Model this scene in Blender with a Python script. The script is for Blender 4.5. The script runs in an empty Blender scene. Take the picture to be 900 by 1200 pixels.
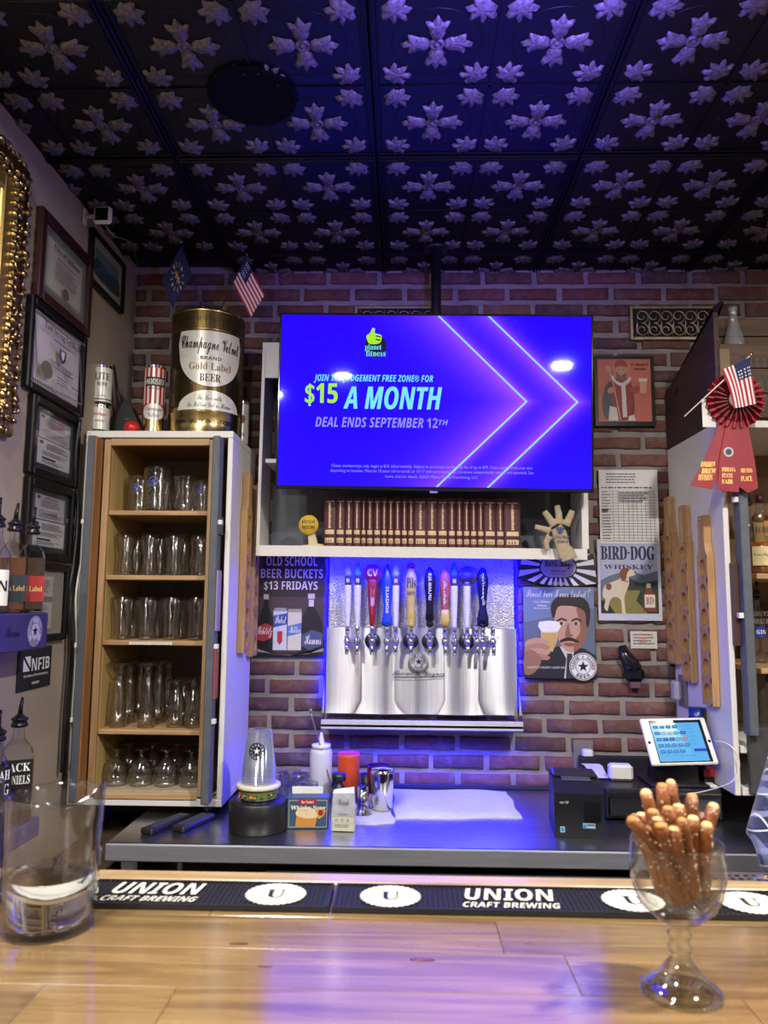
import bpy, bmesh, math, random
from math import sin, cos, pi, radians, tan, atan2, sqrt
from mathutils import Vector, Matrix, Euler

random.seed(7)
sc = bpy.context.scene
C = sc.collection

# ---------------------------------------------------------------- camera
F_PX = 890.0
cam_d = bpy.data.cameras.new('camera')
cam_d.sensor_fit = 'VERTICAL'; cam_d.sensor_height = 36.0
cam_d.lens = F_PX / 1200 * 36
cam_d.clip_start = 0.02
cam_o = bpy.data.objects.new('camera', cam_d)
EYE = Vector((0, 0, 1.5))
CM = Matrix.Rotation(radians(1.55), 3, 'Z') @ Matrix.Rotation(radians(96.73), 3, 'X') @ Matrix.Rotation(radians(0.45), 3, 'Z')
cam_o.matrix_world = Matrix.Translation(EYE) @ CM.to_4x4()
C.objects.link(cam_o); sc.camera = cam_o
cam_d.dof.use_dof = True; cam_d.dof.focus_distance = 2.8; cam_d.dof.aperture_fstop = 8.0

def ray(px, py): return CM @ Vector(((px - 450) / F_PX, -(py - 600) / F_PX, -1))
def atY(px, py, Y): d = ray(px, py); return EYE + d * (Y / d.y)      # point on the plane at depth Y
def atZ(px, py, z): d = ray(px, py); return EYE + d * ((z - 1.5) / d.z)
def atX(px, py, x): d = ray(px, py); return EYE + d * (x / d.x)

# ---------------------------------------------------------------- world, exposure, lamps
w = bpy.data.worlds.new('world'); sc.world = w; w.use_nodes = True
w.node_tree.nodes['Background'].inputs[0].default_value = (0.9, 0.85, 0.8, 1)
w.node_tree.nodes['Background'].inputs[1].default_value = 0.25
sc.view_settings.view_transform = 'Standard'; sc.view_settings.look = 'None'
sc.view_settings.exposure = 0.0; sc.view_settings.gamma = 1.0
sc.view_settings.use_curve_mapping = False
sc.cycles.max_bounces = 10; sc.cycles.transmission_bounces = 10; sc.cycles.transparent_max_bounces = 24
sc.cycles.caustics_reflective = False; sc.cycles.caustics_refractive = False
sc.cycles.use_denoising = True
sc.cycles.sample_clamp_indirect = 4.0

CEIL = 2.86; WX = -1.12; WY = 3.0; CT = 0.80; BT = 1.125     # ceiling, left wall, back wall, counter top, bar top

def lamp(kind, loc, power, color, size=0.1, rot=(0, 0, 0), spread=None, sy=None):
    d = bpy.data.lights.new('lamp', kind); d.energy = power; d.color = color
    if kind == 'AREA':
        d.shape = 'DISK' if sy is None else 'RECTANGLE'; d.size = size
        if sy: d.size_y = sy
        if spread: d.spread = spread
    else: d.shadow_soft_size = size
    o = bpy.data.objects.new('lamp', d); o.location = loc; o.rotation_euler = rot; C.objects.link(o); return o
WARM = (1.0, 0.86, 0.70); NEUT = (1.0, 0.94, 0.87)
LAMPS = [(-0.42, 0.35, 30, NEUT), (0.98, 0.66, 74, NEUT), (2.55, -1.4, 60, NEUT), (-1.00, -0.30, 50, NEUT), (-0.86, 1.30, 16, NEUT), (1.9, 1.6, 9, NEUT)]  # first pair read off the screen reflections, the others added as fill
for x, y, p, c in LAMPS: lamp('AREA', (x, y, CEIL - 0.05), p, c, 0.11)
s_ = lamp('SPOT', (0.30, 1.05, 2.45), 130, (.20, .13, 1.0), 0.06, rot=(radians(180 - 50), 0, radians(4))); s_.data.spot_size = radians(95); s_.data.spot_blend = 1.0   # blue spot added out of view to put blue on the ceiling

# ---------------------------------------------------------------- materials
MAT = {}
def newmat(name):
    m = bpy.data.materials.new(name); m.use_nodes = True; MAT[name] = m
    return m, m.node_tree.nodes, m.node_tree.links, m.node_tree.nodes['Principled BSDF']
def mat(name, col, rough=0.5, metal=0.0, var=0.12, scale=30.0, bump=0.0, bscale=None, emit=None, es=0.0, coat=0.0, stretch=None, alpha=None, sheen=0, spec=None):
    if name in MAT: return MAT[name]
    m, N, L, b = newmat(name)
    b.inputs['Roughness'].default_value = rough; b.inputs['Metallic'].default_value = metal
    if coat: b.inputs['Coat Weight'].default_value = coat; b.inputs['Coat Roughness'].default_value = 0.08
    if sheen: b.inputs['Sheen Weight'].default_value = sheen
    if spec is not None: b.inputs['Specular IOR Level'].default_value = spec
    tc = N.new('ShaderNodeTexCoord'); mp = N.new('ShaderNodeMapping'); L.new(tc.outputs['Object'], mp.inputs[0])
    if stretch: mp.inputs['Scale'].default_value = stretch
    nz = N.new('ShaderNodeTexNoise'); nz.inputs['Scale'].default_value = scale; nz.inputs['Detail'].default_value = 4
    L.new(mp.outputs[0], nz.inputs['Vector'])
    cr = N.new('ShaderNodeValToRGB'); e = cr.color_ramp.elements
    e[0].position = 0.3; e[1].position = 0.7
    e[0].color = tuple(max(0, c * (1 - var)) for c in col) + (1,); e[1].color = tuple(min(1, c * (1 + var)) for c in col) + (1,)
    L.new(nz.outputs[0], cr.inputs[0]); L.new(cr.outputs[0], b.inputs['Base Color'])
    if bump:
        n2 = N.new('ShaderNodeTexNoise'); n2.inputs['Scale'].default_value = bscale or scale * 2; n2.inputs['Detail'].default_value = 3
        L.new(mp.outputs[0], n2.inputs['Vector'])
        bp = N.new('ShaderNodeBump'); bp.inputs['Strength'].default_value = bump; bp.inputs['Distance'].default_value = 0.004
        L.new(n2.outputs[0], bp.inputs['Height']); L.new(bp.outputs[0], b.inputs['Normal'])
    if emit:
        b.inputs['Emission Color'].default_value = tuple(emit) + (1,); b.inputs['Emission Strength'].default_value = es
    return m
def flat(col, rough=0.55):                                # printing ink / paint of one colour
    k = 'ink_%d_%d_%d_%d' % tuple(int(round(c * 255)) for c in (*col, rough))
    return mat(k, [lin(c) for c in col], rough, var=0.05, scale=80)
def lin(c): return c / 12.92 if c <= 0.04045 else ((c + 0.055) / 1.055) ** 2.4
def srgb(r, g, b): return (lin(r / 255), lin(g / 255), lin(b / 255))
def ink(r, g, b, rough=0.5): return flat((r / 255, g / 255, b / 255), rough)
def glow(name, col, st):
    m, N, L, b = newmat(name)
    b.inputs['Base Color'].default_value = (0.02, 0.02, 0.02, 1); b.inputs['Roughness'].default_value = 0.2
    b.inputs['Emission Color'].default_value = (*col, 1); b.inputs['Emission Strength'].default_value = st; b.inputs['Specular IOR Level'].default_value = 0
    return m
def thin_glass(name, tint=(0.94, 0.95, 0.95), refl=0.85, base=0.05, rough=0.03, body=0.0, bodycol=(0.8, 0.85, 0.9), bump=0.0, bscale=60, edge=None):
    m, N, L, b = newmat(name); N.remove(b); out = N['Material Output']
    tr = N.new('ShaderNodeBsdfTransparent'); tr.inputs[0].default_value = (*tint, 1)
    gl = N.new('ShaderNodeBsdfGlossy'); gl.inputs['Roughness'].default_value = rough
    gl.inputs[0].default_value = (1, 1, 1, 1)
    lw = N.new('ShaderNodeLayerWeight'); lw.inputs[0].default_value = 0.5
    pw = N.new('ShaderNodeMath'); pw.operation = 'POWER'; pw.inputs[1].default_value = 3.0; L.new(lw.outputs['Facing'], pw.inputs[0])
    ma = N.new('ShaderNodeMath'); ma.operation = 'MULTIPLY_ADD'; ma.inputs[1].default_value = refl; ma.inputs[2].default_value = base
    L.new(pw.outputs[0], ma.inputs[0])
    if edge:                                              # glass is darker where one looks through more of it
        er = N.new('ShaderNodeMixRGB'); er.inputs[1].default_value = (*tint, 1); er.inputs[2].default_value = (*edge, 1)
        pe = N.new('ShaderNodeMath'); pe.operation = 'POWER'; pe.inputs[1].default_value = 2.2; L.new(lw.outputs['Facing'], pe.inputs[0]); L.new(pe.outputs[0], er.inputs[0]); L.new(er.outputs[0], tr.inputs[0])
    if bump:
        n2 = N.new('ShaderNodeTexNoise'); n2.inputs['Scale'].default_value = bscale
        tc = N.new('ShaderNodeTexCoord'); L.new(tc.outputs['Object'], n2.inputs['Vector'])
        bp = N.new('ShaderNodeBump'); bp.inputs['Strength'].default_value = bump; bp.inputs['Distance'].default_value = 0.004
        L.new(n2.outputs[0], bp.inputs['Height']); L.new(bp.outputs[0], gl.inputs['Normal']); L.new(bp.outputs[0], lw.inputs['Normal'])
    mx = N.new('ShaderNodeMixShader'); L.new(ma.outputs[0], mx.inputs[0]); L.new(tr.outputs[0], mx.inputs[1]); L.new(gl.outputs[0], mx.inputs[2])
    last = mx
    if body:
        df = N.new('ShaderNodeBsdfDiffuse'); df.inputs[0].default_value = (*bodycol, 1)
        m2 = N.new('ShaderNodeMixShader'); m2.inputs[0].default_value = body; L.new(mx.outputs[0], m2.inputs[1]); L.new(df.outputs[0], m2.inputs[2]); last = m2
    L.new(last.outputs[0], out.inputs[0]); return m
def real_glass(name, col=(1, 1, 1), rough=0.0, ior=1.45):
    m, N, L, b = newmat(name)
    b.inputs['Base Color'].default_value = (*col, 1); b.inputs['Roughness'].default_value = rough
    b.inputs['Transmission Weight'].default_value = 1.0; b.inputs['IOR'].default_value = ior
    return m
def wood(name, c1, c2, rough=0.5, axis=0, ring=6.0, coat=0.0, spec=None, vary=0.0):
    m, N, L, b = newmat(name)
    b.inputs['Roughness'].default_value = rough
    if coat: b.inputs['Coat Weight'].default_value = coat; b.inputs['Coat Roughness'].default_value = 0.12
    tc = N.new('ShaderNodeTexCoord'); mp = N.new('ShaderNodeMapping')
    s = [ring * 3] * 3; s[axis] = ring * 0.22; mp.inputs['Scale'].default_value = s
    L.new(tc.outputs['Object'], mp.inputs[0])
    oi = N.new('ShaderNodeObjectInfo'); ad = N.new('ShaderNodeVectorMath'); ad.operation = 'SCALE'; ad.inputs['Scale'].default_value = 13.0
    cx = N.new('ShaderNodeCombineXYZ'); [L.new(oi.outputs['Random'], cx.inputs[i]) for i in range(3)]
    L.new(cx.outputs[0], ad.inputs[0]); L.new(ad.outputs[0], mp.inputs['Location'])
    nz = N.new('ShaderNodeTexNoise'); nz.inputs['Scale'].default_value = 1.6; nz.inputs['Detail'].default_value = 6; nz.inputs['Distortion'].default_value = 1.4
    L.new(mp.outputs[0], nz.inputs['Vector'])
    cr = N.new('ShaderNodeValToRGB'); cr.color_ramp.elements[0].position = 0.32; cr.color_ramp.elements[1].position = 0.66
    cr.color_ramp.elements[0].color = (*c1, 1); cr.color_ramp.elements[1].color = (*c2, 1)
    L.new(nz.outputs[0], cr.inputs[0])
    if vary:
        hs = N.new('ShaderNodeHueSaturation'); mr = N.new('ShaderNodeMapRange'); mr.inputs[3].default_value = 1 - vary; mr.inputs[4].default_value = 1 + vary
        L.new(oi.outputs['Random'], mr.inputs[0]); L.new(mr.outputs[0], hs.inputs['Value']); L.new(cr.outputs[0], hs.inputs['Color']); L.new(hs.outputs[0], b.inputs['Base Color'])
    else: L.new(cr.outputs[0], b.inputs['Base Color'])
    bp = N.new('ShaderNodeBump'); bp.inputs['Strength'].default_value = 0.12; bp.inputs['Distance'].default_value = 0.002
    L.new(nz.outputs[0], bp.inputs['Height']); L.new(bp.outputs[0], b.inputs['Normal'])
    return m

WHITE = mat('white_paint', srgb(222, 220, 216), 0.45, var=.02)
SLATE = mat('slate_paint', srgb(84, 89, 98), 0.6, bump=0.1)
BLACK = mat('black_plastic', srgb(26, 26, 30), 0.4)
BLACKG = mat('black_gloss', (0.01, 0.01, 0.012), 0.12)
DARK = mat('dark_recess', srgb(14, 14, 17), 0.8)
STEEL = mat('brushed_steel', (0.62, 0.62, 0.64), 0.28, 1.0, var=0.06, scale=6, stretch=(1, 40, 40), bump=0.06, bscale=30)
CHROME = mat('chrome', (0.8, 0.8, 0.82), 0.1, 1.0, var=0.03)
BRASS = mat('aged_brass', (0.42, 0.35, 0.24), 0.35, 1.0, var=0.3, scale=14)
GOLDM = mat('can_gold', (0.50, 0.38, 0.16), 0.24, 1.0, var=0.2, scale=8)
PAPER = mat('white_paper', srgb(226, 224, 218), 0.7, var=0.03)
TEXTB = ink(25, 25, 28); TEXTW = ink(235, 235, 232)
OAK = wood('oak_face', srgb(150, 116, 80), srgb(182, 148, 106), 0.5, axis=2)
OAKX = wood('oak_edge', srgb(158, 124, 86), srgb(190, 156, 112), 0.5, axis=0)
BIRCH = wood('birch_interior', srgb(176, 146, 88), srgb(196, 168, 108), 0.55, axis=2, ring=3)
PADW = wood('paddle_wood', srgb(168, 128, 80), srgb(198, 158, 106), 0.45, axis=2, ring=8)
TGLASS = thin_glass('glassware', tint=(0.97, 0.97, 0.97), refl=0.85, base=0.09, rough=0.10, bump=0.35, bscale=55, edge=(0.30, 0.29, 0.28))
PANE = thin_glass('pane_glass', tint=(0.98, 0.98, 0.98), refl=0.22, base=0.015, rough=0.02)
CUPM = thin_glass('plastic_cup', tint=(0.86, 0.88, 0.92), refl=0.6, base=0.08, rough=0.12, body=0.10, bodycol=(0.75, 0.8, 0.95))

# ---------------------------------------------------------------- lettering
_tc = {}
FONTS = {'serif': (0x1D400, 0x1D41A, 0x1D7CE), 'script': (0x1D4D0, 0x1D4EA, None), 'bold': (0x1D5D4, 0x1D5EE, 0x1D7EC), 'ital': (0x1D63C, 0x1D656, 0x1D7EC)}
def glyphs(s, font):
    if font not in FONTS: return s
    A, a, d = FONTS[font]; o = ''
    for c in s:
        if 'A' <= c <= 'Z': o += chr(A + ord(c) - 65)
        elif 'a' <= c <= 'z': o += chr(a + ord(c) - 97)
        elif c.isdigit() and d: o += chr(d + ord(c) - 48)
        else: o += c
    return o
def text_mesh(s, font='plain'):
    k = (s, font)
    if k in _tc: return _tc[k]
    cu = bpy.data.curves.new('lettering', 'FONT'); cu.body = glyphs(s, font); cu.size = 1; cu.resolution_u = 2
    if font == 'plain_i': cu.shear = 0.3
    if font == 'fat': cu.offset = 0.028
    ob = bpy.data.objects.new('lettering', cu); C.objects.link(ob)
    me = bpy.data.meshes.new_from_object(ob); bpy.data.objects.remove(ob)
    vs = [(v.co.x, v.co.y) for v in me.vertices]; fs = [tuple(p.vertices) for p in me.polygons]
    bpy.data.meshes.remove(me)
    if not vs: vs = [(0, 0), (1, 0), (1, 1)]; fs = [(0, 1, 2)]
    x0 = min(v[0] for v in vs); x1 = max(v[0] for v in vs); y0 = min(v[1] for v in vs); y1 = max(v[1] for v in vs)
    r = ([((x - x0) / (x1 - x0 or 1), (y - y0) / (y1 - y0 or 1)) for x, y in vs], fs)
    _tc[k] = r; return r

# ---------------------------------------------------------------- mesh builder
def spline(pts, n=4, closed=True):
    out = []; N = len(pts)
    for i in range(N if closed else N - 1):
        p0, p1, p2, p3 = [Vector(pts[(i + k - 1) % N] if closed else pts[max(0, min(N - 1, i + k - 1))]) for k in range(4)]
        for j in range(n):
            t = j / n
            out.append(tuple(0.5 * ((2 * p1) + (-p0 + p2) * t + (2 * p0 - 5 * p1 + 4 * p2 - p3) * t * t + (-p0 + 3 * p1 - 3 * p2 + p3) * t ** 3)))
    if not closed: out.append(tuple(pts[-1]))
    return out
class MB:
    def __init__(s): s.v = []; s.f = []; s.mi = []; s.sm = []; s.mats = []
    def m(s, mt):
        if mt not in s.mats: s.mats.append(mt)
        return s.mats.index(mt)
    def add(s, vs, fs, mt, smooth=False, M=None):
        o = len(s.v); i = s.m(mt)
        for v in vs: s.v.append(tuple(M @ Vector(v)) if M is not None else tuple(v))
        for f in fs: s.f.append(tuple(k + o for k in f)); s.mi.append(i); s.sm.append(smooth)
        return s
    def box(s, c, d, mt, bev=0.0, M=None):
        hx, hy, hz = [k / 2 for k in d]
        if bev <= 0:
            vs = [(c[0] + a * hx, c[1] + b * hy, c[2] + e * hz) for a in (-1, 1) for b in (-1, 1) for e in (-1, 1)]
            return s.add(vs, [(0, 1, 3, 2), (4, 6, 7, 5), (0, 4, 5, 1), (2, 3, 7, 6), (0, 2, 6, 4), (1, 5, 7, 3)], mt, M=M)
        b_ = min(bev, hx * .9, hy * .9, hz * .9); vs = []; ix = {}
        for a in (-1, 1):
            for b in (-1, 1):
                for e in (-1, 1):
                    for ax in range(3):
                        h = [hx - b_, hy - b_, hz - b_]; h[ax] += b_
                        ix[(a, b, e, ax)] = len(vs); vs.append((c[0] + a * h[0], c[1] + b * h[1], c[2] + e * h[2]))
        fs = []
        for ax in range(3):
            for sg in (-1, 1):
                q = []
                for u, t in ((-1, -1), (1, -1), (1, 1), (-1, 1)):
                    k = [0, 0, 0]; k[ax] = sg; k[(ax + 1) % 3] = u; k[(ax + 2) % 3] = t; q.append(ix[(*k, ax)])
                fs.append(tuple(q) if sg > 0 else tuple(q[::-1]))
        for ax in range(3):
            a1, a2 = (ax + 1) % 3, (ax + 2) % 3
            for u in (-1, 1):
                for t in (-1, 1):
                    k0 = [0, 0, 0]; k0[ax] = -1; k0[a1] = u; k0[a2] = t; k1 = list(k0); k1[ax] = 1
                    q = (ix[(*k0, a1)], ix[(*k1, a1)], ix[(*k1, a2)], ix[(*k0, a2)])
                    fs.append(q if u * t < 0 else q[::-1])
        for a in (-1, 1):
            for b in (-1, 1):
                for e in (-1, 1):
                    q = (ix[(a, b, e, 0)], ix[(a, b, e, 1)], ix[(a, b, e, 2)]); fs.append(q if a * b * e > 0 else q[::-1])
        return s.add(vs, fs, mt, M=M)
    def lathe(s, prof, mt, n=20, c=(0, 0, 0), M=None, smooth=True, a0=0.0):
        vs = []; fs = []
        for r, z in prof:
            for i in range(n): a = a0 + 2 * pi * i / n; vs.append((c[0] + r * cos(a), c[1] + r * sin(a), c[2] + z))
        for j in range(len(prof) - 1):
            for i in range(n): k = (i + 1) % n; fs.append((j * n + i, j * n + k, (j + 1) * n + k, (j + 1) * n + i))
        if prof[0][0] > 1e-5 and prof[0][0] != prof[-1][0] or prof[0][0] > 1e-5 and len(prof) == 2: fs.append(tuple(range(n))[::-1])
        if prof[-1][0] > 1e-5 and max(q[1] for q in prof) - min(q[1] for q in prof) > 1e-9: fs.append(tuple((len(prof) - 1) * n + i for i in range(n)))
        return s.add(vs, fs, mt, smooth, M)
    def shell(s, prof, mt, n=20, c=(0, 0, 0), M=None):      # open surface of revolution, no caps
        vs = []; fs = []
        for r, z in prof:
            for i in range(n): a = 2 * pi * i / n; vs.append((c[0] + r * cos(a), c[1] + r * sin(a), c[2] + z))
        for j in range(len(prof) - 1):
            for i in range(n): k = (i + 1) % n; fs.append((j * n + i, j * n + k, (j + 1) * n + k, (j + 1) * n + i))
        return s.add(vs, fs, mt, True, M)
    def tube(s, pts, r, mt, n=8, smooth=True, M=None, flat_y=1.0):
        pts = [Vector(p) for p in pts]; rs = r if isinstance(r, (list, tuple)) else [r] * len(pts)
        vs = []; fs = []; up = Vector((0, 0, 1)); prev = None
        for i, p in enumerate(pts):
            t = (pts[min(i + 1, len(pts) - 1)] - pts[max(i - 1, 0)]).normalized()
            if prev is None:
                a = up if abs(t.dot(up)) < 0.9 else Vector((1, 0, 0)); u = t.cross(a).normalized()
            else: u = (prev - t * prev.dot(t)).normalized()
            prev = u; q = t.cross(u)
            for k in range(n):
                an = 2 * pi * k / n; d = (u * cos(an) + q * sin(an)) * rs[i]; vs.append(tuple(p + Vector((d.x, d.y * flat_y, d.z))))
        for j in range(len(pts) - 1):
            for i in range(n): k = (i + 1) % n; fs.append((j * n + i, j * n + k, (j + 1) * n + k, (j + 1) * n + i))
        fs.append(tuple(range(n))[::-1]); fs.append(tuple((len(pts) - 1) * n + i for i in range(n)))
        return s.add(vs, fs, mt, smooth, M)
    def sphere(s, c, r, mt, n=12, sx=1, sy=1, sz=1, M=None):
        pr = [(max(1e-4, r * sin(pi * j / (n // 2 + 2))), -r * cos(pi * j / (n // 2 + 2))) for j in range(n // 2 + 3)]
        vs = []; fs = []
        for a, z in pr:
            for i in range(n): t = 2 * pi * i / n; vs.append((c[0] + a * cos(t) * sx, c[1] + a * sin(t) * sy, c[2] + z * sz))
        for j in range(len(pr) - 1):
            for i in range(n): k = (i + 1) % n; fs.append((j * n + i, j * n + k, (j + 1) * n + k, (j + 1) * n + i))
        return s.add(vs, fs, mt, True, M)
    def prism(s, pts, y0, y1, mt, M=None, smooth=False):      # outline in x,z pulled from y0 (front) to y1
        n = len(pts); vs = [(x, y0, z) for x, z in pts] + [(x, y1, z) for x, z in pts]
        fs = [tuple(range(n)), tuple(range(2 * n - 1, n - 1, -1))] + [(i, i + n, (i + 1) % n + n, (i + 1) % n) for i in range(n)]
        return s.add(vs, fs, mt, smooth, M)
    def relief(s, pts, h, mt, M=None, c=None, smooth=True):      # low domed shape in the x,y plane, proud of z=0 by h
        n = len(pts); cx = c[0] if c else sum(p[0] for p in pts) / n; cy = c[1] if c else sum(p[1] for p in pts) / n
        md = max(((x - cx) ** 2 + (y - cy) ** 2) ** .5 for x, y in pts)
        vs = [(x, y, 0) for x, y in pts] + [(cx + (x - cx) * .80, cy + (y - cy) * .80, h * (.15 + .95 * ((x - cx) ** 2 + (y - cy) ** 2) ** .5 / md)) for x, y in pts] + [(cx, cy, h * 0.55)]
        fs = [(i, (i + 1) % n, (i + 1) % n + n, i + n) for i in range(n)] + [(i + n, (i + 1) % n + n, 2 * n) for i in range(n)]
        return s.add(vs, fs, mt, smooth, M)
    def text(s, t, x0, z0, x1, z1, y, mt, font='plain', M=None, shear=0):
        vs, fs = text_mesh(t, font)
        return s.add([(x0 + u * (x1 - x0) + shear * (v - .5) * (z1 - z0), y, z0 + v * (z1 - z0)) for u, v in vs], fs, mt, M=M)
    def arc_text(s, t, r, a0, a1, y, h, mt, font='bold', c=(0, 0), M=None):     # letters around a ring, a0..a1 clockwise from the top
        ch = [k for k in t]; n = len(ch)
        for i, k in enumerate(ch):
            if k == ' ': continue
            a = a0 + (a1 - a0) * (i + .5) / n; wd = abs(a1 - a0) * r / n * 0.8
            vs, fs = text_mesh(k, font); inv = -1 if a0 > a1 else 1; P_ = []
            for u, v in vs:
                lx = (u - .5) * wd; lz = (v - .5) * h
                if inv < 0: lx, lz = -lx, -lz
                rr = r + lz; P_.append((c[0] + rr * sin(a) + lx * cos(a), y, c[1] + rr * cos(a) - lx * sin(a)))
            s.add(P_, fs, mt, M=M)
    def build(s, name, parent=None, loc=(0, 0, 0), rot=(0, 0, 0), recalc=True, sub=0, remesh=0, smooth_it=0):
        me = bpy.data.meshes.new(name); me.from_pydata(s.v, [], s.f)
        for m_ in s.mats: me.materials.append(m_)
        me.polygons.foreach_set('material_index', s.mi); me.polygons.foreach_set('use_smooth', s.sm); me.update()
        if recalc:
            bm = bmesh.new(); bm.from_mesh(me); bmesh.ops.recalc_face_normals(bm, faces=bm.faces); bm.to_mesh(me); bm.free()
        o = bpy.data.objects.new(name, me); C.objects.link(o); o.location = loc; o.rotation_euler = rot
        if remesh:
            md = o.modifiers.new('r', 'REMESH'); md.mode = 'VOXEL'; md.voxel_size = remesh; md.use_smooth_shade = True
            if smooth_it: q = o.modifiers.new('s', 'SMOOTH'); q.factor = 0.6; q.iterations = smooth_it
            dg = bpy.context.evaluated_depsgraph_get(); m2 = bpy.data.meshes.new_from_object(o.evaluated_get(dg)); o.modifiers.clear()
            old = o.data; o.data = m2; m2.name = name; bpy.data.meshes.remove(old)
        if parent is not None: o.parent = parent
        return o

def tag(o, label=None, cat=None, group=None, kind=None):
    if label: o['label'] = label
    if cat: o['category'] = cat
    if group: o['group'] = group
    if kind: o['kind'] = kind
    return o
def thing(name, label, cat, loc=(0, 0, 0), rotz=0.0, group=None, rot=None):
    o = bpy.data.objects.new(name, None); o.empty_display_size = 0.05; C.objects.link(o)
    o.location = loc; o.rotation_euler = rot if rot else (0, 0, rotz); return tag(o, label, cat, group)
def dup(root, loc, rotz=None, label=None, group=None, rot=None, scale=None):
    r = root.copy(); C.objects.link(r); r.location = loc
    if rotz is not None: r.rotation_euler = (0, 0, rotz)
    if rot is not None: r.rotation_euler = rot
    if scale is not None: r.scale = scale
    if label: r['label'] = label
    if group: r['group'] = group
    for ch in kids(root):
        c = ch.copy(); C.objects.link(c); c.parent = r
        for g in kids(ch): d = g.copy(); C.objects.link(d); d.parent = c
    return r
_kids = {}
def kids(o):
    return list(o.children)
def struct(o): o['kind'] = 'structure'; return o
ORD = ['first', 'second', 'third', 'fourth', 'fifth', 'sixth', 'seventh', 'eighth', 'ninth', 'tenth', 'eleventh', 'twelfth', 'thirteenth', 'fourteenth', 'fifteenth', 'sixteenth', 'seventeenth', 'eighteenth', 'nineteenth', 'twentieth', 'twenty-first', 'twenty-second', 'twenty-third', 'twenty-fourth']

class Art:
    """flat printing on the face of a thing: u,v run 0..1 from the top left, or photo pixels when box is given"""
    def __init__(s, w, h, y, box=None): s.w = w; s.h = h; s.y = y; s.b = box or (0, 0, 1, 1); s.mb = MB(); s.k = 0
    def p(s, x, y): b = s.b; return ((x - b[0]) / (b[2] - b[0]) - .5) * s.w, (.5 - (y - b[1]) / (b[3] - b[1])) * s.h
    def ly(s): s.k += 1; return s.y - 0.00018 * s.k
    def poly(s, pts, mt, smooth=0):
        if smooth: pts = spline(pts, smooth)
        q = [s.p(*a) for a in pts]; y = s.ly(); s.mb.add([(a, y, b) for a, b in q], [tuple(range(len(q)))], mt)
    def rect(s, x0, y0, x1, y1, mt): s.poly([(x0, y0), (x1, y0), (x1, y1), (x0, y1)], mt)
    def ell(s, cx, cy, rx, ry, mt, n=20, a0=0, a1=2 * pi): s.poly([(cx + rx * cos(a0 + (a1 - a0) * i / n), cy + ry * sin(a0 + (a1 - a0) * i / n)) for i in range(n if a1 - a0 > 6.2 else n + 1)], mt)
    def line(s, pts, wd, mt):
        y = s.ly()
        for a, b in zip(pts[:-1], pts[1:]):
            d = Vector((b[0] - a[0], b[1] - a[1])); L_ = d.length or 1; nx, ny = -d.y / L_ * wd / 2, d.x / L_ * wd / 2
            q = [s.p(a[0] + nx, a[1] + ny), s.p(b[0] + nx, b[1] + ny), s.p(b[0] - nx, b[1] - ny), s.p(a[0] - nx, a[1] - ny)]
            s.mb.add([(u, y, v) for u, v in q], [(0, 1, 2, 3)], mt)
    def text(s, t, x0, y0, x1, y1, mt, font='plain', shear=0):
        a, d = s.p(x0, y1); c, b = s.p(x1, y0); s.mb.text(t, a, d, c, b, s.ly(), mt, font, shear=shear)
    def greek(s, x0, y0, x1, y1, rows, mt, fill=0.45, ragged=0.25):     # lines of print too small to read
        y = s.ly(); dy = (y1 - y0) / rows; rnd = random.Random(int(x0 * 100 + y0 * 7 + rows))
        for i in range(rows):
            xe = x1 - (x1 - x0) * rnd.random() * ragged; x = x0; yy = y0 + i * dy
            while x < xe:
                wd = (x1 - x0) * rnd.uniform(.03, .11); b = min(xe, x + wd)
                q = [s.p(x, yy), s.p(b, yy), s.p(b, yy + dy * fill), s.p(x, yy + dy * fill)]
                s.mb.add([(u, y, v) for u, v in q], [(0, 1, 2, 3)], mt); x = b + (x1 - x0) * .018
    def seal(s, cx, cy, r, dark, light, top='THIEME & WAGNER', bot='BEER'):       # round brewery seal with a star, r in local metres
        x, z = s.p(cx, cy); n = 28
        def disc(rr, mt): y = s.ly(); s.mb.add([(x + rr * cos(2 * pi * i / n), y, z + rr * sin(2 * pi * i / n)) for i in range(n)], [tuple(range(n))], mt)
        disc(r, light); disc(r * .95, dark); disc(r * .90, light); disc(r * .56, dark); disc(r * .52, light); y = s.ly()
        st = [(x + (r * .42 if i % 2 == 0 else r * .17) * sin(pi * i / 5), y, z + (r * .42 if i % 2 == 0 else r * .17) * cos(pi * i / 5)) for i in range(10)]
        s.mb.add(st, [tuple(range(10))], dark)
        s.mb.arc_text(top, r * .73, -1.9, 1.9, y, r * .24, dark, c=(x, z)); s.mb.arc_text(bot, r * .73, pi + .75, pi - .75, y, r * .24, dark, c=(x, z))
    def build(s, name='print', parent=None): return s.mb.build(name, parent, recalc=False)

def span(x0, y0, x1, y1, Y):                      # photo box on the plane at depth Y -> centre, width, height
    a = atY(x0, (y0 + y1) / 2, Y); b = atY(x1, (y0 + y1) / 2, Y); c = atY((x0 + x1) / 2, y0, Y); d = atY((x0 + x1) / 2, y1, Y)
    return Vector(((a.x + b.x) / 2, Y, (c.z + d.z) / 2)), b.x - a.x, c.z - d.z
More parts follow.
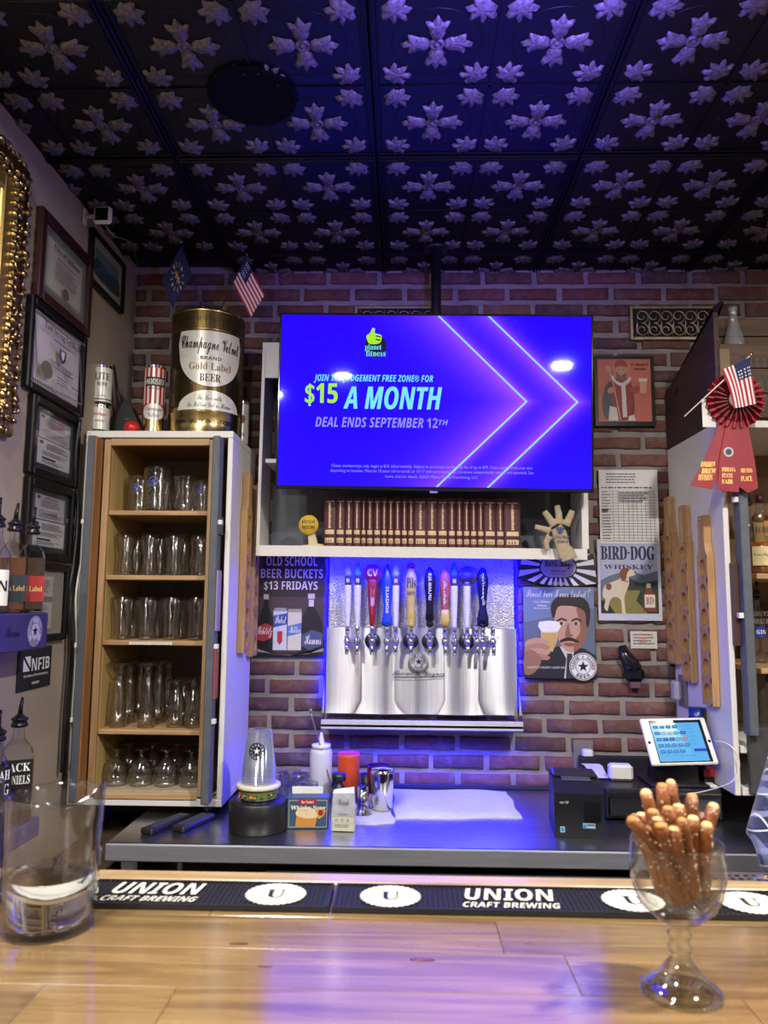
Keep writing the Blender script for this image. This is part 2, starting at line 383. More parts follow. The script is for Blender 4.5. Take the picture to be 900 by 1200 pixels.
# ================================================================ THE ROOM
def brick_material():
    m, N, L, b = newmat('brick_clay')
    b.inputs['Roughness'].default_value = 0.85
    oi = N.new('ShaderNodeObjectInfo'); cr = N.new('ShaderNodeValToRGB'); E_ = cr.color_ramp.elements
    cols = [(0, srgb(100, 64, 56)), (.2, srgb(114, 72, 62)), (.4, srgb(122, 82, 72)), (.6, srgb(102, 70, 64)), (.8, srgb(86, 62, 60)), (1, srgb(126, 88, 70))]
    E_[0].color = (*cols[0][1], 1); E_[1].color = (*cols[-1][1], 1)
    for p_, c_ in cols[1:-1]: e = E_.new(p_); e.color = (*c_, 1)
    L.new(oi.outputs['Random'], cr.inputs[0])
    ge = N.new('ShaderNodeNewGeometry')
    n1 = N.new('ShaderNodeTexNoise'); n1.inputs['Scale'].default_value = 34; n1.inputs['Detail'].default_value = 6; n1.inputs['Roughness'].default_value = .7; L.new(ge.outputs['Position'], n1.inputs['Vector'])
    r1 = N.new('ShaderNodeMapRange'); r1.inputs[1].default_value = .3; r1.inputs[2].default_value = .7; r1.inputs[3].default_value = .6; r1.inputs[4].default_value = 1.25; L.new(n1.outputs[0], r1.inputs[0])
    hs = N.new('ShaderNodeHueSaturation'); L.new(r1.outputs[0], hs.inputs['Value']); L.new(cr.outputs[0], hs.inputs['Color'])
    n2 = N.new('ShaderNodeTexNoise'); n2.inputs['Scale'].default_value = 9; n2.inputs['Detail'].default_value = 8; n2.inputs['Roughness'].default_value = .75; L.new(ge.outputs['Position'], n2.inputs['Vector'])
    r2 = N.new('ShaderNodeMapRange'); r2.inputs[1].default_value = .5; r2.inputs[2].default_value = .75; r2.inputs[3].default_value = 0; r2.inputs[4].default_value = .5; L.new(n2.outputs[0], r2.inputs[0])
    mx = N.new('ShaderNodeMixRGB'); mx.inputs[2].default_value = (*srgb(150, 140, 138), 1); L.new(r2.outputs[0], mx.inputs[0]); L.new(hs.outputs[0], mx.inputs[1]); L.new(mx.outputs[0], b.inputs['Base Color'])
    bp = N.new('ShaderNodeBump'); bp.inputs['Strength'].default_value = .7; bp.inputs['Distance'].default_value = .006; L.new(n1.outputs[0], bp.inputs['Height']); L.new(bp.outputs[0], b.inputs['Normal'])
    return m
BRICK = brick_material()
MORTAR = mat('mortar', srgb(142, 136, 132), 0.9, var=.2, scale=12, bump=.8, bscale=60)
PLASTER = mat('beige_plaster', srgb(168, 154, 142), 0.55, var=.04, scale=3, bump=.08, bscale=90)

def big(name, c, d, mt):
    o = MB().box(c, d, mt).build(name); return struct(o)
big('floor', (0.9, -0.2, -0.05), (4.3, 7.2, 0.1), mat('floor_tile', srgb(70, 62, 56), 0.5))
big('wall_left', (WX - 0.15, -0.2, 1.45), (0.3, 7.2, 3.1), PLASTER)
big('wall_right', (3.15, -0.2, 1.45), (0.3, 7.2, 3.1), PLASTER)
big('wall_rear', (0.9, -3.65, 1.45), (4.4, 0.3, 3.1), mat('rear_wall_paint', srgb(200, 186, 168), 0.7))
wall = big('wall_back', (0.9, WY + 0.106, 1.45), (4.4, 0.2, 3.1), MORTAR)

def brick_mesh(seed, L_=0.200, H_=0.051):
    rn = random.Random(seed); b = MB(); D = 0.014
    nx = 4; pts = []
    for i in range(nx + 1): pts.append((-L_ / 2 + L_ * i / nx + (rn.uniform(-.003, .003) if 0 < i < nx else rn.uniform(-.002, .002)), H_ / 2 + rn.uniform(-.0028, .0014)))
    for i in range(nx + 1): pts.append((L_ / 2 - L_ * i / nx + rn.uniform(-.003, .003), -H_ / 2 + rn.uniform(-.0014, .0028)))
    n = len(pts); vs = [(x, 0.0, z) for x, z in pts] + [(x * .975, -D * .75 + rn.uniform(-.001, .001), z * .9) for x, z in pts] + [(x * .95, -D + rn.uniform(-.0012, .0012), z * .8) for x, z in pts]
    fs = []
    for r in (0, 1): fs += [(r * n + i, r * n + (i + 1) % n, (r + 1) * n + (i + 1) % n, (r + 1) * n + i) for i in range(n)]
    fs += [(2 * n + i, 2 * n + i + 1, 3 * n - 2 - i, 3 * n - 1 - i) for i in range(nx)]
    b.add(vs, fs, BRICK, True); return b
BM_ = []
for i in range(8):
    o = brick_mesh(i).build('brick'); BM_.append(o.data); bpy.data.objects.remove(o)
rb = random.Random(3); PX = 0.212; PZ = 0.0689; rest = MB(); nb = 0
for row in range(30):
    z = 1.171 + (row - 5) * PZ
    if z > 2.875: break
    off = 0.542 + (0 if row % 2 == 1 else 0.106) + rb.uniform(-.012, .012)
    for k in range(-9, 6):
        xl = off + k * PX; xr = xl + PX - 0.020; x0 = max(xl, WX + .002); x1 = min(xr, 1.65)
        if x1 - x0 < .03: continue
        xc = (x0 + x1) / 2
        hid = (x1 < -0.61 and z < 2.10) or (-0.42 < x0 and x1 < 0.66 and 1.98 < z < 2.46) or (-.53 < x0 and x1 < .65 and 1.69 < z < 2.46) or (-.31 < x0 and x1 < .43 and 1.06 < z < 1.68) or (x0 > 1.06 and z < 2.5) or (x0 > 1.25)
        jx = rb.uniform(-.003, .003); v = rb.randrange(8); sx = (x1 - x0 + jx) / .2
        if hid or z < .8 + .0:
            rest.box((xc, WY + .002, z), (x1 - x0, .012, .055), BRICK); continue
        o = bpy.data.objects.new('brick', BM_[v]); C.objects.link(o); o.parent = wall; nb += 1
        o.location = (xc, WY + 0.008, z + rb.uniform(-.0015, .0015)); o.scale = (sx, 1, 1); o.rotation_euler = (0, rb.uniform(-.006, .006), 0)
o = rest.build('brick_infill', wall); o['kind'] = 'stuff'
print('bricks', nb)

# ---------------------------------------------------------------- pressed tin ceiling
TIN = mat('ceiling_black_enamel', (.0035, .0035, .006), 0.4, spec=.22, var=.1, bump=.06, bscale=60)
TINSV = mat('ceiling_rubbed_pewter', srgb(98, 93, 95), 0.42, metal=0.0, var=.5, scale=110, bump=.5, bscale=110)
cl = big('ceiling', (0.9, -0.2, CEIL + 0.06), (4.3, 7.2, 0.08), TIN)
TW, TH = 0.622, 0.645
def tin_tile():
    b = MB(); M0 = Matrix.Rotation(pi, 4, 'X')              # relief grows downwards
    b.box((0, 0, .008), (TW - .004, TH - .004, .016), TIN, bev=.004)
    for q in (-1, 1):                                       # raised bead frames
        for dd, hh in ((.006, .010), (.020, .005)):
            b.box((q * (TW / 2 - dd), 0, -hh / 2), (.006, TH - .01, hh), TIN, bev=.002)
            b.box((0, q * (TH / 2 - dd), -hh / 2), (TW - .01, .006, hh), TIN, bev=.002)
    b.box((0, 0, -.002), (.008, TH - .05, .004), TIN); b.box((0, 0, -.002), (TW - .05, .008, .004), TIN)
    def lobed(pol, bx, by, dirn):                           # outline from (angle, radius) about a base point
        L_ = [(a, r) for a, r in pol]; full = [(-a, r) for a, r in reversed(L_)] + L_[1:] if L_[0][0] == 0 else L_
        return [(bx + r * cos(radians(a) + dirn), by + r * sin(radians(a) + dirn)) for a, r in full]
    petal = [(0, .013)] + lobed([(0, .072), (8, .057), (15, .050), (22, .058), (30, .060), (33, .046), (38, .030), (50, .026), (68, .016)], 0, .018, pi / 2)
    leaf = [(-.002, -.002)] + lobed([(0, .072), (8, .056), (15, .044), (24, .060), (33, .064), (38, .046), (44, .034), (56, .046), (70, .046), (72, .030), (86, .020), (104, .022)], 0, 0, pi / 4)
    for cx in (-.1465, .1465):
        for cy in (-.154, .154):
            T = Matrix.Translation((cx, cy, 0)) @ M0
            b.lathe([(.019, 0), (.019, .006), (.013, .008), (.011, .003), (.007, .003), (.0055, .009), (0.0001, .010)], TINSV, 14, M=T)
            for k in range(4): b.relief(petal, .012, TINSV, M=T @ Matrix.Rotation(k * pi / 2, 4, 'Z'))
            for k in range(4):
                ax, ay = (1 if k in (0, 3) else -1), (1 if k in (0, 1) else -1)
                R_ = Matrix.Rotation(atan2(-ay, -ax) - atan2(1, 1), 4, 'Z')     # leaf opens from the corner towards the rosette
                T2 = Matrix.Translation((cx + ax * .119, cy - ay * .125, 0)) @ M0 @ R_
                b.relief([(x * .94, y * .94) for x, y in leaf], .010, TINSV, M=T2, c=(.020, .020))
            # shallow scrolled ring embossed around each rosette, left black
            b.shell([(.112, 0), (.110, .0025), (.107, 0)], TIN, 24, M=T)
    return b
t0 = tin_tile().build('ceiling_tile'); tm = t0.data; bpy.data.objects.remove(t0)
for i in range(-1, 4):
    for j in range(-1, 3):
        o = bpy.data.objects.new('ceiling_tile', tm); C.objects.link(o); o.parent = cl
        o.location = (-.0905 + TW * (i + .5) - TW * 0, 2.192 + TH * (.5 - j), CEIL)
for j in range(0, 3):
    o = bpy.data.objects.new('ceiling_tile', tm); C.objects.link(o); o.parent = cl; o.location = (-.0905 - TW * 1.5, 2.192 + TH * (.5 - j), CEIL)
# round black speaker grille in the ceiling
t = thing('ceiling_speaker', 'round black speaker grille set flush in the tin ceiling', 'speaker', atZ(296, 112, CEIL - .004))
MB().lathe([(.120, 0), (.120, -.007), (.113, -.010), (.109, -.006), (.0001, -.008)], mat('speaker_grille', (.002, .002, .003), .8, spec=.1), 36).build('grille', t)
# unseen downlights: first pair inferred from screen reflections, the rest added as fill
ring = MB().lathe([(.115, 0), (.115, -.012), (.09, -.014), (.085, -.002)], WHITE, 28)
for k, (x, y, p, c) in enumerate(LAMPS):
    t = thing('ceiling_downlight', 'round white downlight, %s of the inferred and added fill lights out of view' % ORD[k], 'ceiling light', (x, y, CEIL - .012), group='downlights over the bar')
    MB().lathe([(.115, 0), (.115, -.012), (.088, -.016), (.085, -.004), (.0001, -.004)], WHITE, 28).build('trim_ring', t)

# ================================================================ BACK COUNTER AND COOLER
ct = thing('steel_counter', 'long stainless steel back counter below the brick wall', 'counter', (0.52, 2.635, 0))
xl, xr = -0.86, 1.95; cxx = (xl + xr) / 2 - .52
CTM = mat('counter_steel', (0.52, 0.53, 0.56), 0.3, 1.0, var=.12, scale=5, stretch=(1, 14, 14), bump=.05, bscale=25)
MB().box((cxx, -.008, CT - .012), (xr - xl, .714, .024), CTM, bev=.004).box((cxx, -.359, CT - .025), (xr - xl, .018, .05), mat('counter_edge_steel', (.26, .27, .30), .42, .45, var=.1, scale=6, stretch=(1, 14, 14)), bev=.004).build('worktop', ct)
MB().box((cxx, .342, CT + .008), (xr - xl, .012, .016), mat('counter_seal', srgb(30, 30, 34), .5), bev=.003).build('rear_upstand', ct)
for sx in (-1.33, 1.33): MB().box((sx, -.28, .375), (.05, .05, .75), STEEL, bev=.004).build('leg', ct)
co = thing('undercounter_cooler', 'black undercounter cooler with faint raised lettering beneath the steel counter', 'cooler', (0.55, 2.62, 0))
b = MB().box((.1, .02, .37), (2.1, .6, .72), BLACK, bev=.01); b.build('body', co)
b = MB().box((.1, -.31, .66), (2.1, .05, .13), mat('cooler_grille', srgb(18, 18, 20), .5), bev=.006); b.build('front_panel', co)
b = MB(); b.text('true', -.56, .655, -.36, .70, -.337, ink(80, 80, 84), 'ital'); b.build('lettering', co, recalc=False)
for q in (-.45, .1, .65): MB().box((q, -.31, .31), (.53, .045, .54), BLACK, bev=.008).build('door', co)
bx = thing('plywood_box', 'low dark brown plywood box standing under the left end of the counter', 'box', (-.97, 2.6, 0))
for zz in (.04, .40, .70): MB().box((0, 0, zz), (.2, .6, .03), wood('dark_board_%d' % int(zz * 100), srgb(60, 46, 36), srgb(80, 60, 46), .7), bev=.002).build('board', bx)
for zx in (-.09, .09): MB().box((zx, 0, .37), (.018, .6, .63), wood('dark_ply', srgb(60, 46, 36), srgb(80, 60, 46), .7, axis=2), bev=.002).build('side', bx)

# ================================================================ THE BAR
BARW = wood('bar_oak', srgb(100, 78, 48), srgb(134, 108, 70), 0.16, axis=0, ring=9, coat=1.0, vary=.10)
BARW.node_tree.nodes['Principled BSDF'].inputs['Coat IOR'].default_value = 1.8
BARR = wood('bar_rail_oak', srgb(140, 116, 80), srgb(164, 140, 100), 0.3, axis=0, ring=9, coat=.3)
bar = thing('bar_counter', 'golden oak plank bar top across the foreground', 'bar counter', (0.1, 0.75, 0))
rp = random.Random(11); y0 = .30
rows = [(.30, .40), (.40, .50), (.50, .60), (.60, .69), (.69, .785), (.785, .87), (.87, .955), (.955, 1.052)]
for ri, (a, b_) in enumerate(rows):
    x = -1.1 + rp.uniform(-.5, 0)
    while x < 1.3:
        x2 = min(1.5, x + rp.uniform(.45, .95))
        if a == .69 and x < -.22 < x2: x2 = -.22
        xa = max(-1.08, x)
        if x2 - xa > .05:
            MB().box(((xa + x2) / 2 - .1, (a + b_) / 2 - .75, BT - .02), (x2 - xa - .0006, b_ - a - .0006, .04), BARW, bev=.0005).build('plank', bar)
        x = x2
MB().box((.1, 1.070 - .75, BT - .014), (2.4, .034, .040), BARR, bev=.003).build('back_rail', bar)
MB().box((.1, .65 - .75, .54), (2.36, .5, 1.08), wood('bar_front_wood', srgb(70, 48, 32), srgb(90, 62, 42), .6, axis=2), bev=.01).build('bar_front', bar)
# dark knots in the planks
KN = mat('wood_knot', srgb(92, 56, 26), .3, var=.4, scale=90, coat=.5)
for kx, ky, kw in ((280, 1106, .011), (311, 1133, .008), (495, 1125, .014), (620, 1106, .006), (352, 1089, .004)):
    q = atZ(kx, ky, BT); MB().lathe([(.0001, .0004), (.35, .0004), (.7, .0002), (1, 0)], KN, 14, M=Matrix.Translation((q.x - .1, q.y - .75, BT)) @ Matrix.Diagonal((kw, kw * .32, 1, 1))).build('knot', bar)

RUB = mat('black_rubber', srgb(20, 20, 24), .55)
MATW = mat('mat_print', srgb(190, 188, 172), .6, var=.04)
seam = atZ(390, 1056, BT).x
ml = 0.448
def bar_mat(x0, label, tx):
    cy = 1.007; t = thing('bar_mat', label, 'bar mat', (x0 + ml / 2, cy, BT + .0004), group=None)
    MB().box((0, 0, .002), (ml - .003, .080, .004), RUB, bev=.001).build('rubber_sheet', t)
    b = MB()
    for i in range(68):
        for j in range(12):
            x = -ml / 2 + .012 + i * (ml - .024) / 67; y = -.034 + j * .068 / 11
            b.add([(x - .0017, y - .0017, .004), (x + .0017, y - .0017, .004), (x + .0017, y + .0017, .004), (x - .0017, y + .0017, .004), (x - .0012, y - .0012, .0062), (x + .0012, y - .0012, .0062), (x + .0012, y + .0012, .0062), (x - .0012, y + .0012, .0062)], [(4, 5, 6, 7), (0, 1, 5, 4), (1, 2, 6, 5), (2, 3, 7, 6), (3, 0, 4, 7)], RUB)
    for s_ in (-1, 1): b.box((0, s_ * .0385, .005), (ml - .004, .003, .004), RUB); b.box((s_ * (ml / 2 - .004), 0, .005), (.003, .078, .004), RUB)
    o = b.build('nubs', t, recalc=False); o['kind'] = 'stuff'
    F = Matrix.Rotation(radians(-90), 4, 'X')                  # x,z drawing laid flat: z -> +y
    b = MB()
    def lay(M_): return M_
    P3 = lambda y_: Matrix.Translation((0, 0, y_))
    def tx_(s, x0_, v0, x1_, v1, h, mt, font, shear=0):
        vs, fs = text_mesh(s, font); b.add([(x0_ + u * (x1_ - x0_) + shear * (v - .5) * (v1 - v0), v0 + v * (v1 - v0), h) for u, v in vs], fs, mt)
    tx_('UNION', -.058, -.008, .056, .030, .0068, MATW, 'ital'); tx_('UNION', -.0575, -.0085, .0565, .0295, .0069, MATW, 'ital')
    tx_('CRAFT BREWING', -.062, -.031, .056, -.015, .0068, MATW, 'bold', .2)
    b.build('lettering', t, recalc=False)
    for sg in (-1, 1):
        b = MB(); cx = sg * .1515; n = 60
        b.add([(cx + (.037 + (.0022 if k % 2 else 0)) * cos(2 * pi * k / n), (.034 + (.0022 if k % 2 else 0)) * sin(2 * pi * k / n), .0066) for k in range(n)] , [tuple(range(n))], MATW)
        b.add([(cx + .029 * cos(2 * pi * k / n), .0265 * sin(2 * pi * k / n), .0067) for k in range(n)] + [(cx + .0280 * cos(2 * pi * k / n), .0255 * sin(2 * pi * k / n), .0067) for k in range(n)], [(k, (k + 1) % n, n + (k + 1) % n, n + k) for k in range(n)], ink(110, 110, 104))
        tx_('U', cx - .012, -.013, cx + .012, .013, .0069, RUB, 'serif'); b.build('emblem', t, recalc=False)
    return t
bar_mat(seam - ml, 'black rubber bar mat behind the water pitcher, white print', 0)
bar_mat(seam, 'black rubber bar mat in the middle of the bar, white print', 0)
bar_mat(seam + ml, 'black rubber bar mat behind the pretzel goblet, cut off by the frame', 0)

# glass rinser with a perforated steel tray on the bartender's side
gx = atZ(880, 1020, BT - .03)
t = thing('glass_rinser', 'round-sprayed chrome glass rinser in a perforated steel tray', 'glass rinser', (gx.x + .06, 1.17, BT - .045))
b = MB().box((0, 0, 0), (.34, .155, .02), STEEL, bev=.004); b.build('tray', t)
b = MB()
for i in range(24):
    for j in range(9):
        x = -.15 + i * .013; y = -.056 + j * .014
        if (x + .03) ** 2 + y * y * 2 < .0045: continue
        b.lathe([(.0042, .0105), (.0001, .0106)], DARK, 6, c=(x, y, 0))
o = b.build('perforations', t); o['kind'] = 'stuff'
b = MB().lathe([(.055, .010), (.056, .014), (.050, .014), (.048, .011), (.0001, .011)], CHROME, 28, c=(-.03, 0, 0))
for k in range(5): a = k * 2 * pi / 5; b.tube([(-.03, 0, .014), (-.03 + .047 * cos(a), .047 * sin(a), .014)], .0035, CHROME, 6)
b.sphere((-.03, 0, .016), .010, CHROME, 10); b.build('spray_star', t)
MB().box((.0, 0, -.06), (.33, .15, .10), STEEL, bev=.006).build('basin', t)
MB().box((.0, .02, -.61), (.05, .05, 1.0), STEEL, bev=.004).build('stand', t)
# ================================================================ LEFT GLASS CABINET
FY = 2.56                                                   # front plane of the cabinet
cz0, cz1 = 0.829, 2.082
cab = thing('glass_cabinet', 'tall white cabinet with oak shelves full of beer glasses', 'cabinet', (-.84875, 2.56, cz0))
Hc = cz1 - cz0; Wc = .5135                                    # x -1.1055 .. -.6085
b = MB().box((0, .2, Hc - .012), (Wc, .40, .024), WHITE, bev=.002); b.build('top_panel', cab)
MB().box((0, .2, .012), (Wc, .40, .024), WHITE, bev=.002).build('bottom_panel', cab)
for s_ in (-1, 1): MB().box((s_ * (Wc / 2 - .009), .2, Hc / 2), (.018, .40, Hc - .049), WHITE, bev=.002).build('side_panel', cab)
MB().box((0, .392, Hc / 2), (Wc - .04, .012, Hc - .05), mat('cabinet_back', srgb(120, 112, 102), .6), bev=.001).build('back_panel', cab)
for fx in (-.2, .2):
    for fy in (.05, .36): MB().lathe([(.016, -.029), (.02, 0)], BLACK, 12, c=(fx, fy, 0)).build('foot', cab)
# inner oak carcass, face frame and shelves
CX0 = -.84875; il, ir = -1.040 - CX0, -.652 - CX0                         # outer edges of the face frame
def wl(px, py): return atY(px, py, FY).z - cz0
b = MB()
b.box((il + .011, .01, Hc / 2), (.022, .020, Hc - .06), OAK, bev=.002).box((ir - .011, .01, Hc / 2), (.022, .020, Hc - .06), OAK, bev=.002)
zt = wl(190, 514); zb_ = wl(170, 938)
b.box(((il + ir) / 2, .01, zt - .012), (ir - il - .044, .020, .024), OAKX, bev=.002).box(((il + ir) / 2, .01, zb_ + .010), (ir - il - .044, .020, .022), OAKX, bev=.002)
b.build('face_frame', cab)
for s_, xx in ((-1, il + .016), (1, ir - .016)): MB().box((xx, .2, Hc / 2), (.012, .358, Hc - .06), BIRCH, bev=.001).build('inner_side', cab)
SH = []
for (px, py) in ((180, 598), (176, 674), (172, 751), (168, 856)):
    z = wl(px, py); SH.append(z)
    MB().box(((il + ir) / 2, .195, z - .008), (ir - il - .046, .370, .016), OAKX, bev=.002).build('shelf', cab)
zf = wl(165, 927)
MB().box(((il + ir) / 2, .195, zf - .004), (ir - il - .046, .370, .010), mat('shelf_liner', srgb(168, 154, 130), .7), bev=.001).build('shelf_liner', cab); SH.append(zf + .001)
MB().box(((il + ir) / 2, .195, zt - .006), (ir - il - .046, .36, .008), wood('cabinet_roof_ply', srgb(110, 78, 50), srgb(134, 98, 66), .6), bev=.001).build('inner_top', cab)
b = Art(.145, .0085, 0); b.rect(0, 0, 1, 1, PAPER); b.text('THE BEST WILL COME IN GOOD TIME FOR THE OLD', .04, .28, .96, .74, TEXTB, 'plain')
o = b.build('shelf_label', cab); o.location = (.0, -.001, SH[2] - .008); o['label'] = 'white printed label strip on the third shelf edge'
for s_ in (-1, 1):                                           # narrow folded-back doors standing proud of the front
    xx = (-1.062 if s_ < 0 else -.635) - CX0
    d = MB().box((xx, -.030, Hc / 2 - .004), (.026, .056, Hc - .05), SLATE, bev=.003).build('door', cab)
    if s_ < 0:
        d['label'] = 'grey-edged door folded forward, oak face inside'
        MB().box((xx + .0165, -.030, Hc / 2 - .004), (.006, .056, Hc - .055), wood('door_oak', srgb(120, 78, 42), srgb(156, 106, 62), .5, axis=2), bev=.001).build('door_face', d)
    for zz in (.93, .52, .28):
        MB().box((xx + (.019 if s_ > 0 else -.016), -.045, zz), (.014, .02, .016), WHITE, bev=.002).build('hinge', d)
    if s_ > 0:
        for k, (zz, hh, col) in enumerate(((.67, .2, (150, 130, 160)), (.43, .16, (150, 70, 50)), (.92, .06, (60, 60, 70)))):
            MB().box((xx + .0165, -.028, zz), (.006, .05, hh), ink(*col), bev=.001).build('pocket_card', d)

# --- glasses
def glass_thing(name, label, cat, prof, loc, group, n=20, handle=None, logo=None, inner=True):
    t = thing(name, label, cat, loc, random.uniform(0, .5) if not (handle or logo) else 0, group)
    MB().shell(prof, TGLASS, n).build('bowl', t, recalc=True)
    if handle: MB().tube(handle, .008, TGLASS, 8).build('handle', t)
    if logo:
        r, z, s_ = logo; b = MB(); k = 14
        vs = [(s_ * sin(a) * .98, -sqrt(max(0, r * r - (s_ * sin(a)) ** 2)) - .001, z + s_ * cos(a)) for a in [2 * pi * i / k for i in range(k)]]
        vi = [(v[0] * .72, -sqrt(r * r - (v[0] * .72) ** 2) - .001, z + (v[2] - z) * .72) for v in vs]
        b.add(vs + vi, [(i, (i + 1) % k, k + (i + 1) % k, k + i) for i in range(k)], ink(60, 70, 150))
        st = [(q * sin(pi * i / 5), -r - .0015, z + q * cos(pi * i / 5)) for i in range(10) for q in [s_ * (.6 if i % 2 == 0 else .28)]]
        b.add(st, [tuple(range(10))], ink(60, 70, 150)); b.build('logo', t, recalc=False)
    return t
mug = [(.0001, .012), (.040, .012), (.044, .016), (.0455, .03), (.044, .035), (.046, .06), (.048, .12), (.050, .165), (.052, .166), (.052, .160), (.050, .06), (.051, .034), (.053, .02), (.052, .002), (.0001, 0)]
pint = [(.0001, .014), (.023, .015), (.025, .02), (.026, .05), (.030, .09), (.037, .13), (.0385, .145), (.040, .144), (.038, .12), (.031, .08), (.028, .04), (.0285, .008), (.027, 0), (.0001, 0)]
becker = [(.0001, .014), (.027, .016), (.028, .022), (.024, .05), (.023, .07), (.028, .105), (.033, .13), (.034, .150), (.036, .150), (.035, .125), (.030, .1), (.025, .07), (.027, .04), (.031, .012), (.029, 0), (.0001, 0)]
flute = [(.0001, .205), (.036, .204), (.040, .200), (.036, .198), (.014, .190), (.011, .18), (.014, .165), (.020, .12), (.025, .06), (.028, .0), (.0265, .0), (.023, .06), (.018, .12), (.011, .16), (.0001, .168)]
shortp = [(.0001, .160), (.030, .159), (.034, .156), (.030, .153), (.013, .147), (.011, .14), (.018, .12), (.028, .09), (.032, .05), (.030, .0), (.0285, .0), (.030, .05), (.026, .088), (.016, .115), (.0001, .125)]
snift = [(.0001, .135), (.030, .134), (.033, .131), (.030, .129), (.008, .122), (.007, .108), (.014, .1), (.035, .085), (.044, .06), (.045, .035), (.040, .0), (.0385, .0), (.043, .035), (.042, .06), (.033, .082), (.0001, .096)]
def sx_(px, py, Y): return atY(px, py, Y).x
GB = cz0
# shelf 1: big handled mugs with blue seals
spots = [(-.958, 2.70, .84, 1), (-.874, 2.64, .96, 1), (-.786, 2.68, .82, 0), (-.712, 2.64, .60, 1), (-.91, 2.83, .84, 0), (-.80, 2.85, .84, 0)]
m0 = None
for k, (px, Y, sc_, lg) in enumerate(spots):
    X = px
    lab = ['glass mug at the left of the top shelf with a blue seal', 'largest glass mug on the top shelf, blue star seal in front', 'clear glass mug without seal, right of the largest on the top shelf', 'short glass mug with blue seal at the right end of the top shelf', 'clear glass mug behind the left-hand sealed mug on the top shelf', 'clear glass mug in the rear between the tall ones on the top shelf'][k]
    t = glass_thing('beer_mug', lab, 'mug', mug, (X, Y, GB + SH[0] + .0005), 'mugs on the top cabinet shelf', logo=(.0525, .11, .019) if lg else None, handle=[(.045, .03, .14), (.062, .045, .13), (.066, .048, .09), (.058, .042, .05), (.043, .03, .045)] if k in (1, 4) else None)
    t.scale = (sc_, sc_, sc_ * (1.0 if k != 3 else 1.15))
def row_of(name, cat, prof, sh, pxs, py, Y, what, sc_=1.0, rows_='front row', rmax=.04):
    p0 = None; n = len(pxs)
    for k, px in enumerate(pxs):
        xa_ = max(sx_(pxs[0], py, Y), -1.016 + rmax * sc_); xb_ = min(sx_(pxs[-1], py, Y), -.678 - rmax * sc_); X = xa_ + (xb_ - xa_) * k / (n - 1)
        lab = '%s, %s from the left, %s of %s' % (what, ORD[k], rows_, sh[1])
        if p0 is None: p0 = glass_thing(name, lab, cat, prof, (X, Y, GB + SH[sh[0]] + .0005), '%ses on the %s' % (cat, sh[1])); p0.scale = (sc_,) * 3
        else: dup(p0, (X, Y, GB + SH[sh[0]] + .0005), rotz=random.uniform(0, 3), label=lab)
row_of('pint_glass', 'glass', becker, (1, 'second shelf'), [120, 0, 0, 260], 650, 2.64, 'waisted beer glass', .98)
row_of('pint_glass', 'glass', becker, (1, 'second shelf'), [120, 0, 0, 260], 650, 2.74, 'waisted beer glass', .98, 'middle row')
row_of('pint_glass', 'glass', becker, (1, 'second shelf'), [120, 0, 0, 260], 650, 2.85, 'waisted beer glass', .98, 'rear row')
row_of('shaker_pint', 'glass', pint, (2, 'third shelf'), [120, 0, 0, 260], 725, 2.64, 'flared pint glass', 1.0)
row_of('shaker_pint', 'glass', pint, (2, 'third shelf'), [120, 0, 0, 260], 725, 2.74, 'flared pint glass', 1.0, 'middle row')
row_of('shaker_pint', 'glass', pint, (2, 'third shelf'), [120, 0, 0, 260], 725, 2.85, 'flared pint glass', 1.0, 'rear row')
row_of('pilsner_glass', 'glass', flute, (3, 'fourth shelf'), [120, 173], 810, 2.63, 'tall upturned pilsner glass', 1.06)
row_of('pilsner_glass', 'glass', flute, (3, 'fourth shelf'), [120, 186], 810, 2.73, 'tall upturned pilsner glass', 1.06, 'middle row')
row_of('pilsner_glass', 'glass', flute, (3, 'fourth shelf'), [120, 197], 810, 2.84, 'tall upturned pilsner glass', 1.06, 'rear row')
row_of('footed_glass', 'glass', shortp, (3, 'fourth shelf'), [207, 260], 810, 2.64, 'short upturned footed glass', 1.0)
row_of('footed_glass', 'glass', shortp, (3, 'fourth shelf'), [216, 262], 810, 2.75, 'short upturned footed glass', 1.0, 'rear row')
row_of('snifter', 'glass', snift, (4, 'bottom shelf'), [120, 0, 0, 260], 895, 2.64, 'rounded upturned snifter', .90, rmax=.046)
row_of('snifter', 'glass', snift, (4, 'bottom shelf'), [120, 0, 0, 260], 895, 2.76, 'rounded upturned snifter', .90, 'rear row', rmax=.046)

